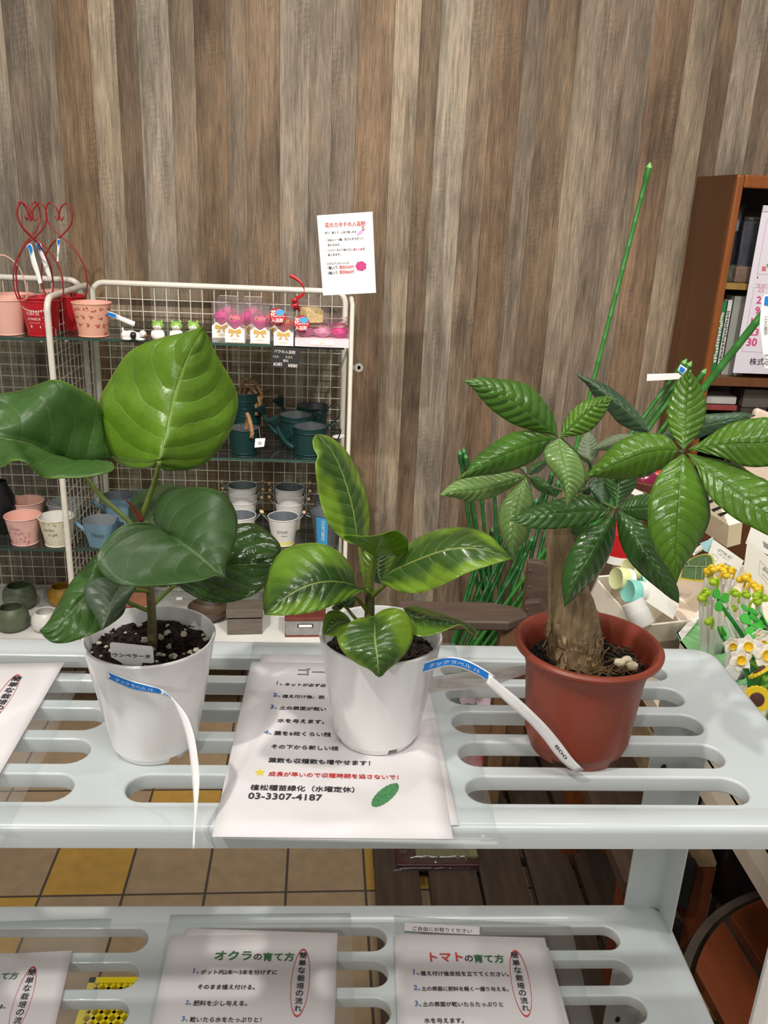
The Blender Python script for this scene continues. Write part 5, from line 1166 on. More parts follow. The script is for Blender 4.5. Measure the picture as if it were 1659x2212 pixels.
# bath-rose sign on the front post
ys = RF - .016; sq = [aty(*px('k2', p), ys) for p in ((1005, 100), (1480, 68), (1510, 760), (1058, 783))]
t = thing('laminated_sign', 'white laminated sign with red headline fixed above the rack end', 'sign', tuple(sum(sq, Vector()) / 4))
b = MB(); b.slab(sq, (0, -1, 0), .001); sg = b.build('sheet', PAPER, t, smooth=0)
lam = [aty(*px('k2', p), ys) for p in ((995, 100), (1484, 64), (1516, 763), (1052, 787))]; b = MB(); b.slab([p + Vector((0, -.0016, 0)) for p in lam], (0, -1, 0), .0004); b.build('laminate', clear('laminate', (252, 252, 252), haze=.03, rough=.12, refl=.6), t, smooth=0)
def sgn(m, rows, bold=.03, nm='printed_text'):
    b = MB()
    for s, p, q in rows: write(b, s, aty(*px('k2', p), ys - .001), aty(*px('k2', q), ys - .001), (0, -1, 0), bold, 1.15, .0003)
    ink(b, sg, m, nm)
I_R2 = mat('sign_print_red', (196, 44, 44), .7)
sgn(I_R2, [('花のカタチの入浴剤', (1075, 203), (1418, 186))], .05); sgn(I_R2, [('香りと泡', (1318, 400), (1393, 397)), ('税別350円', (1197, 556), (1320, 552)), ('税別800円', (1199, 598), (1322, 594))], .05)
sgn(I_K, [('見て、香りで、入浴で楽しめる', (1075, 260), (1342, 248)), ('・200Lに1〜2輪、花びらをちぎって', (1083, 322), (1404, 305)), ('浮かせます。', (1097, 365), (1207, 359)), ('・シャワーなどで溶かすと、', (1085, 408), (1316, 400)), ('を', (1397, 396), (1415, 395)), ('楽しめます。', (1100, 447), (1210, 442)), ('小さなプレゼントにも', (1090, 522), (1281, 514)), ('1輪入り', (1098, 560), (1182, 556)), ('3輪入り', (1100, 604), (1183, 600))], .04)
b = MB()
def pic(pts): b.add([aty(*px('k2', p), ys - .0014) for p in pts], [tuple(range(len(pts)))])
pic([(1382 + 44 * (1 + .13 * (k % 2)) * math.cos(k * PI / 7), 533 + 40 * (1 + .13 * (k % 2)) * math.sin(k * PI / 7)) for k in range(14)]); b.build('printed_rose', mat('print_rose', (196, 56, 124), .7, noise=.3, nscale=900), sg, smooth=0, recalc=False)
b = MB(); pic([(1380 + 36 * math.cos(a) * .9 - 10 * math.sin(a), 244 + 22 * math.sin(a) - 18 * math.cos(a)) for a in np.linspace(0, 6.1, 20)]); b.build('printed_bath', mat('print_lilac', (206, 160, 200), .7), sg, smooth=0, recalc=False)
b = MB(); pic([(1398 + 14 * math.cos(a), 211 + 15 * math.sin(a)) for a in np.linspace(0, 6.1, 14)]); b.build('printed_bather', mat('print_skin', (226, 180, 150), .7), sg, smooth=0, recalc=False)
b = MB(); v0 = [aty(*px('k2', p), ys - .0017) for p in ((1384, 204), (1392, 195), (1404, 195), (1412, 204), (1398, 201))]; b.add(v0, [(0, 1, 2, 3, 4)]); b.build('printed_hair', I_K, sg, smooth=0, recalc=False)
# ---- second glass shelf: teal tin ware -------------------------------------------------------
TEAL = mat('teal_paint', (16, 50, 48), .4, noise=.12, nscale=90); ZINC = mat('zinc_inside', (150, 154, 156), .3, metal=.8, noise=.15, nscale=60); ROPE = mat('jute_rope', (150, 112, 74), .9, noise=.3, nscale=200, bump=.8, bscale=300)
def rope_loop(parent, pts, r=.0055):
    P_ = curve3(pts, 40); b = MB()
    for k in range(3):
        Q = []
        for i, p in enumerate(P_):
            tn = (P_[min(i + 1, 39)] - P_[max(i - 1, 0)]).normalized(); u = tn.orthogonal().normalized(); w_ = tn.cross(u); a = i * .75 + k * 2 * PI / 3
            Q.append(p + (u * math.cos(a) + w_ * math.sin(a)) * r * .5)
        b.tube(Q, r * .62, 6)
    o = b.build('rope_handle', ROPE, None, smooth=180); o.parent = parent; return o
def teal_bucket(label, loc, rz, rope=True, grp='teal rope-handled buckets'):
    t = thing('rope_bucket', label, 'bucket', group=grp); put(t, loc, rz); rt, rb, h = .0425, .033, .079; bd = tin(t, rt, rb, h, TEAL, ZINC)
    b = MB(); b.tube([((rb + .0026) * math.cos(2 * PI * i / 32), (rb + .0026) * math.sin(2 * PI * i / 32), .010) for i in range(32)], .0014, 6, closed=True); o = b.build('band', TEAL, None, smooth=180); o.parent = bd
    if rope: rope_loop(t, [Vector((.0, -rt - .003, h - .020)), Vector((.002, -rt - .004, h - .002)), Vector((.006, -.024, h + .026)), Vector((.012, .002, h + .034)), Vector((.022, rt * .5, h + .018)), Vector((.024, rt * .75, h - .004)), Vector((.022, rt * .78, h - .018))])
    return t
p = kx('k4', 425, 846, S2)
tb = teal_bucket('teal tin bucket with rope handle and hanging white tag', (p.x, p.y + .033, S2), .55)
small = [aty(*px('k4', q), p.y + .0) for q in ((545, 660), (642, 656), (630, 738), (537, 748))]
b = MB(); b.slab(small, (0, -1, 0), .0006); tg = b.build('hang_tag', PAPERW, tb, smooth=0) if False else None
def world_part(mb, name, m, parent, smooth=0):
    """a part given in room coordinates under a thing that is turned"""
    Rz = Matrix.Rotation(-parent.rotation_euler.z, 3, 'Z'); o_ = Vector(parent.location)
    mb.v = [tuple(Rz @ (Vector(q) - o_)) for q in mb.v]
    o = mb.build(name, m, None, smooth=smooth); o.parent = parent; return o
tg = world_part(b, 'hang_tag', PAPERW, tb)
b = MB(); c_ = sum(small, Vector()) / 4
for a0, a1, w_ in ((0, 6.28, 0),): 
    b.prism([c_ + Vector((.0055 * math.cos(a), -.0008, .0055 * math.sin(a) - .001)) for a in np.linspace(0, 6, 14)], (0, -.0003, 0))
world_part(b, 'tag_print', mat('tag_grey', (186, 178, 176), .7), tb)
b = MB(); b.tube([aty(*px('k4', (580, 545)), p.y + .02), aty(*px('k4', (585, 600)), p.y + .01), aty(*px('k4', (594, 660)), p.y)], .0008, 6); world_part(b, 'tag_string', ROPE, tb)
ps = kx('k4', 452, 690, S2)
for k in range(4):
    teal_bucket(('lowest teal bucket', 'second lowest teal bucket', 'second highest teal bucket', 'topmost teal bucket')[k] + ' of the nested stack behind the rope-handled one', (ps.x, ps.y + .035, S2 + .021 * k), .5 + .25 * k, rope=(k != 0), grp='nested teal buckets')
pl = aty(232, 905, RF + .10)
teal_bucket('teal bucket with rope handle half hidden behind the upright fig leaf', (pl.x, RF + .09, S2), 1.6, True)
def can(label, loc, rz, ang=0):
    t = thing('watering_can', label, 'watering can', group='teal watering cans'); put(t, loc, rz); rt, rb, h = .047, .044, .086; bd = tin(t, rt, rb, h, TEAL, ZINC)
    for z in (.012, h - .014):
        b = MB(); b.tube([((rb + .0022 * 1 + (rt - rb) * z / h) * math.cos(2 * PI * i / 32), (rb + .0022 + (rt - rb) * z / h) * math.sin(2 * PI * i / 32), z) for i in range(32)], .0014, 6, closed=True); o = b.build('band', TEAL, None, smooth=180); o.parent = bd
    b = MB(); P_ = curve3([Vector((-rb, 0, .022)), Vector((-rb - .02, 0, .036)), Vector((-rb - .038, 0, .062)), Vector((-rb - .050, 0, .086))], 16); b.tube(P_, [.0085 - .003 * i / 15 for i in range(16)], 12); sp_ = b.build('spout', TEAL, None, smooth=180); sp_.parent = t
    b = MB(); R = Matrix.Rotation(math.radians(-28), 3, 'Y'); b.lathe([(.0056, -.004), (.018, .020), (.019, .023), (.017, .024)], tuple(P_[-1]), 24, R=R); o = b.build('rose_head', TEAL, None, smooth=50); o.parent = sp_
    b = MB(); H_ = curve3([Vector((rt - .002, 0, h - .012)), Vector((rt + .018, 0, h + .006)), Vector((rt + .036, 0, h - .004)), Vector((rt + .034, 0, h - .035)), Vector((rt + .012, 0, .030)), Vector((rb, 0, .022))], 36)
    vs = []
    for q in H_: vs += [q + Vector((0, -.006, 0)), q + Vector((0, .006, 0))]
    b.add(vs, [(2 * i, 2 * i + 1, 2 * i + 3, 2 * i + 2) for i in range(35)]); o = b.build('handle', TEAL, None, smooth=180, solid=.0016, recalc=False); o.parent = t
    return t
p = kx('k4', 1065, 866, S2); can('front teal watering can, its handle towards the front post', (p.x, p.y + .044, S2), .12)
p = kx('k4', 925, 738, S2); can('teal watering can in the middle, spout over the rope bucket', (p.x, p.y + .044, S2), .05)
p = kx('k4', 1090, 640, S2); can('teal watering can at the back by the mesh panel', (p.x, p.y + .044, S2), .08)
q4 = [aty(*px('k4', q), kx('k4', 1350, 660, S2).y) for q in ((1300, 630), (1400, 618), (1412, 642), (1345, 664), (1288, 648))]
t = thing('loose_tag', 'small white tag lying on the glass behind the front watering can', 'tag', tuple(kx('k4', 1350, 655, S2))); b = MB(); b.prism([kx('k4', q[0], q[1], S2 + .0006) for q in ((1300, 630), (1400, 618), (1412, 642), (1345, 664), (1288, 648))], (0, 0, .0006)); b.build('card', PAPERW, t, smooth=0)

# ---- third glass shelf: pails ---------------------------------------------------------------------
PAIL = mat('white_pail', (214, 210, 206), .4, noise=.04); GREYI = mat('grey_inside', (116, 122, 128), .35, metal=.3, noise=.15, nscale=90); WOODG = mat('wood_grip', (196, 164, 122), .6, noise=.15, nscale=120); DGREY = mat('print_dark', (92, 88, 84), .7)
YEL = mat('pale_yellow_print', (226, 214, 128), .5)
def pail(label, loc, rz, word=False, grp='white pails with wooden grips', low=True):
    t = thing('wood_grip_pail', label, 'pail', group=grp); put(t, loc, rz); rt, rb, h = .0445, .0315, .086; bd = tin(t, rt, rb, h, PAIL, GREYI, .0014)
    fx = wrapf(rt, rb, h, -PI / 2 - rz)
    b = MB(); n = 40; vs = []
    for i in range(n):
        a = 2 * PI * i / n
        for y in (.0035, .016): r_ = rb + (rt - rb) * y / h + .0004; vs.append((r_ * math.cos(a), r_ * math.sin(a), y))
    b.add(vs, [(2 * i, 2 * ((i + 1) % n), 2 * ((i + 1) % n) + 1, 2 * i + 1) for i in range(n)]); o = b.build('yellow_band', YEL, None, smooth=180, recalc=False); o.parent = bd
    wrap_text(bd, 'BONNE', fx, -.015, .015, .044, DGREY, 1.5); 
    if word:
        wrap_text(bd, 'chance', fx, -.004, .014, .034, DGREY, 1.3, slant=.4)
    for sg in (-1, 1):
        b = MB(); P_ = [Vector((sg * (rt - .004), -.012, h - .014)), Vector((sg * (rt + .012), -.010, h + .004)), Vector((sg * (rt + .016), 0, h + .010)), Vector((sg * (rt + .012), .010, h + .004)), Vector((sg * (rt - .004), .012, h - .014))]
        b.tube(P_, .0011, 6); hd = b.build('wire_handle', GREYI, None, smooth=60); hd.parent = t
        b = MB(); c0 = Vector((sg * (rt + .0158), 0, h + .0095)); b.lathe([(.0042, -.013), (.0052, -.011), (.0050, -.004), (.0044, -.0032), (.0050, -.0024), (.0052, .011), (.0042, .013), (.0016, .013)], tuple(c0), 14, R=Matrix.Rotation(PI / 2 - .5, 3, 'X')); o = b.build('wooden_grip', WOODG, None, smooth=40); o.parent = hd
    return t
p = kx('k4', 808, 1712, S3); pail('front white pail with dark lettering and yellow foot band', (p.x, p.y + .031, S3), .05, True)
p = kx('k4', 395, 1700, S3); pail('front white pail half hidden by the dark glossy fig leaf', (p.x, p.y + .031, S3), .0)
for sx_, sy_, nm in ((415, 1545, 'left'), (868, 1560, 'right')):
    p = kx('k4', sx_, sy_, S3)
    for k in range(3):
        pail('%s white pail of the nested stack behind the %s' % (('lowest', 'middle', 'topmost')[k], 'half-hidden pail' if nm == 'left' else 'front lettered pail'), (p.x + (.002 if k == 1 else 0), p.y + .031, S3 + .024 * k), .1 * k - .1, False, 'nested white pails')
GPAIL = mat('grey_zinc_pail', (112, 114, 116), .4, metal=.5, noise=.15, nscale=80)
p = kx('k4', 1235, 1725, S3); t = thing('labelled_pail', 'grey zinc pail with blue label and white lettering', 'pail'); put(t, (p.x, p.y + .036, S3), 0); rt, rb, h = .048, .034, .104; bd = tin(t, rt, rb, h, GPAIL, GREYI)
fx = wrapf(rt, rb, h); b = MB(); b.grid(lambda u, v: fx(-.034 + .036 * u, .010 + .088 * v), 8, 8); lb = b.build('blue_label', mat('label_sky', (60, 150, 200), .5), None, smooth=180, recalc=False); lb.parent = bd
b = MB(); v, f, x0, x1 = glyphs('COURT REPOS', 0); kk = .066 / (x1 - x0); b.add([fx(-.016 + p_[1] * kk * 1.3, .090 - (p_[0] - x0) * kk, .0009) for p_ in v], f); o = b.build('printed_text', WPRINT, None, smooth=0, recalc=False); o.parent = lb
for sg in (-1, 1):
    b = MB(); b.tube(curve3([Vector((sg * rt * .98, -.012, h - .016)), Vector((sg * (rt + .014), -.008, h - .012)), Vector((sg * (rt + .014), .008, h - .012)), Vector((sg * rt * .98, .012, h - .016))], 12), .0024, 8); o = b.build('ear_handle', GPAIL, None, smooth=180); o.parent = t
t = thing('zinc_pail', 'plain grey zinc pail behind the blue-labelled one', 'pail'); put(t, (p.x + .004, p.y + .15, S3), 0); tin(t, .048, .034, .104, GPAIL, GREYI)

# left bay of the third shelf
CREAM = mat('cream_printed_tin', (226, 220, 196), .45); PKM = mat('pink_marbled_tin', (232, 186, 176), .45, noise=.12, nscale=50); WEN = mat('white_enamel', (232, 230, 224), .3); OLV = mat('print_olive', (146, 144, 92), .7); PKD = mat('print_pink', (214, 132, 150), .7); GRT = mat('grey_tin', (150, 152, 150), .4)
def tinpot(label, x, y, mo, mi, back=0, style=None, grp='printed tin pots'):
    p = kx('k3', x, y, S3 - .004); t = thing('printed_tin_pot', label, 'tin pot', group=grp); put(t, (p.x, p.y + .035 + back, S3 - .004), 0); rt, rb, h = .0495, .0355, .084; bd = tin(t, rt, rb, h, mo, mi)
    fx = wrapf(rt, rb, h); rr = random.Random(x)
    if style:
        b = MB()
        for i in range(26 if style == 'olive' else 16):
            xx = rr.uniform(-.05, .055); yy = (h - .006 - abs(rr.gauss(0, .006))) if style == 'olive' else rr.uniform(.006, .045)
            blob(b, fx, xx, yy, rr.uniform(.0012, .0028) if style == 'olive' else rr.uniform(.0018, .0045), rr.uniform(.001, .0018) if style == 'olive' else rr.uniform(.0018, .004), rot=rr.uniform(0, 3))
        o = b.build('printed_leaves' if style == 'olive' else 'printed_petals', OLV if style == 'olive' else PKD, None, smooth=0, recalc=False); o.parent = bd
        wrap_text(bd, 'Garden', fx, -.030, .004, .052, DGREY if style == 'olive' else mat('print_mauve', (170, 130, 140), .7), 1.2, slant=.3); wrap_text(bd, 'to gift', fx, -.014, .012, .038, DGREY if style == 'olive' else mat('print_mauve', (170, 130, 140), .7), 1.2, slant=.3)
    return t
tinpot('front pink tin pot with petal print, farthest from the divider', 225, 1872, PKM, PINK, 0, 'pink'); tinpot('front cream tin pot with leaf print touching the divider', 585, 1885, CREAM, WEN, 0, 'olive')
tinpot('dusky pink tin pot standing behind the front pink one', 268, 1700, PKM, PINK, .0); tinpot('grey tin pot standing behind the cream one', 672, 1720, GRT, GRT, .0)
BLK = mat('black_ceramic', (22, 22, 24), .25)
p = kx('k3', -20, 1800, S3 - .004); t = thing('black_vase', 'black glossy vase cut off by the photo edge on the third shelf', 'vase'); put(t, (p.x - .01, p.y + .07, S3 - .004)); b = MB(); b.lathe([(.03, 0), (.042, .01), (.046, .06), (.040, .11), (.026, .14), (.024, .155), (.021, .155), (.022, .138), (.036, .10)], (0, 0, 0), 32, True, True); o = b.build('body', BLK, None, smooth=60); o.parent = t
# blue square watering cans
BLU = mat('pale_blue_tin', (112, 146, 166), .45, noise=.06, nscale=60); BLI = mat('blue_grey_inside', (120, 124, 130), .4)
def sqcan(label, loc, rz, word):
    t = thing('square_watering_can', label, 'watering can', group='pale blue watering cans'); put(t, loc, rz); h = .078
    def sq(r_, z, n=40):
        o_ = []
        for i in range(n):
            a = 2 * PI * i / n; c_, s_ = math.cos(a), math.sin(a); e_ = 2 / (2.4 + 3.6 * (1 - z / h)); o_.append(Vector((r_ * math.copysign(abs(c_) ** e_, c_), r_ * .92 * math.copysign(abs(s_) ** e_, s_), z)))
        return o_
    b = MB(); n = 40; rows = [(.030, .001), (.035, h * .3), (.042, h * .65), (.050, h)]; b.mi = 0
    for i in range(3): 
        q = sq(*rows[i]) + sq(*rows[i + 1]); b.add(q, [(j, (j + 1) % n, n + (j + 1) % n, n + j) for j in range(n)])
    b.add(sq(.030, .001), [tuple(range(n))]); b.mi = 1
    q = sq(.0486, h) + sq(.034, h * .3); b.add(q, [(n + j, n + (j + 1) % n, (j + 1) % n, j) for j in range(n)]); b.add(sq(.034, h * .3), [tuple(range(n))])
    q = sq(.050, h) + sq(.0486, h); b.mi = 0; b.add(q, [(j, (j + 1) % n, n + (j + 1) % n, n + j) for j in range(n)])
    bd = b.build('body', [BLU, BLI], None, smooth=50); bd.parent = t
    b = MB(); P_ = [Vector((-.034, 0, .022)), Vector((-.060, 0, .040)), Vector((-.088, 0, .056))]; b.tube(P_, [.009, .0065, .0058], 12); o = b.build('spout', BLU, None, smooth=60); o.parent = t
    b = MB(); H_ = curve3([Vector((.044, 0, h - .004)), Vector((.060, 0, h + .020)), Vector((.078, 0, h + .010)), Vector((.076, 0, h - .022)), Vector((.050, 0, h - .046)), Vector((.036, 0, h - .052))], 30); vs = []
    for q in H_: vs += [q + Vector((0, -.006, 0)), q + Vector((0, .006, 0))]
    b.add(vs, [(2 * i, 2 * i + 1, 2 * i + 3, 2 * i + 2) for i in range(29)]); o = b.build('handle', BLU, None, smooth=180, solid=.0016, recalc=False); o.parent = t
    if word:
        b = MB(); v, f, x0, x1 = glyphs('Fleurir', 0); kk = .040 / (x1 - x0); b.add([Vector((-.008 + (p_[0] - x0) * kk + p_[1] * kk * .3, -.0372 - .10 * (.040 + p_[1] * kk - .03), .040 + p_[1] * kk * 1.3)) for p_ in v], f); o = b.build('printed_text', DGREY, None, smooth=0, recalc=False); o.parent = bd
    return t
p = kx('k3', 1060, 1905, S3); sqcan('front pale blue watering can with dark script by the divider', (p.x, p.y + .034, S3), -.35, True)
p = kx('k3', 1235, 1640, S3); sqcan('pale blue watering can behind the scripted one', (p.x, p.y + .05, S3), -.1, False)

# ---- base board: ceramics and boxes --------------------------------------------------------------------
def bowlpot(label, fx_, fy_, m, r_, h, grp='round ceramic pots'):
    p = atz(fx_, fy_, S0); t = thing('round_pot', label, 'ceramic pot', group=grp); put(t, (p.x, p.y + r_ * .7, S0)); b = MB()
    b.lathe([(r_ * .62, 0), (r_ * .9, h * .16), (r_, h * .45), (r_ * .92, h * .78), (r_ * .70, h * .97), (r_ * .66, h), (r_ * .62, h * .97), (r_ * .82, h * .7), (r_ * .88, h * .45), (r_ * .6, h * .12)], (0, 0, 0), 36); o = b.build('body', m, None, smooth=60); o.parent = t
OLG = mat('olive_glaze', (92, 100, 76), .45, noise=.1, nscale=60); bowlpot('round olive green pot at the front edge of the base board', 20, 1369, OLG, .050, .074); bowlpot('round olive green pot behind the front olive one', 36, 1322, OLG, .052, .078)
bowlpot('round white pot beside the front olive one', 94, 1369, mat('white_glaze', (224, 220, 214), .35), .043, .062); bowlpot('round mustard pot behind the white one', 128, 1312, mat('mustard_glaze', (184, 138, 44), .4), .043, .062)
TERR = mat('terracotta_box', (168, 108, 80), .7, noise=.1); p = atz(287, 1318, S0); t = thing('terracotta_box', 'open terracotta coloured box behind the fig stem', 'box'); put(t, (p.x, p.y + .05, S0), .1)
b = MB(); W, D, Hh = .11, .07, .055; q = .005
b.box((0, 0, .003), (W, D, .006)); b.box((0, -D / 2 + q / 2, Hh / 2), (W, q, Hh)); b.box((0, D / 2 - q / 2, Hh / 2), (W, q, Hh)); b.box((-W / 2 + q / 2, 0, Hh / 2), (q, D - 2 * q, Hh)); b.box((W / 2 - q / 2, 0, Hh / 2), (q, D - 2 * q, Hh)); o = b.build('body', TERR, None, smooth=0); o.parent = t
BRB = mat('brown_bowl', (84, 66, 52), .5, noise=.1); p = atz(447, 1352, S0); t = thing('brown_bowl', 'shallow brown bowl behind the fig pot rim', 'bowl'); put(t, (p.x, p.y + .05, S0)); b = MB(); b.lathe([(.03, 0), (.055, .018), (.066, .045), (.063, .045), (.052, .020), (.028, .005)], (0, 0, 0), 36); o = b.build('body', BRB, None, smooth=60); o.parent = t
p = atz(385, 1330, S0); t = thing('clear_packet', 'small clear packet with a white label lying behind the fig stem', 'packet'); put(t, (p.x, p.y + .08, S0), .2); b = MB(); b.box((0, 0, .02), (.07, .03, .04)); o = b.build('film', CELLO, None, smooth=0, bevel=.004); o.parent = t; b = MB(); b.box((-.01, -.016, .03), (.018, .0006, .010)); o = b.build('white_label', PAPERW, None, smooth=0); o.parent = t
WGR = mat('weathered_wood_box', (104, 94, 84), .75, noise=.25, nscale=60, stretch=(.3, 3, 3)); p = atz(525, 1373, S0); t = thing('lidded_box', 'weathered grey wooden box with a lid and dark gap', 'box'); put(t, (p.x + .002, p.y + .04, S0), .09); W, D = .112, .075
b = MB(); b.box((0, 0, .026), (W - .006, D - .006, .052)); o = b.build('body', WGR, None, smooth=0, bevel=.002); o.parent = t
b = MB(); b.box((0, 0, .054), (W - .014, D - .014, .010)); o = b.build('gap', mat('gap_dark', (26, 22, 20), .8), None, smooth=0); o.parent = t
b = MB(); b.box((0, 0, .072), (W, D, .028)); o = b.build('lid', WGR, None, smooth=0, bevel=.003); o.parent = t
p = atz(655, 1376, S0); t = thing('tin_box', 'zinc box with reddish brown lid and label beside the lidded wooden box', 'box'); put(t, (p.x + .004, p.y + .04, S0), .05); W, D = .120, .078
b = MB(); b.box((0, 0, .028), (W, D, .056)); o = b.build('body', mat('zinc_box', (148, 148, 146), .5, metal=.3, noise=.15, nscale=50), None, smooth=0, bevel=.002); o.parent = t
b = MB(); b.box((0, 0, .003), (W + .003, D + .003, .006)); o = b.build('foot_rim', mat('rust_red', (112, 52, 40), .6, noise=.2), None, smooth=0); o.parent = t
b = MB(); b.box((0, 0, .061), (W + .006, D + .006, .012)); o = b.build('lid', mat('rust_red', (112, 52, 40), .6), None, smooth=0, bevel=.002); o.parent = t
b = MB(); b.box((0, -D / 2 - .0006, .038), (.048, .001, .012)); b.mi = 0; lb = b.build('label_holder', mat('dark_metal', (64, 58, 54), .4, metal=.6), None, smooth=0); lb.parent = t; b = MB(); b.box((0, -D / 2 - .0014, .038), (.040, .0006, .008)); o = b.build('paper_slip', PAPERW, None, smooth=0); o.parent = lb
# ================================================================ GARDEN STAKES
SG = mat('stake_green', (30, 84, 34), .38, noise=.1, nscale=60); SGL = mat('stake_green_light', (52, 116, 46), .4, noise=.1, nscale=60); SGD = mat('stake_cap_dark', (64, 124, 62), .45); SGT = mat('stake_tip', (120, 178, 96), .45)
def stake(label, top, bot, r=.0058, group='green garden stakes', seed=0, capm=SGT, m=None):
    t = thing('garden_stake', label, 'garden stake', tuple(bot), group); d = (Vector(top) - Vector(bot)); L = d.length; d.normalize(); rr = random.Random(seed)
    pts = []; rs = []; z = 0; step = .062 + rr.uniform(-.004, .004); n = int((L - .05) / step)
    for i in range(n + 1):
        q = i * step
        for dz, k in ((-.003, 1.0), (0, 1.13), (.003, 1.0)):
            if 0 < q + dz < L - .05: pts.append(Vector(bot) + d * (q + dz)); rs.append(r * k)
    pts = [Vector(bot)] + pts + [Vector(bot) + d * (L - .045), Vector(bot) + d * (L - .042), Vector(bot) + d * (L - .014)]; rs = [r] + rs + [r, r * 1.35, r * 1.35]
    b = MB(); b.tube(pts, rs, 10); b.build('rod', m or SGL, t, smooth=50)
    b = MB(); b.tube([Vector(bot) + d * (L - .0142), Vector(bot) + d * (L - .010), Vector(bot) + d * L], [r * 1.35, r * 1.2, r * .12], 10); b.build('tip_cap', capm, t, smooth=50)
    return t
Z6 = lambda x, y: (900 + x / 4.0225, 900 + y / 4.0225)
def st(label, tp, tY, bX, bY, bz=.004, seed=0, **kw): return stake(label, aty(*tp, tY), Vector((bX, bY, bz)), seed=seed, **kw)
st('tallest green garden stake rising high above the thick-trunked tree', (1405, 350), 2.26, .50, 2.17, seed=1)
GB = 'green garden stakes bundled behind the armrest'
S_ = 'green garden stake '
for i, (lab, p, q, ty, by) in enumerate([
    (S_ + 'with the leftmost top end of the bundle', (372, 287), (540, 1620), 2.44, 2.30), (S_ + 'with its top end just behind the leftmost one', (407, 268), (590, 1620), 2.47, 2.34), (S_ + 'third from the left in the bundle, slightly shorter', (423, 318), (612, 1620), 2.42, 2.27),
    (S_ + 'rising straight behind the pale leaflet, fourth from the left', (548, 560), (640, 1620), 2.43, 2.26), (S_ + 'rising straight behind the pale leaflet, fifth from the left', (668, 520), (702, 1620), 2.44, 2.25), (S_ + 'short one ending behind the fifth', (655, 958), (628, 1620), 2.46, 2.36)]):
    A = aty(*Z6(*p), ty); B = aty(*Z6(*q), ty - .04); d = B - A; t_ = (A.z - .004) / -d.z; e = A + d * t_
    stake(lab, A, Vector((e.x, by, .004)), group=GB, seed=10 + i, capm=SGD, m=SG)
for i, (p, q, ty, by) in enumerate([((590, 1010), (408, 1620), 2.40, 2.20), ((620, 1040), (445, 1620), 2.38, 2.22), ((760, 1000), (492, 1620), 2.42, 2.24), ((800, 1060), (560, 1620), 2.36, 2.19), ((880, 1000), (605, 1620), 2.39, 2.21), ((965, 1163), (720, 1620), 2.34, 2.18), ((1050, 700), (768, 1620), 2.44, 2.23), ((1010, 1040), (805, 1620), 2.35, 2.16), ((1185, 470), (838, 1620), 2.45, 2.20), ((1240, 545), (890, 1640), 2.43, 2.17), ((1275, 560), (940, 1640), 2.41, 2.15), ((1150, 560), (665, 1620), 2.46, 2.26), ((700, 1100), (520, 1620), 2.41, 2.32)]):
    A = aty(*Z6(*p), ty); B = aty(*Z6(*q), ty - .06); d = B - A; t_ = (A.z - .004) / -d.z; e = A + d * t_
    if i == 5: stake('short dark green garden stake whose top ends free between two leaflets', A, Vector((e.x, by, .004)), group=GB, seed=30 + i, capm=SG, m=SG)
    else: stake('green garden stake leaning right in the crossed bundle behind the armrest', A, Vector((e.x, by, .004)), group=GB, seed=30 + i, capm=SGD, m=SG)
RG = 'green garden stakes leaning towards the bookcase'
lean = [('green garden stake with paper tag leaning towards the bookcase', (1484, 775), 2.20), ('green garden stake whose tip ends just beside the tagged one', (1495, 780), 2.24), ('green garden stake whose tip hides behind the upright leaflet', (1493, 799), 2.18), ('short green garden stake nearest the bookcase edge', (1526, 796), 2.27)]
for i, (lab, p, ty) in enumerate(lean):
    A = aty(*p, ty); s = stake(lab, A, Vector((.215 + .03 * i, 2.25, .004)), group=RG, seed=50 + i)
    if i == 0:
        b = MB(); e0 = [aty(*p_, 2.16) for p_ in ((1398, 808), (1466, 806), (1478, 818), (1452, 820), (1397, 823))]; b.prism(e0, (0, .0006, 0)); tg = b.build('price_tag', PAPERW, s, smooth=0)
        b = MB(); e0 = [aty(*p_, 2.158) for p_ in ((1470, 787), (1485, 797), (1476, 811), (1464, 800))]; b.prism(e0, (0, .0006, 0)); b.build('tag_fold', PAPERW, tg, smooth=0)
        b = MB(); e0 = [aty(*p_, 2.156) for p_ in ((1471, 791), (1481, 798), (1475, 807), (1467, 800))]; b.prism(e0, (0, .0004, 0)); b.build('blue_print', BLUE, tg, smooth=0)
A = aty(1765, 530, 1.80); s = stake('thick green garden stake with white size tag, crossing the calendar', A, Vector((.27, 2.24, .004)), r=.0082, group=RG, seed=60)
tq = [aty(*p_, 1.70) for p_ in ((1652, 636), (1668, 636), (1668, 795), (1652, 795), (1641, 700), (1646, 645))]
b = MB(); b.prism(tq, (0, .0006, 0)); tg = b.build('size_tag', PAPERW, s, smooth=0)
b = MB(); b.prism([aty(*p_, 1.698) for p_ in ((1653, 640), (1668, 640), (1668, 662), (1651, 658))], (0, .0004, 0)); b.build('blue_print', BLUE, tg, smooth=0)
b = MB()
for txt, ya, yb in (('11×1800', 684, 722), ('170', 766, 788)):
    v, f, x0, x1 = glyphs(txt, 0); a = aty(1651, ya, 1.697); c_ = aty(1651, yb, 1.697); dn = c_ - a; k = dn.length / (x1 - x0); dn.normalize()
    b.add([a + dn * (p_[0] - x0) * k + Vector((1, 0, 0)) * p_[1] * k for p_ in v], f)
b.build('handwritten_size', INKB, tg, smooth=0, recalc=False)
b = MB(); b.prism([aty(*p_, .90) for p_ in ((1278, 994), (1289, 996), (1287, 1003), (1276, 1001))], (0, .0006, 0))

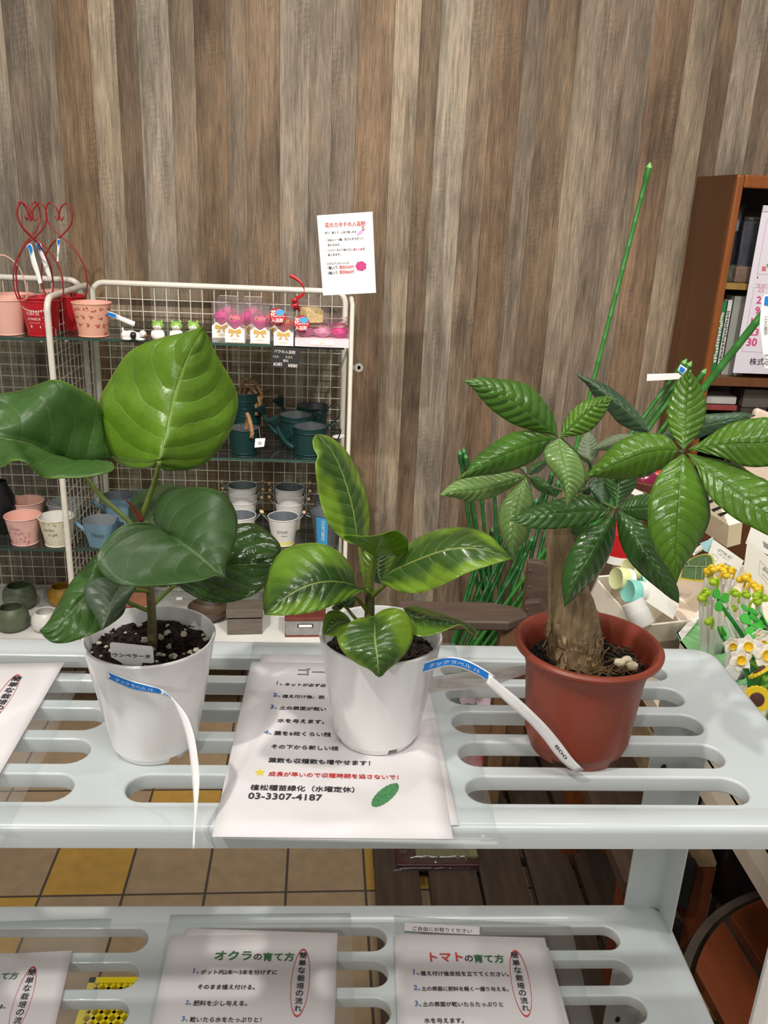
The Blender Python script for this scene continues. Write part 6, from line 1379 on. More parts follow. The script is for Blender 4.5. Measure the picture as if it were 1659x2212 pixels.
# ================================================================ WOODEN ARMCHAIR BEHIND THE SHELF
CHW = mat('grey_brown_wood', (80, 65, 55), .6, noise=.22, nscale=24, bump=.15, bscale=60, stretch=(.4, 3, 3)); CHL = mat('brown_wood', (110, 82, 56), .6, noise=.2, nscale=24, stretch=(3, 3, .4))
ch = thing('wooden_armchair', 'grey-brown wooden armchair standing behind the steel shelf rack', 'chair', (.44, 1.98, 0))
top = [aty(*p, y) for p, y in (((860, 1306), 1.93), ((1060, 1301), 1.93), ((1128, 1314), 1.90), ((1142, 1330), 1.86), ((1100, 1337), 1.82), ((860, 1331), 1.82))]
zt = sum(p.z for p in top) / 6; b = MB(); b.prism([(p.x, p.y, zt) for p in top], (0, 0, -.026)); b.build('armrest', CHW, ch, smooth=0, bevel=.006, bseg=3)
lx = aty(1095, 1360, 1.86).x
for x in (lx, lx - .40):
    b = MB(); b.box((x, 1.86, (zt - .026) / 2), (.038, .045, zt - .026)); b.build('leg', CHL, ch, smooth=0, bevel=.003)
b = MB(); b.box((lx - .2, 1.86, .34), (.40, .03, .05)); b.build('rail', CHL, ch, smooth=0, bevel=.003)
for q, y0 in ((((985, 1262), (1078, 1270), (1120, 1325), (1160, 1420), (1120, 1440), (960, 1330)), 2.04),):
    pass
sl = [((1140, 1213), (1172, 1216), (1290, 1330), (1300, 1380), (1268, 1400), (1136, 1290)), ((1133, 1302), (1165, 1300), (1230, 1380), (1235, 1420), (1180, 1420), (1130, 1352))]
for q, y0 in zip(sl, (1.96, 1.92)):
    Q = [aty(*p, y0) for p in q]; b = MB(); b.prism(Q, (.010, .024, 0)); o = b.build('back_slat', CHW, ch, smooth=0, bevel=.003)
    for sp in ((Q[0] * .86 + Q[5] * .14) + Vector((.008, -.001, -.01)), (Q[0] * .3 + Q[5] * .7) + Vector((.008, -.001, 0))):
        c = MB(); c.lathe([(.0035, 0), (.003, .0015)], tuple(sp), 10, R=Matrix.Rotation(PI / 2, 3, 'X')); c.build('screw', mat('steel_screw', (170, 166, 158), .35, metal=.9), o, smooth=40)
for x in (lx + .09, lx + .36):
    b = MB(); b.hexa([Vector((x - .02, 2.02, 0)), Vector((x + .02, 2.02, 0)), Vector((x + .02, 2.06, 0)), Vector((x - .02, 2.06, 0)), Vector((x - .02, 1.98, .75)), Vector((x + .02, 1.98, .75)), Vector((x + .02, 2.02, .75)), Vector((x - .02, 2.02, .75))]); b.build('leg', CHL, ch, smooth=0, bevel=.003)

# ================================================================ BOOKCASE AT THE WALL
CAB = mat('brown_varnished_wood', (104, 64, 32), .45, noise=.15, nscale=30, stretch=(3, 3, .25)); CABE = mat('orange_varnished_edge', (138, 78, 34), .3, noise=.2, nscale=30, stretch=(3, 3, .3)); CABI = mat('cabinet_inside', (58, 44, 34), .6)
CF, CB = 2.443, WALLY - .004; CX0 = 1.066; CX1 = 1.95
zt = (aty(1593, 378, CF).z + aty(1505, 380, CB).z) / 2
cb = thing('bookcase', 'brown varnished bookcase with calendar hung on its front, against the plank wall', 'bookcase', ((CX0 + CX1) / 2, (CF + CB) / 2, 0))
def cbox(name, x0, x1, y0, y1, z0, z1, m, bev=.0015):
    b = MB(); b.box(((x0 + x1) / 2, (y0 + y1) / 2, (z0 + z1) / 2), (x1 - x0, y1 - y0, z1 - z0)); return b.build(name, m, cb, smooth=0, bevel=bev)
cbox('side_panel', CX0, CX0 + .018, CF + .016, CB, 0, zt, CAB); cbox('side_panel', CX1 - .018, CX1, CF + .016, CB, 0, zt, CAB)
cbox('top_panel', CX0, CX1, CF + .016, CB, zt - .02, zt, CAB); cbox('back_panel', CX0 + .018, CX1 - .018, CB - .008, CB, .02, zt - .02, CABI, 0)
for x in (CX0, CX1 - .022): cbox('front_stile', x, x + .022, CF, CF + .018, 0, zt, CABE, .006)
cbox('top_rail', CX0 + .022, CX1 - .022, CF, CF + .018, zt - .034, zt, CABE, .004)
zs1 = aty(1580, 618, CF + .03).z; zs2 = aty(1600, 825, CF).z
cbox('shelf', CX0 + .018, CX1 - .018, CF + .02, CB - .008, zs1 - .009, zs1 + .009, mat('shelf_edge_pine', (150, 118, 62), .5, noise=.2, nscale=40))
cbox('shelf', CX0 + .018, CX1 - .018, CF, CB - .008, zs2 - .014, zs2 + .012, CAB); cbox('shelf', CX0 + .018, CX1 - .018, CF + .01, CB - .008, zs2 - .34, zs2 - .32, CAB)
cbox('base_panel', CX0 + .018, CX1 - .018, CF + .006, CF + .02, 0, zs2 - .34, CAB)
# books
zb = zs2 + .012; yb = CF + .045
books = [('green paperback with white lettering, first book from the bookcase edge', 1533, 1545, 652, (42, 128, 72), True), ('slim white book with black title beside the green paperback', 1545.5, 1556, 648, (214, 212, 206), True), ('thick grey binder among the books', 1557, 1583, 640, (150, 150, 144), False), ('white brochure standing next to the grey binder', 1583.5, 1593, 642, (206, 204, 196), True), ('slim tan book half hidden by the calendar', 1593.5, 1598.5, 645, (196, 160, 122), False), ('slim yellow book touching the calendar', 1599, 1604, 646, (206, 196, 110), False)]
for i, (lab, xa, xb, yt, c, prt) in enumerate(books):
    a = aty(xa, 806, yb); e = aty(xb, 806, yb); h = aty((xa + xb) / 2 + 22, yt, yb).z - zb; W = e.x - a.x; t = thing('book', lab, 'book', ((a.x + e.x) / 2, yb, zb), 'books on the middle bookcase shelf'); m = mat('book_cover_%s' % ''.join(chr(97 + (k // 10) % 26) for k in c), c, .5)
    b = MB(); b.box(((a.x + e.x) / 2, yb + .0006, zb + h / 2), (W, .0012, h)); b.box((a.x + .0006, yb + .075, zb + h / 2), (.0012, .15, h)); b.box((e.x - .0006, yb + .075, zb + h / 2), (.0012, .15, h)); b.build('cover', m, t, smooth=0)
    b = MB(); b.box(((a.x + e.x) / 2, yb + .074, zb + h / 2), (W - .003, .144, h - .006)); b.build('pages', mat('page_edges', (214, 206, 188), .8), t, smooth=0)
    if prt:
        b = MB(); rb_ = random.Random(i + 7); zz = zb + h * .86; x_ = (a.x + e.x) / 2
        while zz > zb + h * .18:
            q = rb_.uniform(.004, .011); wq = W * rb_.uniform(.35, .6); b.box((x_ + rb_.uniform(-.1, .1) * W, yb - .0004, zz - q / 2), (wq, .0006, q * .7)); zz -= q
        b.build('spine_print', WPRINT if i == 0 else mat('spine_print_grey', (96, 94, 92), .7), t, smooth=0)
# clear bags with dark contents on the upper shelf, packs below
for i, (lab, x0, x1, y0, y1, c, yy, z0) in enumerate([('clear bag with dark contents on the upper bookcase shelf', 1585, 1660, 470, 602, (46, 44, 60), CF + .06, zs1 + .009), ('pale clear sheet standing at the side of the upper bookcase shelf', 1566, 1588, 440, 560, (150, 150, 146), CF + .13, zs1 + .009), ('clear bag with brown contents low on the upper bookcase shelf', 1585, 1640, 575, 608, (136, 104, 84), CF + .03, zs1 + .009), ('green packet standing low on the upper bookcase shelf', 1560, 1584, 572, 608, (66, 84, 50), CF + .035, zs1 + .009)]):
    a = aty(x0, y1, yy); e = aty(x1, y1, yy); h = aty((x0 + x1) / 2, y0, yy).z - z0; t = thing('clear_bag', lab, 'bag', ((a.x + e.x) / 2, yy, z0)); W = e.x - a.x; rb_ = random.Random(i)
    b = MB(); b.box(((a.x + e.x) / 2, yy + .02, z0 + h * .48), (W * .9, .03, h * .92)); b.build('contents', mat('bag_contents_%s' % 'abcd'[i], c, .6, noise=.4, nscale=30), t, smooth=0, bevel=.004)
    b = MB(); ph = rb_.uniform(0, 6); b.grid(lambda u, v: Vector((a.x + W * u, yy - .002 - .006 * math.sin(9 * u + 4 * v + ph) * math.sin(5 * v + 2 * u) - .008 * math.sin(PI * u), z0 + .002 + h * v)), 24, 24); b.build('film', clear('bag_film', (240, 242, 244), haze=.05, rough=.05, refl=1.4), t, smooth=180, solid=.0005)
for i, (lab, x0, x1, y0, y1, c) in enumerate([('white card packet lying in the lowest bookcase compartment', 1525, 1590, 855, 872, (190, 188, 184)), ('red edged packet under the white card packet', 1522, 1592, 874, 886, (150, 66, 66)), ('grey packet in the lowest bookcase compartment towards the photo edge', 1602, 1659, 840, 880, (96, 88, 80))]):
    a = aty(x0, y1, CF + .05); e = aty(x1, y1, CF + .05); h = aty(x0, y0, CF + .05).z - a.z; t = thing('packet', lab, 'packet', ((a.x + e.x) / 2, CF + .1, a.z)); b = MB(); b.box(((a.x + e.x) / 2, CF + .10, a.z + h / 2), (e.x - a.x, .10, h)); b.build('body', mat('packet_%s' % 'abc'[i], c, .3), t, smooth=0, bevel=.003)
    b = MB(); z0 = zs2 - .32; b.box(((a.x + e.x) / 2, CF + .10, (z0 + a.z) / 2), ((e.x - a.x) * .96, .09, max(a.z - z0, .004))); b.build('pack_below', mat('packet_stack', (70, 64, 60), .5, noise=.3, nscale=30), t, smooth=0)
# calendar
yc2 = CF - .006; cq = [aty(*px('k7', p), yc2) for p in ((1027, 342), (739, 1825))]
cw = .40; xL = (cq[0].x + cq[1].x) / 2; zT, zB = cq[0].z, cq[1].z
ca_ = thing('calendar', 'white wall calendar with red Sunday dates hanging on the bookcase front', 'calendar', (xL + cw / 2, yc2, (zT + zB) / 2))
b = MB(); b.box((xL + cw / 2, yc2, (zT + zB) / 2), (cw, .003, zT - zB)); sh = b.build('sheet', mat('calendar_paper', (222, 214, 224), .6), ca_, smooth=0, bevel=.001)
b = MB(); b.box((xL + cw / 2, yc2 - .002, zT - .008), (cw, .003, .016)); b.build('binding', mat('calendar_binding', (206, 202, 206), .4), ca_, smooth=0)
def cal(m, rows, bold=.03, nm='printed_text'):
    b = MB()
    for s, p, q in rows: write(b, s, aty(*px('k7', p), yc2 - .0016), aty(*px('k7', q), yc2 - .0016), (0, -1, 0), bold, 1.0, .0005)
    ink(b, sh, m, nm)
CP = mat('calendar_pink', (206, 70, 120), .7)
cal(CP, [('2', (955, 1212), (998, 1212)), ('9', (942, 1303), (984, 1303)), ('16', (905, 1400), (975, 1400)), ('23', (893, 1492), (972, 1495)), ('30', (866, 1586), (958, 1588))], .06)
cal(mat('calendar_pale_pink', (222, 150, 180), .7), [('25', (968, 1108), (1022, 1110)), ('日', (966, 1062), (986, 1062)), ('SUN', (1000, 1063), (1040, 1063))], .03); cal(INKB, [('4', (958, 991), (973, 991)), ('株式会', (893, 1750), (1088, 1752)), ('31', (1008, 1590), (1085, 1592)), ('24', (1015, 1497), (1090, 1499)), ('3', (1060, 1212), (1085, 1212))], .02)
b = MB(); Y2 = yc2 - .0019
for a, e in (((1055, 460), (965, 950)), ((965, 950), (1150, 958)), ((945, 1040), (1150, 1048)), ((938, 1068), (1150, 1075)), ((938, 1068), (833, 1635)), ((833, 1635), (1150, 1648))):
    A, E = aty(*px('k7', a), Y2), aty(*px('k7', e), Y2); n_ = Vector((0, -1, 0)).cross(E - A).normalized() * .0008; b.add([A - n_, E - n_, E + n_, A + n_], [(0, 1, 2, 3)])
b.build('printed_lines', mat('calendar_line', (196, 170, 190), .7), sh, smooth=0, recalc=False)
b = MB(); b.add([aty(*px('k7', p), Y2) for p in ((1010, 882), (1046, 884), (1040, 926), (1004, 924))], [(0, 1, 2, 3)]); b.build('printed_seal', mat('seal_red', (206, 110, 110), .7), sh, smooth=0, recalc=False)
b = MB(); b.add([aty(*px('k7', p), Y2) for p in ((1046, 870), (1090, 830), (1120, 880), (1080, 940))], [(0, 1, 2, 3)]); b.build('printed_leaf', mat('calendar_leaf', (110, 150, 90), .7), sh, smooth=0, recalc=False)

# ================================================================ PEN STAND AND TRAYS ON THE RIGHT
CRM = mat('cream_card', (232, 222, 204), .6); WHC = mat('white_card', (236, 233, 226), .6); GRC = mat('green_card', (140, 204, 140), .6); BRD = mat('beige_board', (214, 200, 182), .6); TUBE = clear('clear_tube', (238, 244, 242), haze=.05, rough=.04, refl=1.1)
ZP = .85
stand = thing('pen_stand', 'cream and green stand with round holes holding flower pens, right of the steel shelf', 'pen stand', (.9, 1.25, 0))
def holed(name, outer, holes, z, t, m):
    c = bpy.data.curves.new('plate', 'CURVE'); c.dimensions = '2D'; c.fill_mode = 'BOTH'; c.extrude = t / 2
    def poly(pts):
        s = c.splines.new('POLY'); s.points.add(len(pts) - 1); s.use_cyclic_u = True
        for p, q in zip(s.points, pts): p.co = (q[0], q[1], 0, 1)
    poly(outer)
    for (x, y, r_) in holes: poly([(x + r_ * math.cos(a), y + r_ * math.sin(a)) for a in np.linspace(0, 2 * PI, 32, endpoint=False)])
    o = bpy.data.objects.new('plate', c); COL.objects.link(o); e = o.evaluated_get(bpy.context.evaluated_depsgraph_get()); me = e.to_mesh(); b = MB(); b.add([(v.co.x, v.co.y, v.co.z + z - t / 2) for v in me.vertices], [tuple(p.vertices) for p in me.polygons]); e.to_mesh_clear(); bpy.data.objects.remove(o); bpy.data.curves.remove(c)
    return b.build(name, m, stand, smooth=40)
tubes = [(.704, 1.372, .021), (.702, 1.283, .021), (.715, 1.213, .021), (.704, 1.126, .021), (.772, 1.372, .021), (.78, 1.285, .021), (.79, 1.205, .021)]
holed('cream_top', [(.60, .85), (1.15, .85), (1.15, 1.245), (.60, 1.245)], [t for t in tubes if t[1] < 1.24], ZP, .003, CRM)
holed('green_top', [(.652, 1.245), (.80, 1.245), (.80, 1.585), (.658, 1.434), (.652, 1.40)], [t for t in tubes if t[1] > 1.24], ZP, .003, GRC)
holed('white_top', [(.803, 1.248), (1.15, 1.248), (1.15, 1.60), (.815, 1.60), (.803, 1.588)], [], ZP, .003, CRM)
b = MB(); b.box((.875, 1.048, ZP - .06), (.55, .392, .005)); b.build('bottom', CRM, stand, smooth=0)
for (x0, y0, x1, y1) in ((.60, .85, 1.15, .85), (.60, .85, .60, 1.245), (.652, 1.245, .652, 1.40), (1.15, .85, 1.15, 1.6)):
    b = MB(); b.slab([Vector((x0, y0, ZP - .10)), Vector((x1, y1, ZP - .10)), Vector((x1, y1, ZP)), Vector((x0, y0, ZP))], (.003, .003, 0), .8); b.build('side', CRM, stand, smooth=0)
# dividers that stand up between the coloured fields
b = MB(); d = Vector((.137, .145, 0)); P0 = Vector((.658, 1.434, ZP)); b.slab([P0, P0 + d * 1.6, P0 + d * 1.6 + Vector((0, 0, .05)), P0 + Vector((-.004, -.03, .0))], (.7, -.7, 0), .003); b.build('divider', WHC, stand, smooth=0)
b = MB(); P0 = aty(1546, 1466, 1.235); q = [P0, aty(1556, 1473, 1.232), aty(1592, 1469, 1.25), aty(1630, 1400, 1.33), aty(1592, 1418, 1.30)]; b.prism(q, (.002, .003, .001)); b.build('divider', WHC, stand, smooth=0)
for (x, y, r_) in tubes:
    b = MB(); r2 = r_ - .0012; b.lathe([(r2, 0), (r2, .105), (r2 - .0014, .105), (r2 - .0014, .002)], (x, y, ZP - .085), 32, True, True); b.build('clear_tube', TUBE, stand, smooth=40)
ct = thing('display_counter', 'display counter carrying the pen stand and the trays', 'counter', (.95, 1.35, 0))
b = MB(); b.box((.98, 1.31, ZP - .115), (.76, .98, .03)); b.build('top', BRD, ct, smooth=0)
for x, y in ((1.02, 1.22), (1.32, .90), (1.32, 1.76), (.92, 1.76)):
    b = MB(); b.box((x, y, (ZP - .13) / 2), (.04, .04, ZP - .13)); b.build('leg', mat('counter_leg', (52, 46, 42), .6), ct, smooth=0)

PENW = mat('pen_white', (236, 234, 226), .35); PY = mat('bean_yellow', (236, 196, 36), .4); PG = mat('bean_green', (164, 200, 40), .4); KG = mat('clover_green', (74, 190, 66), .45); KD = mat('clover_stem', (30, 128, 48), .45); LGN = mat('stem_lime', (120, 178, 48), .45)
def frame_dir(a, b_):
    d = (Vector(b_) - Vector(a)).normalized(); return d
def bean_pen(label, head, tube, m, yh, seed, two=False, grp=None):
    t = thing('bean_sprout_pen', label, 'pen', (tube[0], tube[1], ZP - .08), grp); rr = random.Random(seed); hp = aty(*px('k6', head), yh)
    a0 = rr.uniform(0, 6); base = Vector((tube[0] + .010 * math.cos(a0), tube[1] + .010 * math.sin(a0), ZP - .08)); d = hp - base; side = rr.choice((-1, 1)); 
    neck = hp + Vector((.010 * side, .002, -.016)); b = MB(); P_ = [base, base + (neck - base) * .62, base + (neck - base) * .8, neck]; b.tube(P_, [.0056, .0056, .0048, .0026], 10); b.build('barrel', PENW, t, smooth=60)
    b = MB(); C_ = curve3([neck, neck + Vector((.001 * side, 0, .011)), hp + Vector((.006 * side, 0, .007)), hp + Vector((.001 * side, 0, .004))], 12); b.tube(C_, [.0022] * 8 + [.0025, .003, .0035, .004], 8); nk = b.build('hook', m, t, smooth=180)
    b = MB(); R = Matrix.Rotation(rr.uniform(-.4, .4), 3, 'Y'); b.ball(hp, (.0076, .0066, .0064), 14, 10, R=R)
    if two: b.ball(hp + Vector((.004, -.001, -.003)), (.0080, .0056, .0050), 14, 10, R=Matrix.Rotation(.3, 3, 'Y'))
    b.build('bean_head', m, t, smooth=180)
T1, T2, T3, T4, T5, T6, T7 = tubes
for i, (lab, h, tb, m, y, tw) in enumerate([
    ('leftmost yellow head of the topmost row', (728, 412), T1, PY, 1.365, 0), ('second yellow head of the topmost row', (790, 395), T1, PY, 1.36, 0), ('yellow head at the peak of the topmost row', (840, 380), T1, PY, 1.385, 0), ('fourth yellow head of the topmost row', (897, 402), T1, PY, 1.375, 0), ('large yellow head hanging low right in the first cluster', (928, 460), T1, PY, 1.355, 0), ('yellow head half hidden behind the large hanging one', (962, 415), T1, PY, 1.39, 0),
    ('split yellow head above the bean card', (1132, 482), T5, PY, 1.36, 1), ('yellow head bending left of the split one', (1078, 503), T5, PY, 1.37, 0), ('wide split yellow head towards the photo edge', (1225, 565), T5, PY, 1.35, 1), ('lowest yellow head right of the wide split one', (1262, 605), T5, PY, 1.34, 0),
    ('large green head just under the yellow row', (788, 530), T1, PG, 1.35, 0), ('green head half covered by the clover', (728, 640), T1, PG, 1.345, 0), ('green head reaching farthest left', (665, 700), T1, PG, 1.335, 0), ('single green head hanging low over the green card', (737, 948), T1, PG, 1.325, 0),
    ('first green head in the right-hand row', (1028, 650), T6, PG, 1.30, 0), ('second green head in the right-hand row', (1145, 668), T6, PG, 1.29, 0), ('third green head in the right-hand row', (1250, 668), T6, PG, 1.285, 0), ('green head below the third in the right-hand row', (1262, 738), T6, PG, 1.275, 0), ('green head peeping between the clover stems', (1000, 810), T6, PG, 1.31, 0), ('green head at the photo edge of the right-hand row', (1335, 700), T6, PG, 1.29, 0)]):
    bean_pen('white pen with bean sprout end, ' + lab, h, tb, m, y, 100 + i, tw, 'bean sprout pens')
for i, (h, tb) in enumerate([((800, 1180), T2), ((890, 1250), T2), ((1000, 1190), T2), ((700, 1050), T1), ((830, 900), T1)]):
    pass
def clover_pen(label, c, tube, yh, tilt, r_, seed):
    t = thing('clover_pen', label, 'pen', (tube[0], tube[1], ZP - .08), 'clover pens'); hp = aty(*px('k6', c), yh); rr = random.Random(seed)
    base = Vector((tube[0] + rr.uniform(-.008, .008), tube[1] + rr.uniform(-.008, .008), ZP - .08)); mid = Vector((base.x + (hp.x - base.x) * .25, base.y, base.z + (hp.z - base.z) * .62)); b = MB(); b.tube(curve3([base, mid, hp + Vector((.004, .006, -.008)), hp + Vector((0, .002, 0))], 24), [.0042] * 14 + [.0042 - .0002 * k for k in range(10)], 10); b.build('stem', KD, t, smooth=180)
    R = Matrix.Rotation(tilt[0], 3, 'X') @ Matrix.Rotation(tilt[1], 3, 'Z') if False else (Euler((tilt[0], tilt[1], tilt[2])).to_matrix())
    for k in range(3):
        a = k * 2 * PI / 3; b = MB(); pts = []
        for s in np.linspace(0, 2 * PI, 28, endpoint=False):
            # heart: notch outward
            q = r_ * (.56 + .10 * math.cos(2 * s) - .13 * max(0, math.cos(s)) ** 8); x = r_ * .56 + q * math.cos(s); y = q * 1.0 * math.sin(s)
            if x < r_ * .5: y *= max(.12, x / (r_ * .5))
            pts.append((x, y))
        P3 = [hp + R @ Vector((x * math.cos(a) - y * math.sin(a), x * math.sin(a) + y * math.cos(a), 0)) for x, y in pts]; b.prism(P3, tuple(R @ Vector((0, 0, .0022)))); b.build('leaflet', KG, t, smooth=0)
for i, (lab, c, tb, y, tl, r_) in enumerate([('green clover pen standing highest, in front of the white barrels', (855, 712), T3, 1.24, (1.15, 0, .5), .0185), ('green clover pen lowest, over the green card', (888, 1090), T3, 1.225, (1.25, 0, 1.57), .0185), ('green clover pen with the broadest leaves facing up', (1190, 990), T7, 1.19, (.75, 0, .2), .0200), ('green clover pen tilted behind the broad one', (1185, 855), T7, 1.21, (.5, .2, .7), .0175), ('green clover pen near the photo edge', (1315, 905), T7, 1.20, (.9, .3, 1.2), .0175)]):
    clover_pen(lab, c, tb, y, tl, r_, 200 + i)
NAP = mat('petal_white', (238, 235, 226), .45); NAC = mat('cup_yellow', (238, 200, 40), .4); LEAFG = mat('blade_green', (48, 150, 52), .45)
def narcissus(label, c, tube, yh, rot, r_, seed, stem_m=LGN):
    t = thing('narcissus_pen', label, 'pen', (tube[0], tube[1], ZP - .08), 'narcissus pens'); hp = aty(*px('k6', c), yh); rr = random.Random(seed); R = Euler(rot).to_matrix()
    base = Vector((tube[0] + rr.uniform(-.008, .008), tube[1] + rr.uniform(-.008, .008), ZP - .08)); b = MB(); b.tube(curve3([base, base + Vector((0, 0, .12)), hp + Vector((.003, .012, -.004)), hp + R @ Vector((0, 0, -.002))], 20), .0040, 10); b.build('stem', stem_m, t, smooth=180)
    for k in range(6):
        a = k * PI / 3; b = MB(); b.grid(lambda u, v: hp + R @ Vector((lambda w_, q: (q * math.cos(a) - w_ * math.sin(a), q * math.sin(a) + w_ * math.cos(a), .004 * u * u + (.0006 if k % 2 else 0)))(r_ * .42 * math.sin(PI * min(u * .9 + .08, 1)) * (2 * v - 1), r_ * u)), 8, 6); b.build('petal', NAP, t, smooth=180, solid=.0014)
    b = MB(); b.lathe([(r_ * .16, 0), (r_ * .30, r_ * .25), (r_ * .40, r_ * .48), (r_ * .34, r_ * .46), (r_ * .22, r_ * .2)], tuple(hp), 20, True, True, R=R); b.build('cup', NAC, t, smooth=60)
for i, (lab, c, y, rot, r_) in enumerate([('white narcissus pen with yellow cup, topmost of the left pair', (1150, 1210), 1.155, (1.1, -.5, 0), .0190), ('white narcissus pen with yellow cup, lower of the left pair', (1070, 1350), 1.135, (1.2, -.4, 0), .0185), ('white narcissus pen facing forward at the photo edge', (1330, 1300), 1.12, (1.15, .15, 0), .0210), ('white narcissus pen with small yellow cup farthest left', (985, 1195), 1.18, (1.4, -.9, 0), .0150), ('white narcissus pen behind, bent to the right', (1290, 1180), 1.16, (1.2, .7, 0), .0165), ('white narcissus pen behind, seen from its side', (1275, 1095), 1.18, (1.6, .3, 0), .0150)]):
    narcissus(lab, c, T3, y, rot, r_, 300 + i)
def sunflower(label, c, tube, yh, rot, r_, seed):
    t = thing('sunflower_pen', label, 'pen', (tube[0], tube[1], ZP - .08), 'sunflower pens'); hp = aty(*px('k6', c), yh); R = Euler(rot).to_matrix(); rr = random.Random(seed)
    base = Vector((tube[0] + rr.uniform(-.006, .006), tube[1] + rr.uniform(-.006, .006), ZP - .08)); b = MB(); b.tube(curve3([base, base + Vector((0, 0, .08)), Vector((base.x, base.y, hp.z + .012)), hp + R @ Vector((0, 0, -.012)), hp], 20), .0038, 10); b.build('stem', LGN, t, smooth=180)
    n = 96; pts = [(r_ * (1 + .07 * abs(math.sin(9 * a))) * math.cos(a), r_ * (1 + .07 * abs(math.sin(9 * a))) * math.sin(a)) for a in np.linspace(0, 2 * PI, n, endpoint=False)]; b = MB(); b.prism([hp + R @ Vector((x, y, 0)) for x, y in pts], tuple(R @ Vector((0, 0, .004)))); b.build('petal_ring', mat('sunflower_yellow', (240, 206, 40), .45), t, smooth=0, bevel=.0008)
    b = MB(); b.lathe([(r_ * .55, .0035), (r_ * .55, .005), (r_ * .45, .0062)], tuple(hp), 28, R=R); b.build('disc', mat('sunflower_brown', (84, 48, 40), .6, bump=.5, bscale=900), t, smooth=50)
sunflower('sunflower pen facing forward beside the shelf edge', (1245, 1765), T4, 1.075, (1.25, -.75, 0), .0195, 1); sunflower('sunflower pen seen edge-on above the forward-facing one', (1298, 1490), T4, 1.10, (-.55, -.63, 0), .0185, 2)
# loose blades of the pens inside the tubes
for i, (tb, n_, m) in enumerate(((T3, 5, LEAFG), (T4, 5, mat('blade_lime', (96, 168, 62), .45)))):
    for k in range(n_):
        rr = random.Random(400 + i * 10 + k); x0, y0 = tb[0] + rr.uniform(-.012, .012), tb[1] + rr.uniform(-.012, .012); Lh = rr.uniform(.10, .15); t = thing('leaf_blade_pen', ('bright green' if i == 0 else 'lime green') + ' blade-shaped pen standing in the ' + ('narcissus' if i == 0 else 'sunflower') + ' tube', 'pen', (x0, y0, ZP - .08), 'blade pens in the ' + ('narcissus' if i == 0 else 'sunflower') + ' tube')
        dx = rr.uniform(-.02, .02); b = MB(); b.tube(curve3([Vector((x0, y0, ZP - .08)), Vector((x0 + dx * .4, y0, ZP - .08 + Lh * .6)), Vector((x0 + dx, y0 - .006, ZP - .08 + Lh))], 12), [.0045] * 6 + [.0052, .0056, .005, .004, .0026, .0006], 8); b.build('blade', m, t, smooth=180)
for k in range(9):
    tb = T1 if k < 4 else T2; rr = random.Random(500 + k); x0, y0 = tb[0] + rr.uniform(-.013, .013), tb[1] + rr.uniform(-.013, .013); dx = rr.uniform(-.01, .035) if k >= 4 else rr.uniform(-.012, .012); t = thing('white_pen', 'plain white pen barrel standing in the %s clear tube on the green card' % ('rear' if k < 4 else 'front'), 'pen', (x0, y0, ZP - .08), 'white pen barrels in the %s tube' % ('rear' if k < 4 else 'front'))
    b = MB(); b.tube([Vector((x0, y0, ZP - .08)), Vector((x0 + dx * .7, y0 + .004, ZP + .02)), Vector((x0 + dx, y0 + .006, ZP + .05))], [.0056, .0056, .0026], 10); b.build('barrel', PENW, t, smooth=60)

# ---- sloped tray with tins and cards --------------------------------------------------------------
B0 = atz(*px('k8', (545, 1305)), .872); A0 = aty(*px('k8', (215, 930)), B0.y + .125)
ax = Vector((.766, .643, 0)); cx_ = (A0 - B0); CL = cx_.length; cx_.normalize(); ax = (ax - cx_ * ax.dot(cx_)).normalized(); nz_ = ax.cross(cx_).normalized()
if nz_.z < 0: nz_ = -nz_
def TP(a, c, n): return B0 + ax * a + cx_ * c + nz_ * n
tray = thing('sloped_tray', 'beige sloped tray with compartments behind the brown pot, holding tins and cards', 'tray', tuple(TP(.15, .1, -.05)))
def tbox(name, a0, a1, c0, c1, n0, n1, m=BRD, par=None):
    b = MB(); b.hexa([TP(a0, c0, n0), TP(a1, c0, n0), TP(a1, c1, n0), TP(a0, c1, n0), TP(a0, c0, n1), TP(a1, c0, n1), TP(a1, c1, n1), TP(a0, c1, n1)]); return b.build(name, m, par or tray, smooth=0)
AL, TW = .42, .004
tbox('floor', 0, AL, 0, CL, -.052, -.048); tbox('side', 0, AL, 0, TW, -.052, 0, CRM); tbox('side', 0, TW, 0, CL, -.052, 0, CRM); tbox('side', 0, AL, CL - TW, CL, -.052, .01, CRM); tbox('side', AL - TW, AL, 0, CL, -.052, 0, CRM)
tbox('divider', .115, .118, TW, CL - TW, -.05, -.004, CRM); tbox('divider', .235, .239, -.01, CL - TW, -.05, .045, BRD)
tbox('foot', .02, AL - .02, .02, .05, -.12, -.052, BRD); tbox('foot', .02, AL - .02, CL - .05, CL - .02, -.17, -.052, BRD)
def tin_can(label, c, r_, h, m, axis, lidm=None):
    t = thing('round_tin', label, 'tin', tuple(c), 'round tins in the sloped tray'); d = Vector(axis).normalized(); R = Vector((0, 0, 1)).rotation_difference(d).to_matrix(); b = MB(); b.lathe([(r_ * .94, 0), (r_, .001), (r_, h * .42), (r_ * 1.0, h * .44)], tuple(c), 36, R=R); b.build('base', m if lidm is None else lidm, t, smooth=50)
    b = MB(); b.lathe([(r_ * 1.03, h * .40), (r_ * 1.03, h - .002), (r_ * .97, h), (r_ * .90, h - .0012)], tuple(c), 36, True, True, R=R); b.build('lid', m, t, smooth=50); return t
yl = mat('tin_pale_yellow', (212, 216, 158), .4); tl = mat('tin_teal', (132, 202, 190), .4); wt = mat('tin_white', (226, 224, 220), .4)
def at_k8(x, y, yy): return aty(*px('k8', (x, y)), yy)
axl = Vector((-.93, -.30, .20)); yt = B0.y + .055
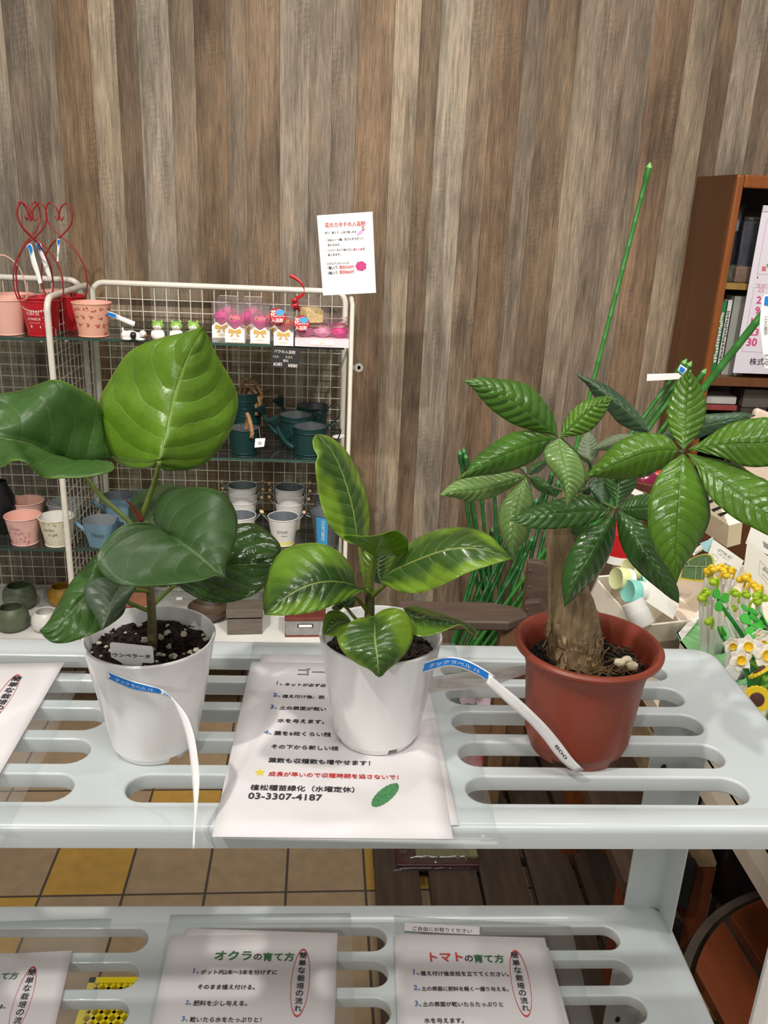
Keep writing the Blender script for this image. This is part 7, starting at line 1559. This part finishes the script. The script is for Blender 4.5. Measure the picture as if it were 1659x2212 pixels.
tin_can('pale yellow tin lying on its side, its lid turned left', at_k8(480, 930, yt + .03), .0215, .034, yl, axl, wt); tin_can('teal tin lying on its side in front of the pale yellow ones', at_k8(575, 1030, yt), .0215, .034, tl, axl, wt); tin_can('second pale yellow tin half hidden behind the leaflet', at_k8(570, 860, yt + .06), .0215, .034, yl, axl, wt); tin_can('teal tin tucked behind the second pale yellow one', at_k8(640, 960, yt + .05), .0215, .034, tl, axl, wt)
tin_can('white tin leaning on the front wall of the tray', at_k8(500, 1105, yt - .03), .0215, .050, wt, Vector((.42, -.45, -.78)))
def card(label, quad, yy, m, name='card', lean=.0, print_rows=None, grp=None, t_=.0008):
    ys_ = yy if isinstance(yy, (list, tuple)) else [yy] * 4; Q = [at_k8(p[0], p[1], y) for p, y in zip(quad, ys_)]; t = thing(name, label, 'card', tuple(sum(Q, Vector()) / 4), grp); b = MB(); n_ = (Q[1] - Q[0]).cross(Q[3] - Q[0]).normalized(); n_ = n_ if n_.y < 0 else -n_
    b.slab(Q, n_, t_); sh = b.build('sheet', m, t, smooth=0)
    f = lambda u, v: Q[0] * (1 - u) * (1 - v) + Q[1] * u * (1 - v) + Q[2] * u * v + Q[3] * (1 - u) * v
    if print_rows:
        b = MB()
        for s, u0, v0, u1, v1 in print_rows: write(b, s, f(u0, v0), f(u1, v1), n_, .0, 1.0, t_ + .0005)
        ink(b, sh, mat('card_print', (110, 108, 112), .7))
    return t, sh, f, n_
t, sh, f, n_ = card('white card with line drawing leaning beside the round tins', ((625, 915), (868, 1128), (822, 1245), (555, 1070)), (yt, yt + .02, yt - .02, yt - .02), WHC, 'leaning_card')
def lines(f, n_, sh, segs, m, w_=.0006, nm='printed_lines', off=.0013):
    b = MB()
    for u0, v0, u1, v1 in segs:
        A, E = f(u0, v0), f(u1, v1); q = n_.cross(E - A).normalized() * w_; b.add([A - q + n_ * off, E - q + n_ * off, E + q + n_ * off, A + q + n_ * off], [(0, 1, 2, 3)])
    b.build(nm, m, sh, smooth=0, recalc=False)
LG = mat('card_line', (176, 174, 176), .7)
lines(f, n_, sh, [(.08, .3, .45, .25), (.45, .25, .5, .7), (.5, .7, .12, .75), (.12, .75, .08, .3)] + [(.15, .38 + .1 * k, .46, .34 + .1 * k) for k in range(4)], LG, .0003); lines(f, n_, sh, [(.68, .28 + .11 * k, .96, .28 + .11 * k) for k in range(6)], mat('card_text', (104, 102, 106), .7), .0005)
t, sh, f, n_ = card('white letter set card leaning in the middle compartment', ((1147, 608), (1388, 778), (1322, 912), (1083, 785)), B0.y + .09, WHC, 'letter_set_card', print_rows=[('LETTER SET', .20, .30, .66, .32), ('レターセット', .24, .44, .60, .46)])
lines(f, n_, sh, [(.52, .62 + .07 * k, .95, .62 + .07 * k) for k in range(5)], mat('card_text', (104, 102, 106), .7), .0005); lines(f, n_, sh, [(.1, .55, .3, .55), (.3, .55, .3, .75), (.3, .75, .1, .75), (.1, .75, .1, .55)], LG, .0003)
card('pale blue card behind the letter set card', ((1040, 640), (1140, 600), (1120, 720), (1075, 700)), B0.y + .10, mat('pale_blue_card', (160, 206, 216), .6), 'blue_card')
card('long white card with dark edge behind the blue card', ((975, 700), (1140, 590), (1150, 640), (985, 740)), B0.y + .115, WHC, 'white_card')
t, sh, f, n_ = card('tall white box front with bean lettering and framed title at the photo edge', ((1418, 610), (1640, 790), (1640, 1080), (1385, 850)), B0.y + .035, mat('warm_white_box', (232, 228, 216), .6), 'bean_card', print_rows=[('BEAN', .55, .50, .78, .52)])
lines(f, n_, sh, [(.47, .30, .98, .42), (.47, .30, .44, .70), (.44, .70, .98, .86)], LG, .0003); lines(f, n_, sh, [(.55, .62, .85, .66)], LG, .0006)
t, sh, f, n_ = card('white card with small dark print standing behind the bean card', ((1460, 470), (1660, 590), (1640, 760), (1402, 640)), B0.y + .075, WHC, 'white_card')
lines(f, n_, sh, [(.5 + .02 * k, .55 + .06 * k, .95, .6 + .06 * k) for k in range(4)], mat('card_text', (104, 102, 106), .7), .0006); 
t = thing('leaf_card', 'leaf-shaped green card with yellow rim lying in the middle compartment', 'card', tuple(at_k8(1000, 850, B0.y + .06)), None)
b = MB(); pts = [(880, 925), (905, 820), (990, 750), (1100, 725), (1150, 760), (1150, 880), (1110, 940), (1000, 945)]; C0 = resample(pts + [pts[0]], 40)[:-1]
rimP = [at_k8(p[0], p[1], B0.y + .062) for p in C0]; b.prism(rimP, (0, .0008, 0)); b.build('rim', mat('leaf_rim_yellow', (206, 190, 70), .5), t, smooth=0)
mc = (1010, 845); b = MB(); b.prism([at_k8(mc[0] + (p[0] - mc[0]) * .9, mc[1] + (p[1] - mc[1]) * (.80 if p[1] > 880 else .95), B0.y + .061) for p in C0], (0, .0006, 0)); o = b.build('blade', mat('leaf_card_green', (92, 118, 78), .5, noise=.2, nscale=60), t, smooth=0)
b = MB()
for a, e, w_ in (((885, 820), (1150, 826), 3), ((960, 825), (930, 770), 2), ((1010, 826), (1000, 930), 2), ((1060, 827), (1055, 925), 2), ((1090, 827), (1085, 760), 2)):
    A, E = at_k8(*a, B0.y + .0595), at_k8(*e, B0.y + .0595); q = Vector((0, -1, 0)).cross(E - A).normalized() * .0005; b.add([A - q, E - q, E + q, A + q], [(0, 1, 2, 3)])
b.build('printed_veins', mat('leaf_vein_pale', (190, 196, 150), .6), t, smooth=0, recalc=False)
t = thing('glass_dish', 'small clear glass dish in the middle compartment beside the leaf card', 'dish', tuple(at_k8(905, 1045, B0.y + .03))); b = MB(); b.lathe([(.012, 0), (.016, .012), (.015, .012), (.011, .002)], tuple(at_k8(905, 1060, B0.y + .03)), 24, True, True); b.build('bowl', CELLO, t, smooth=50)
# things farther back on the counter
t = thing('keyboard_box', 'cream box with black piano-key stripes between the leaflets', 'box', tuple(at_k8(1200, 420, B0.y + .22))); yk = B0.y + .20
Q = [at_k8(1085, 250, yk + .06), at_k8(1170, 275, yk + .03), at_k8(1380, 470, yk - .02), at_k8(1270, 500, yk - .02), at_k8(1085, 380, yk + .05)]; b = MB(); b.prism(Q, (.02, .03, -.06)); bx = b.build('box', mat('cream_box', (232, 218, 190), .6), t, smooth=0)
for q in (((1112, 300), (1142, 288), (1146, 312), (1116, 324)), ((1128, 372), (1205, 342), (1212, 362), (1148, 392)), ((1178, 408), (1250, 386), (1258, 402), (1205, 430))):
    b = MB(); b.prism([at_k8(p[0], p[1], yk - .025) for p in q], (0, .001, 0)); b.build('black_stripe', FBK, bx, smooth=0)
t = thing('red_drum_tin', 'round red tin with white band behind the trunk of the thick-trunked tree', 'tin', tuple(aty(1335, 1190, 1.72))); c = aty(1336, 1206, 1.74); b = MB(); b.lathe([(.044, .018), (.044, .068)], tuple(c), 36); b.build('side', mat('red_tin', (186, 28, 32), .35), t, smooth=40); b = MB(); b.lathe([(.0445, 0), (.0445, .018)], tuple(c), 36); bd = b.build('white_band', WHC, t, smooth=40)
t = thing('dark_red_bulb', 'shiny dark red onion-like ball peeping out above the dark leaflet', 'ornament', tuple(at_k8(610, 140, 1.80))); b = MB(); b.ball(at_k8(605, 140, 1.80), (.031, .025, .024), 20, 14); b.build('ball', mat('dark_red_gloss', (112, 20, 52), .2, coat=.4), t, smooth=180); b = MB(); b.ball(at_k8(690, 98, 1.82), (.016, .016, .014), 14, 10); o = b.build('red_knob', mat('red_gloss', (206, 34, 36), .3), t, smooth=180)
t = thing('brown_box', 'small brown box with cut edge under the dark red ball', 'box', tuple(at_k8(600, 180, 1.74))); b = MB(); b.hexa([at_k8(528, 205, 1.74), at_k8(650, 245, 1.70), at_k8(665, 225, 1.80), at_k8(545, 175, 1.82), at_k8(528, 160, 1.74), at_k8(650, 185, 1.70), at_k8(665, 165, 1.80), at_k8(545, 140, 1.82)]); b.build('box', mat('brown_card_box', (104, 58, 42), .6), t, smooth=0)
t = thing('white_tag_card', 'small white tag card with dark mark beside the dark leaflet', 'card', tuple(at_k8(540, 240, 1.70))); b = MB(); b.prism([at_k8(p[0], p[1], 1.70) for p in ((518, 205), (592, 238), (565, 275), (492, 245))], (0, .001, 0)); b.build('sheet', WHC, t, smooth=0)
t = thing('beige_chair_back', 'rounded beige board rising behind the leaves at the photo edge', 'board', tuple(aty(1650, 960, 1.95))); q = [(1628, 905), (1634, 888), (1642, 884), (1720, 915), (1720, 1080), (1640, 1055), (1606, 1008)]; b = MB(); b.prism([aty(p[0], p[1], 1.95) for p in q], (0, .02, 0)); b.build('board', mat('beige_laminate', (226, 204, 184), .5), t, smooth=0, bevel=.004)
# ================================================================ UNDER AND BEHIND THE SHELF RACK
DW = mat('dark_weathered_plank', (66, 50, 37), .8, noise=.38, nscale=16, bump=.3, bscale=50, stretch=(3, .35, 3))
pal = thing('wooden_pallet', 'dark weathered plank pallet on the tiled floor under the shelf', 'pallet', (.42, 1.6, 0))
for i, (x0, x1) in enumerate(((.119, .228), (.252, .372), (.380, .490), (.506, .616), (.630, .742), (.756, .868))):
    b = MB(); b.box(((x0 + x1) / 2, 1.62, .040), (x1 - x0, 1.62, .022)); b.build('plank', DW, pal, smooth=0, bevel=.002)
for y in (.95, 1.46, 1.78, 2.28):
    b = MB(); b.box((.49, y, .0145), (.74, .06, .029)); b.build('bearer', DW, pal, smooth=0)
# packet in film lying on the pallet
pk = thing('wrapped_tray', 'film-wrapped dark tray with greenish striped sheet lying on the pallet', 'packet', (.275, 1.76, .051))
b = MB(); b.box((.275, 1.765, .060), (.205, .17, .016)); b.build('tray', mat('dark_red_tray', (64, 34, 30), .35), pk, smooth=0, bevel=.003)
b = MB(); b.box((.300, 1.775, .071), (.155, .14, .006)); o = b.build('striped_sheet', mat('tatami_green', (122, 122, 86), .8, noise=.12, nscale=300, stretch=(1, .05, 1)), pk, smooth=0)
b = MB(); [b.box((.300 - .075 + .0075 * k, 1.775, .0743), (.0012, .14, .0008)) for k in range(21)]; b.build('stripe', mat('tatami_dark', (96, 96, 66), .8), o, smooth=0)
b = MB(); b.prism([(.250, 1.735, .075), (.272, 1.728, .076), (.290, 1.745, .077), (.262, 1.752, .077)], (0, 0, .004)); b.build('petal_scrap', mat('pale_scrap', (214, 190, 150), .6), pk, smooth=0)
b = MB(); rf_ = random.Random(9); b.grid(lambda u, v: Vector((.160 + .235 * u, 1.672 + .19 * v, .056 + .024 * min(1, 5 * min(u, 1 - u)) * min(1, 6 * min(v, 1 - v)) + rf_.uniform(-.0014, .0014))), 34, 26); b.build('film', clear('wrap_film', (246, 246, 246), haze=.02, rough=.06, refl=1.2), pk, smooth=180, solid=.0004)
# yellow lattice mat on the floor, lower left
ym = thing('lattice_mat', 'bright yellow plastic lattice mat on the tiled floor under the lower board', 'mat', (-.30, 1.22, 0)); b = MB(); YL = mat('yellow_plastic', (226, 206, 22), .35)
x0, x1, y0, y1 = -.492, -.10, 1.03, 1.40; p_ = .0268
for s in (-1, 1):
    k = -60
    while k < 60:
        A = None; c0 = k * p_ * 1.05
        pts = []
        for x in (x0, x1):
            y = y0 + s * (x - x0) * 1.1 + c0
            pts.append((x, y))
        (xa, ya), (xb, yb_) = pts
        def clip(xa, ya, xb, yb_):
            t0, t1 = 0, 1; dy = yb_ - ya
            for lo, hi in ((y0, y1),):
                ta, tb = (lo - ya) / dy, (hi - ya) / dy
                t0, t1 = max(t0, min(ta, tb)), min(t1, max(ta, tb))
            return t0, t1
        t0, t1 = clip(xa, ya, xb, yb_)
        if t1 - t0 > .02:
            P = Vector((xa + (xb - xa) * t0, ya + (yb_ - ya) * t0, .010)); Q = Vector((xa + (xb - xa) * t1, ya + (yb_ - ya) * t1, .010)); e = (Q - P).normalized(); n_ = Vector((-e.y, e.x, 0)) * .0035
            b.hexa([P - n_ - Vector((0, 0, .009)), Q - n_ - Vector((0, 0, .009)), Q + n_ - Vector((0, 0, .009)), P + n_ - Vector((0, 0, .009)), P - n_ + Vector((0, 0, .004)), Q - n_ + Vector((0, 0, .004)), Q + n_ + Vector((0, 0, .004)), P + n_ + Vector((0, 0, .004))])
        k += 1
lt = b.build('lattice', YL, ym, smooth=0)
b = MB()
for (ax_, ay_, bx_, by_) in ((x0, y0, x1, y0), (x0, y1, x1, y1), (x0, y0, x0, y1), (x1, y0, x1, y1)):
    b.box(((ax_ + bx_) / 2, (ay_ + by_) / 2, .009), (abs(bx_ - ax_) + .014, abs(by_ - ay_) + .014, .016))
b.build('border', YL, ym, smooth=0)
# potted pink orchid seen through the slots
OP = mat('orchid_pink', (226, 202, 214), .5); pf = thing('pink_orchid', 'pale pink orchid in a dark pot seen through the shelf slots', 'potted plant', (.50, 2.16, .051))
pc = atz(1052, 1640, .051); b = MB(); b.lathe([(.032, 0), (.045, .09), (.047, .10), (.043, .10), (.040, .07)], (pc.x, 2.16, .051), 28); b.build('pot', mat('dark_pot', (52, 36, 36), .5), pf, smooth=50)
for i, (fx_, fy_, yy) in enumerate(((1048, 1508, 2.10), (1012, 1502, 2.13), (1020, 1552, 2.11))):
    cc = aty(fx_, fy_, yy); b = MB(); b.tube(curve3([Vector((pc.x, 2.16, .14)), Vector((pc.x, 2.16, cc.z - .02)), cc], 12), .002, 6); b.build('flower_stalk', STM, pf, smooth=180)
    for k in range(5):
        a = PI / 2 + k * 2 * PI / 5; b = MB(); b.grid(lambda u, v: cc + Vector(((.034 * u) * math.cos(a) - .018 * math.sin(PI * min(1, .1 + u * .88)) * (2 * v - 1) * math.sin(a), -.004 * u * u, (.034 * u) * math.sin(a) + .018 * math.sin(PI * min(1, .1 + u * .88)) * (2 * v - 1) * math.cos(a))), 8, 6); b.build('petal', OP, pf, smooth=180, solid=.001)
c0 = atz(1040, 1668, .051); t = thing('red_wrapped_pack', 'small red and pink wrapped pack seen through the shelf slots', 'packet', tuple(c0)); b = MB(); b.box((c0.x - .025, c0.y + .03, .082), (.06, .06, .062)); b.build('body', mat('red_pink_pack', (172, 70, 70), .4, noise=.5, nscale=60), t, smooth=0, bevel=.004)
# wooden step stand with screws and rubber pads
OW = mat('dark_board', (88, 68, 54), .7, noise=.3, nscale=20, bump=.2, bscale=60, stretch=(3, .4, 3)); ORW = mat('red_brown_wood', (124, 62, 28), .5, noise=.25, nscale=26, stretch=(3, 3, .4)); END = mat('pale_end_grain', (168, 142, 110), .8, noise=.25, nscale=60); RUB = mat('black_rubber', (24, 22, 20), .8)
ws = thing('plank_stand', 'low plank stand with screws, black rubber pads and red-brown legs beside the shelf post', 'stand', (.70, 1.35, 0))
Y1_ = 1.30
def pp(x, y, yy=Y1_): return aty(*( (1380 + x * 279 / 1616, 1830 + y * 382 / 2212) ), yy)
b = MB(); b.prism([pp(320, -60), pp(560, -60), pp(745, 200), pp(575, 200), pp(455, 770), pp(260, 380)], (.0, .03, 0)); o1 = b.build('board', OW, ws, smooth=0)
b = MB(); b.prism([pp(560, -60, 1.298), pp(880, -60, 1.298), pp(975, 200, 1.298), pp(960, 245, 1.298), pp(745, 245, 1.298)], (.01, .5, .0)); b.build('beam', END, ws, smooth=0)
b = MB(); b.prism([pp(745, 245), pp(972, 250), pp(830, 900), pp(560, 1250), pp(500, 1250), pp(600, 800)], (.0, .035, 0)); b.build('leg', ORW, ws, smooth=0)
b = MB(); b.prism([pp(250, 400, 1.285), pp(560, 940, 1.285), pp(400, 960, 1.285), pp(320, 1320, 1.285), pp(150, 950, 1.285)], (.0, .02, 0)); o2 = b.build('board', OW, ws, smooth=0)
for q in (((580, 200), (742, 200), (620, 790), (455, 750)), ((400, 955), (550, 960), (500, 1330), (325, 1340))):
    b = MB(); b.prism([pp(*p, 1.27) for p in q], (0, .016, 0)); b.build('rubber_pad', RUB, ws, smooth=0, bevel=.004)
for (x, y), par in (((487, 215), o1), ((425, 505), o1), ((325, 960), o2)):
    b = MB(); b.lathe([(.0045, 0), (.004, .002), (.001, .0012)], tuple(pp(x, y, 1.284 if par is o2 else 1.299)), 12, R=Matrix.Rotation(PI / 2, 3, 'X')); b.build('screw', mat('steel_screw', (170, 166, 158), .35, metal=.9), par, smooth=40)
for x, y in ((.62, 1.36), (.72, 1.36), (.62, 1.76), (.72, 1.76)): b = MB(); b.box((x, y, .16), (.04, .04, .32)); b.build('post', ORW, ws, smooth=0)
b = MB(); b.box((.67, 1.56, .33), (.15, .46, .03)); b.build('deck', OW, ws, smooth=0)
# round slatted table
ZR = .55; RC = Vector((.814, .776, ZR)); RR = .3306
rt_ = thing('round_slatted_table', 'round red-brown slatted table with grey metal rim beside the shelf rack', 'table', (RC.x, RC.y, 0)); TW_ = mat('red_brown_slat', (122, 60, 28), .4, noise=.25, nscale=14, stretch=(2, .3, 2)); RIM = mat('grey_brown_rim', (82, 72, 64), .5)
b = MB(); b.lathe([(RR - .013, -.006), (RR - .013, .004), (RR, .004), (RR, -.006)], tuple(RC), 72, False, False); b.add([], []); b.build('metal_rim', RIM, rt_, smooth=30)
th = math.radians(4); e1 = Vector((math.sin(th) * -1, math.cos(th), 0)); e2 = Vector((math.cos(th), math.sin(th), 0)); wv_ = .088; ri = RR - .020
for k in range(-3, 4):
    c = k * (wv_ + .016) - .004; xs_ = np.linspace(c - wv_ / 2, c + wv_ / 2, 10); top = []; bot = []
    for x in xs_:
        if abs(x) >= ri: continue
        h = math.sqrt(ri * ri - x * x); top.append(RC + e2 * x + e1 * h); bot.append(RC + e2 * x - e1 * h)
    if len(top) < 3: continue
    b = MB(); b.prism([p - Vector((0, 0, .010)) for p in top + bot[::-1]], (0, 0, .018)); b.build('slat', TW_, rt_, smooth=0, bevel=.0025)
for s in (-.12, .12): b = MB(); b.box(tuple(RC + e1 * s - Vector((0, 0, .022))), (.56, .03, .018)); b.build('cross_bar', mat('pale_cross_bar', (176, 132, 84), .6), rt_, smooth=0)
for a in (.6, 2.2, 3.9, 5.4): b = MB(); b.tube([(RC.x + .24 * math.cos(a), RC.y + .24 * math.sin(a), ZR - .03), (RC.x + .27 * math.cos(a), RC.y + .27 * math.sin(a), .006)], .010, 10); b.build('leg', RIM, rt_, smooth=60)
c0 = aty(1665, 1845, 1.25); t = thing('black_planter', 'round black glossy planter half hidden under the shelf at the photo edge', 'planter', (c0.x + .04, 1.33, 0)); b = MB(); b.lathe([(.09, 0), (.115, .02), (.125, .17), (.130, .185), (.118, .185), (.112, .12)], (c0.x + .05, 1.33, c0.z - .17), 48); b.build('body', BLK, t, smooth=50)
b = MB(); b.lathe([(.085, .001), (.085, max(c0.z - .168, .01))], (c0.x + .05, 1.33, 0), 32); b.build('foot', RIM, t, smooth=50)
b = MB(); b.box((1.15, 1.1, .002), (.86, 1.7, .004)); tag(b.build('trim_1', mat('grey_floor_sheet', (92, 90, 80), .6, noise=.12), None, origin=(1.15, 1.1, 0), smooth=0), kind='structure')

e0 = aty(1638, 2130, .44); t = thing('display_board', 'white upright board edge at the bottom corner beside the round slatted table', 'board', (e0.x + .2, .43, 0))
b = MB(); b.box((e0.x + .2, .43, .56), (.40, .018, 1.12)); b.build('sheet', WHC, t, smooth=0, bevel=.002)
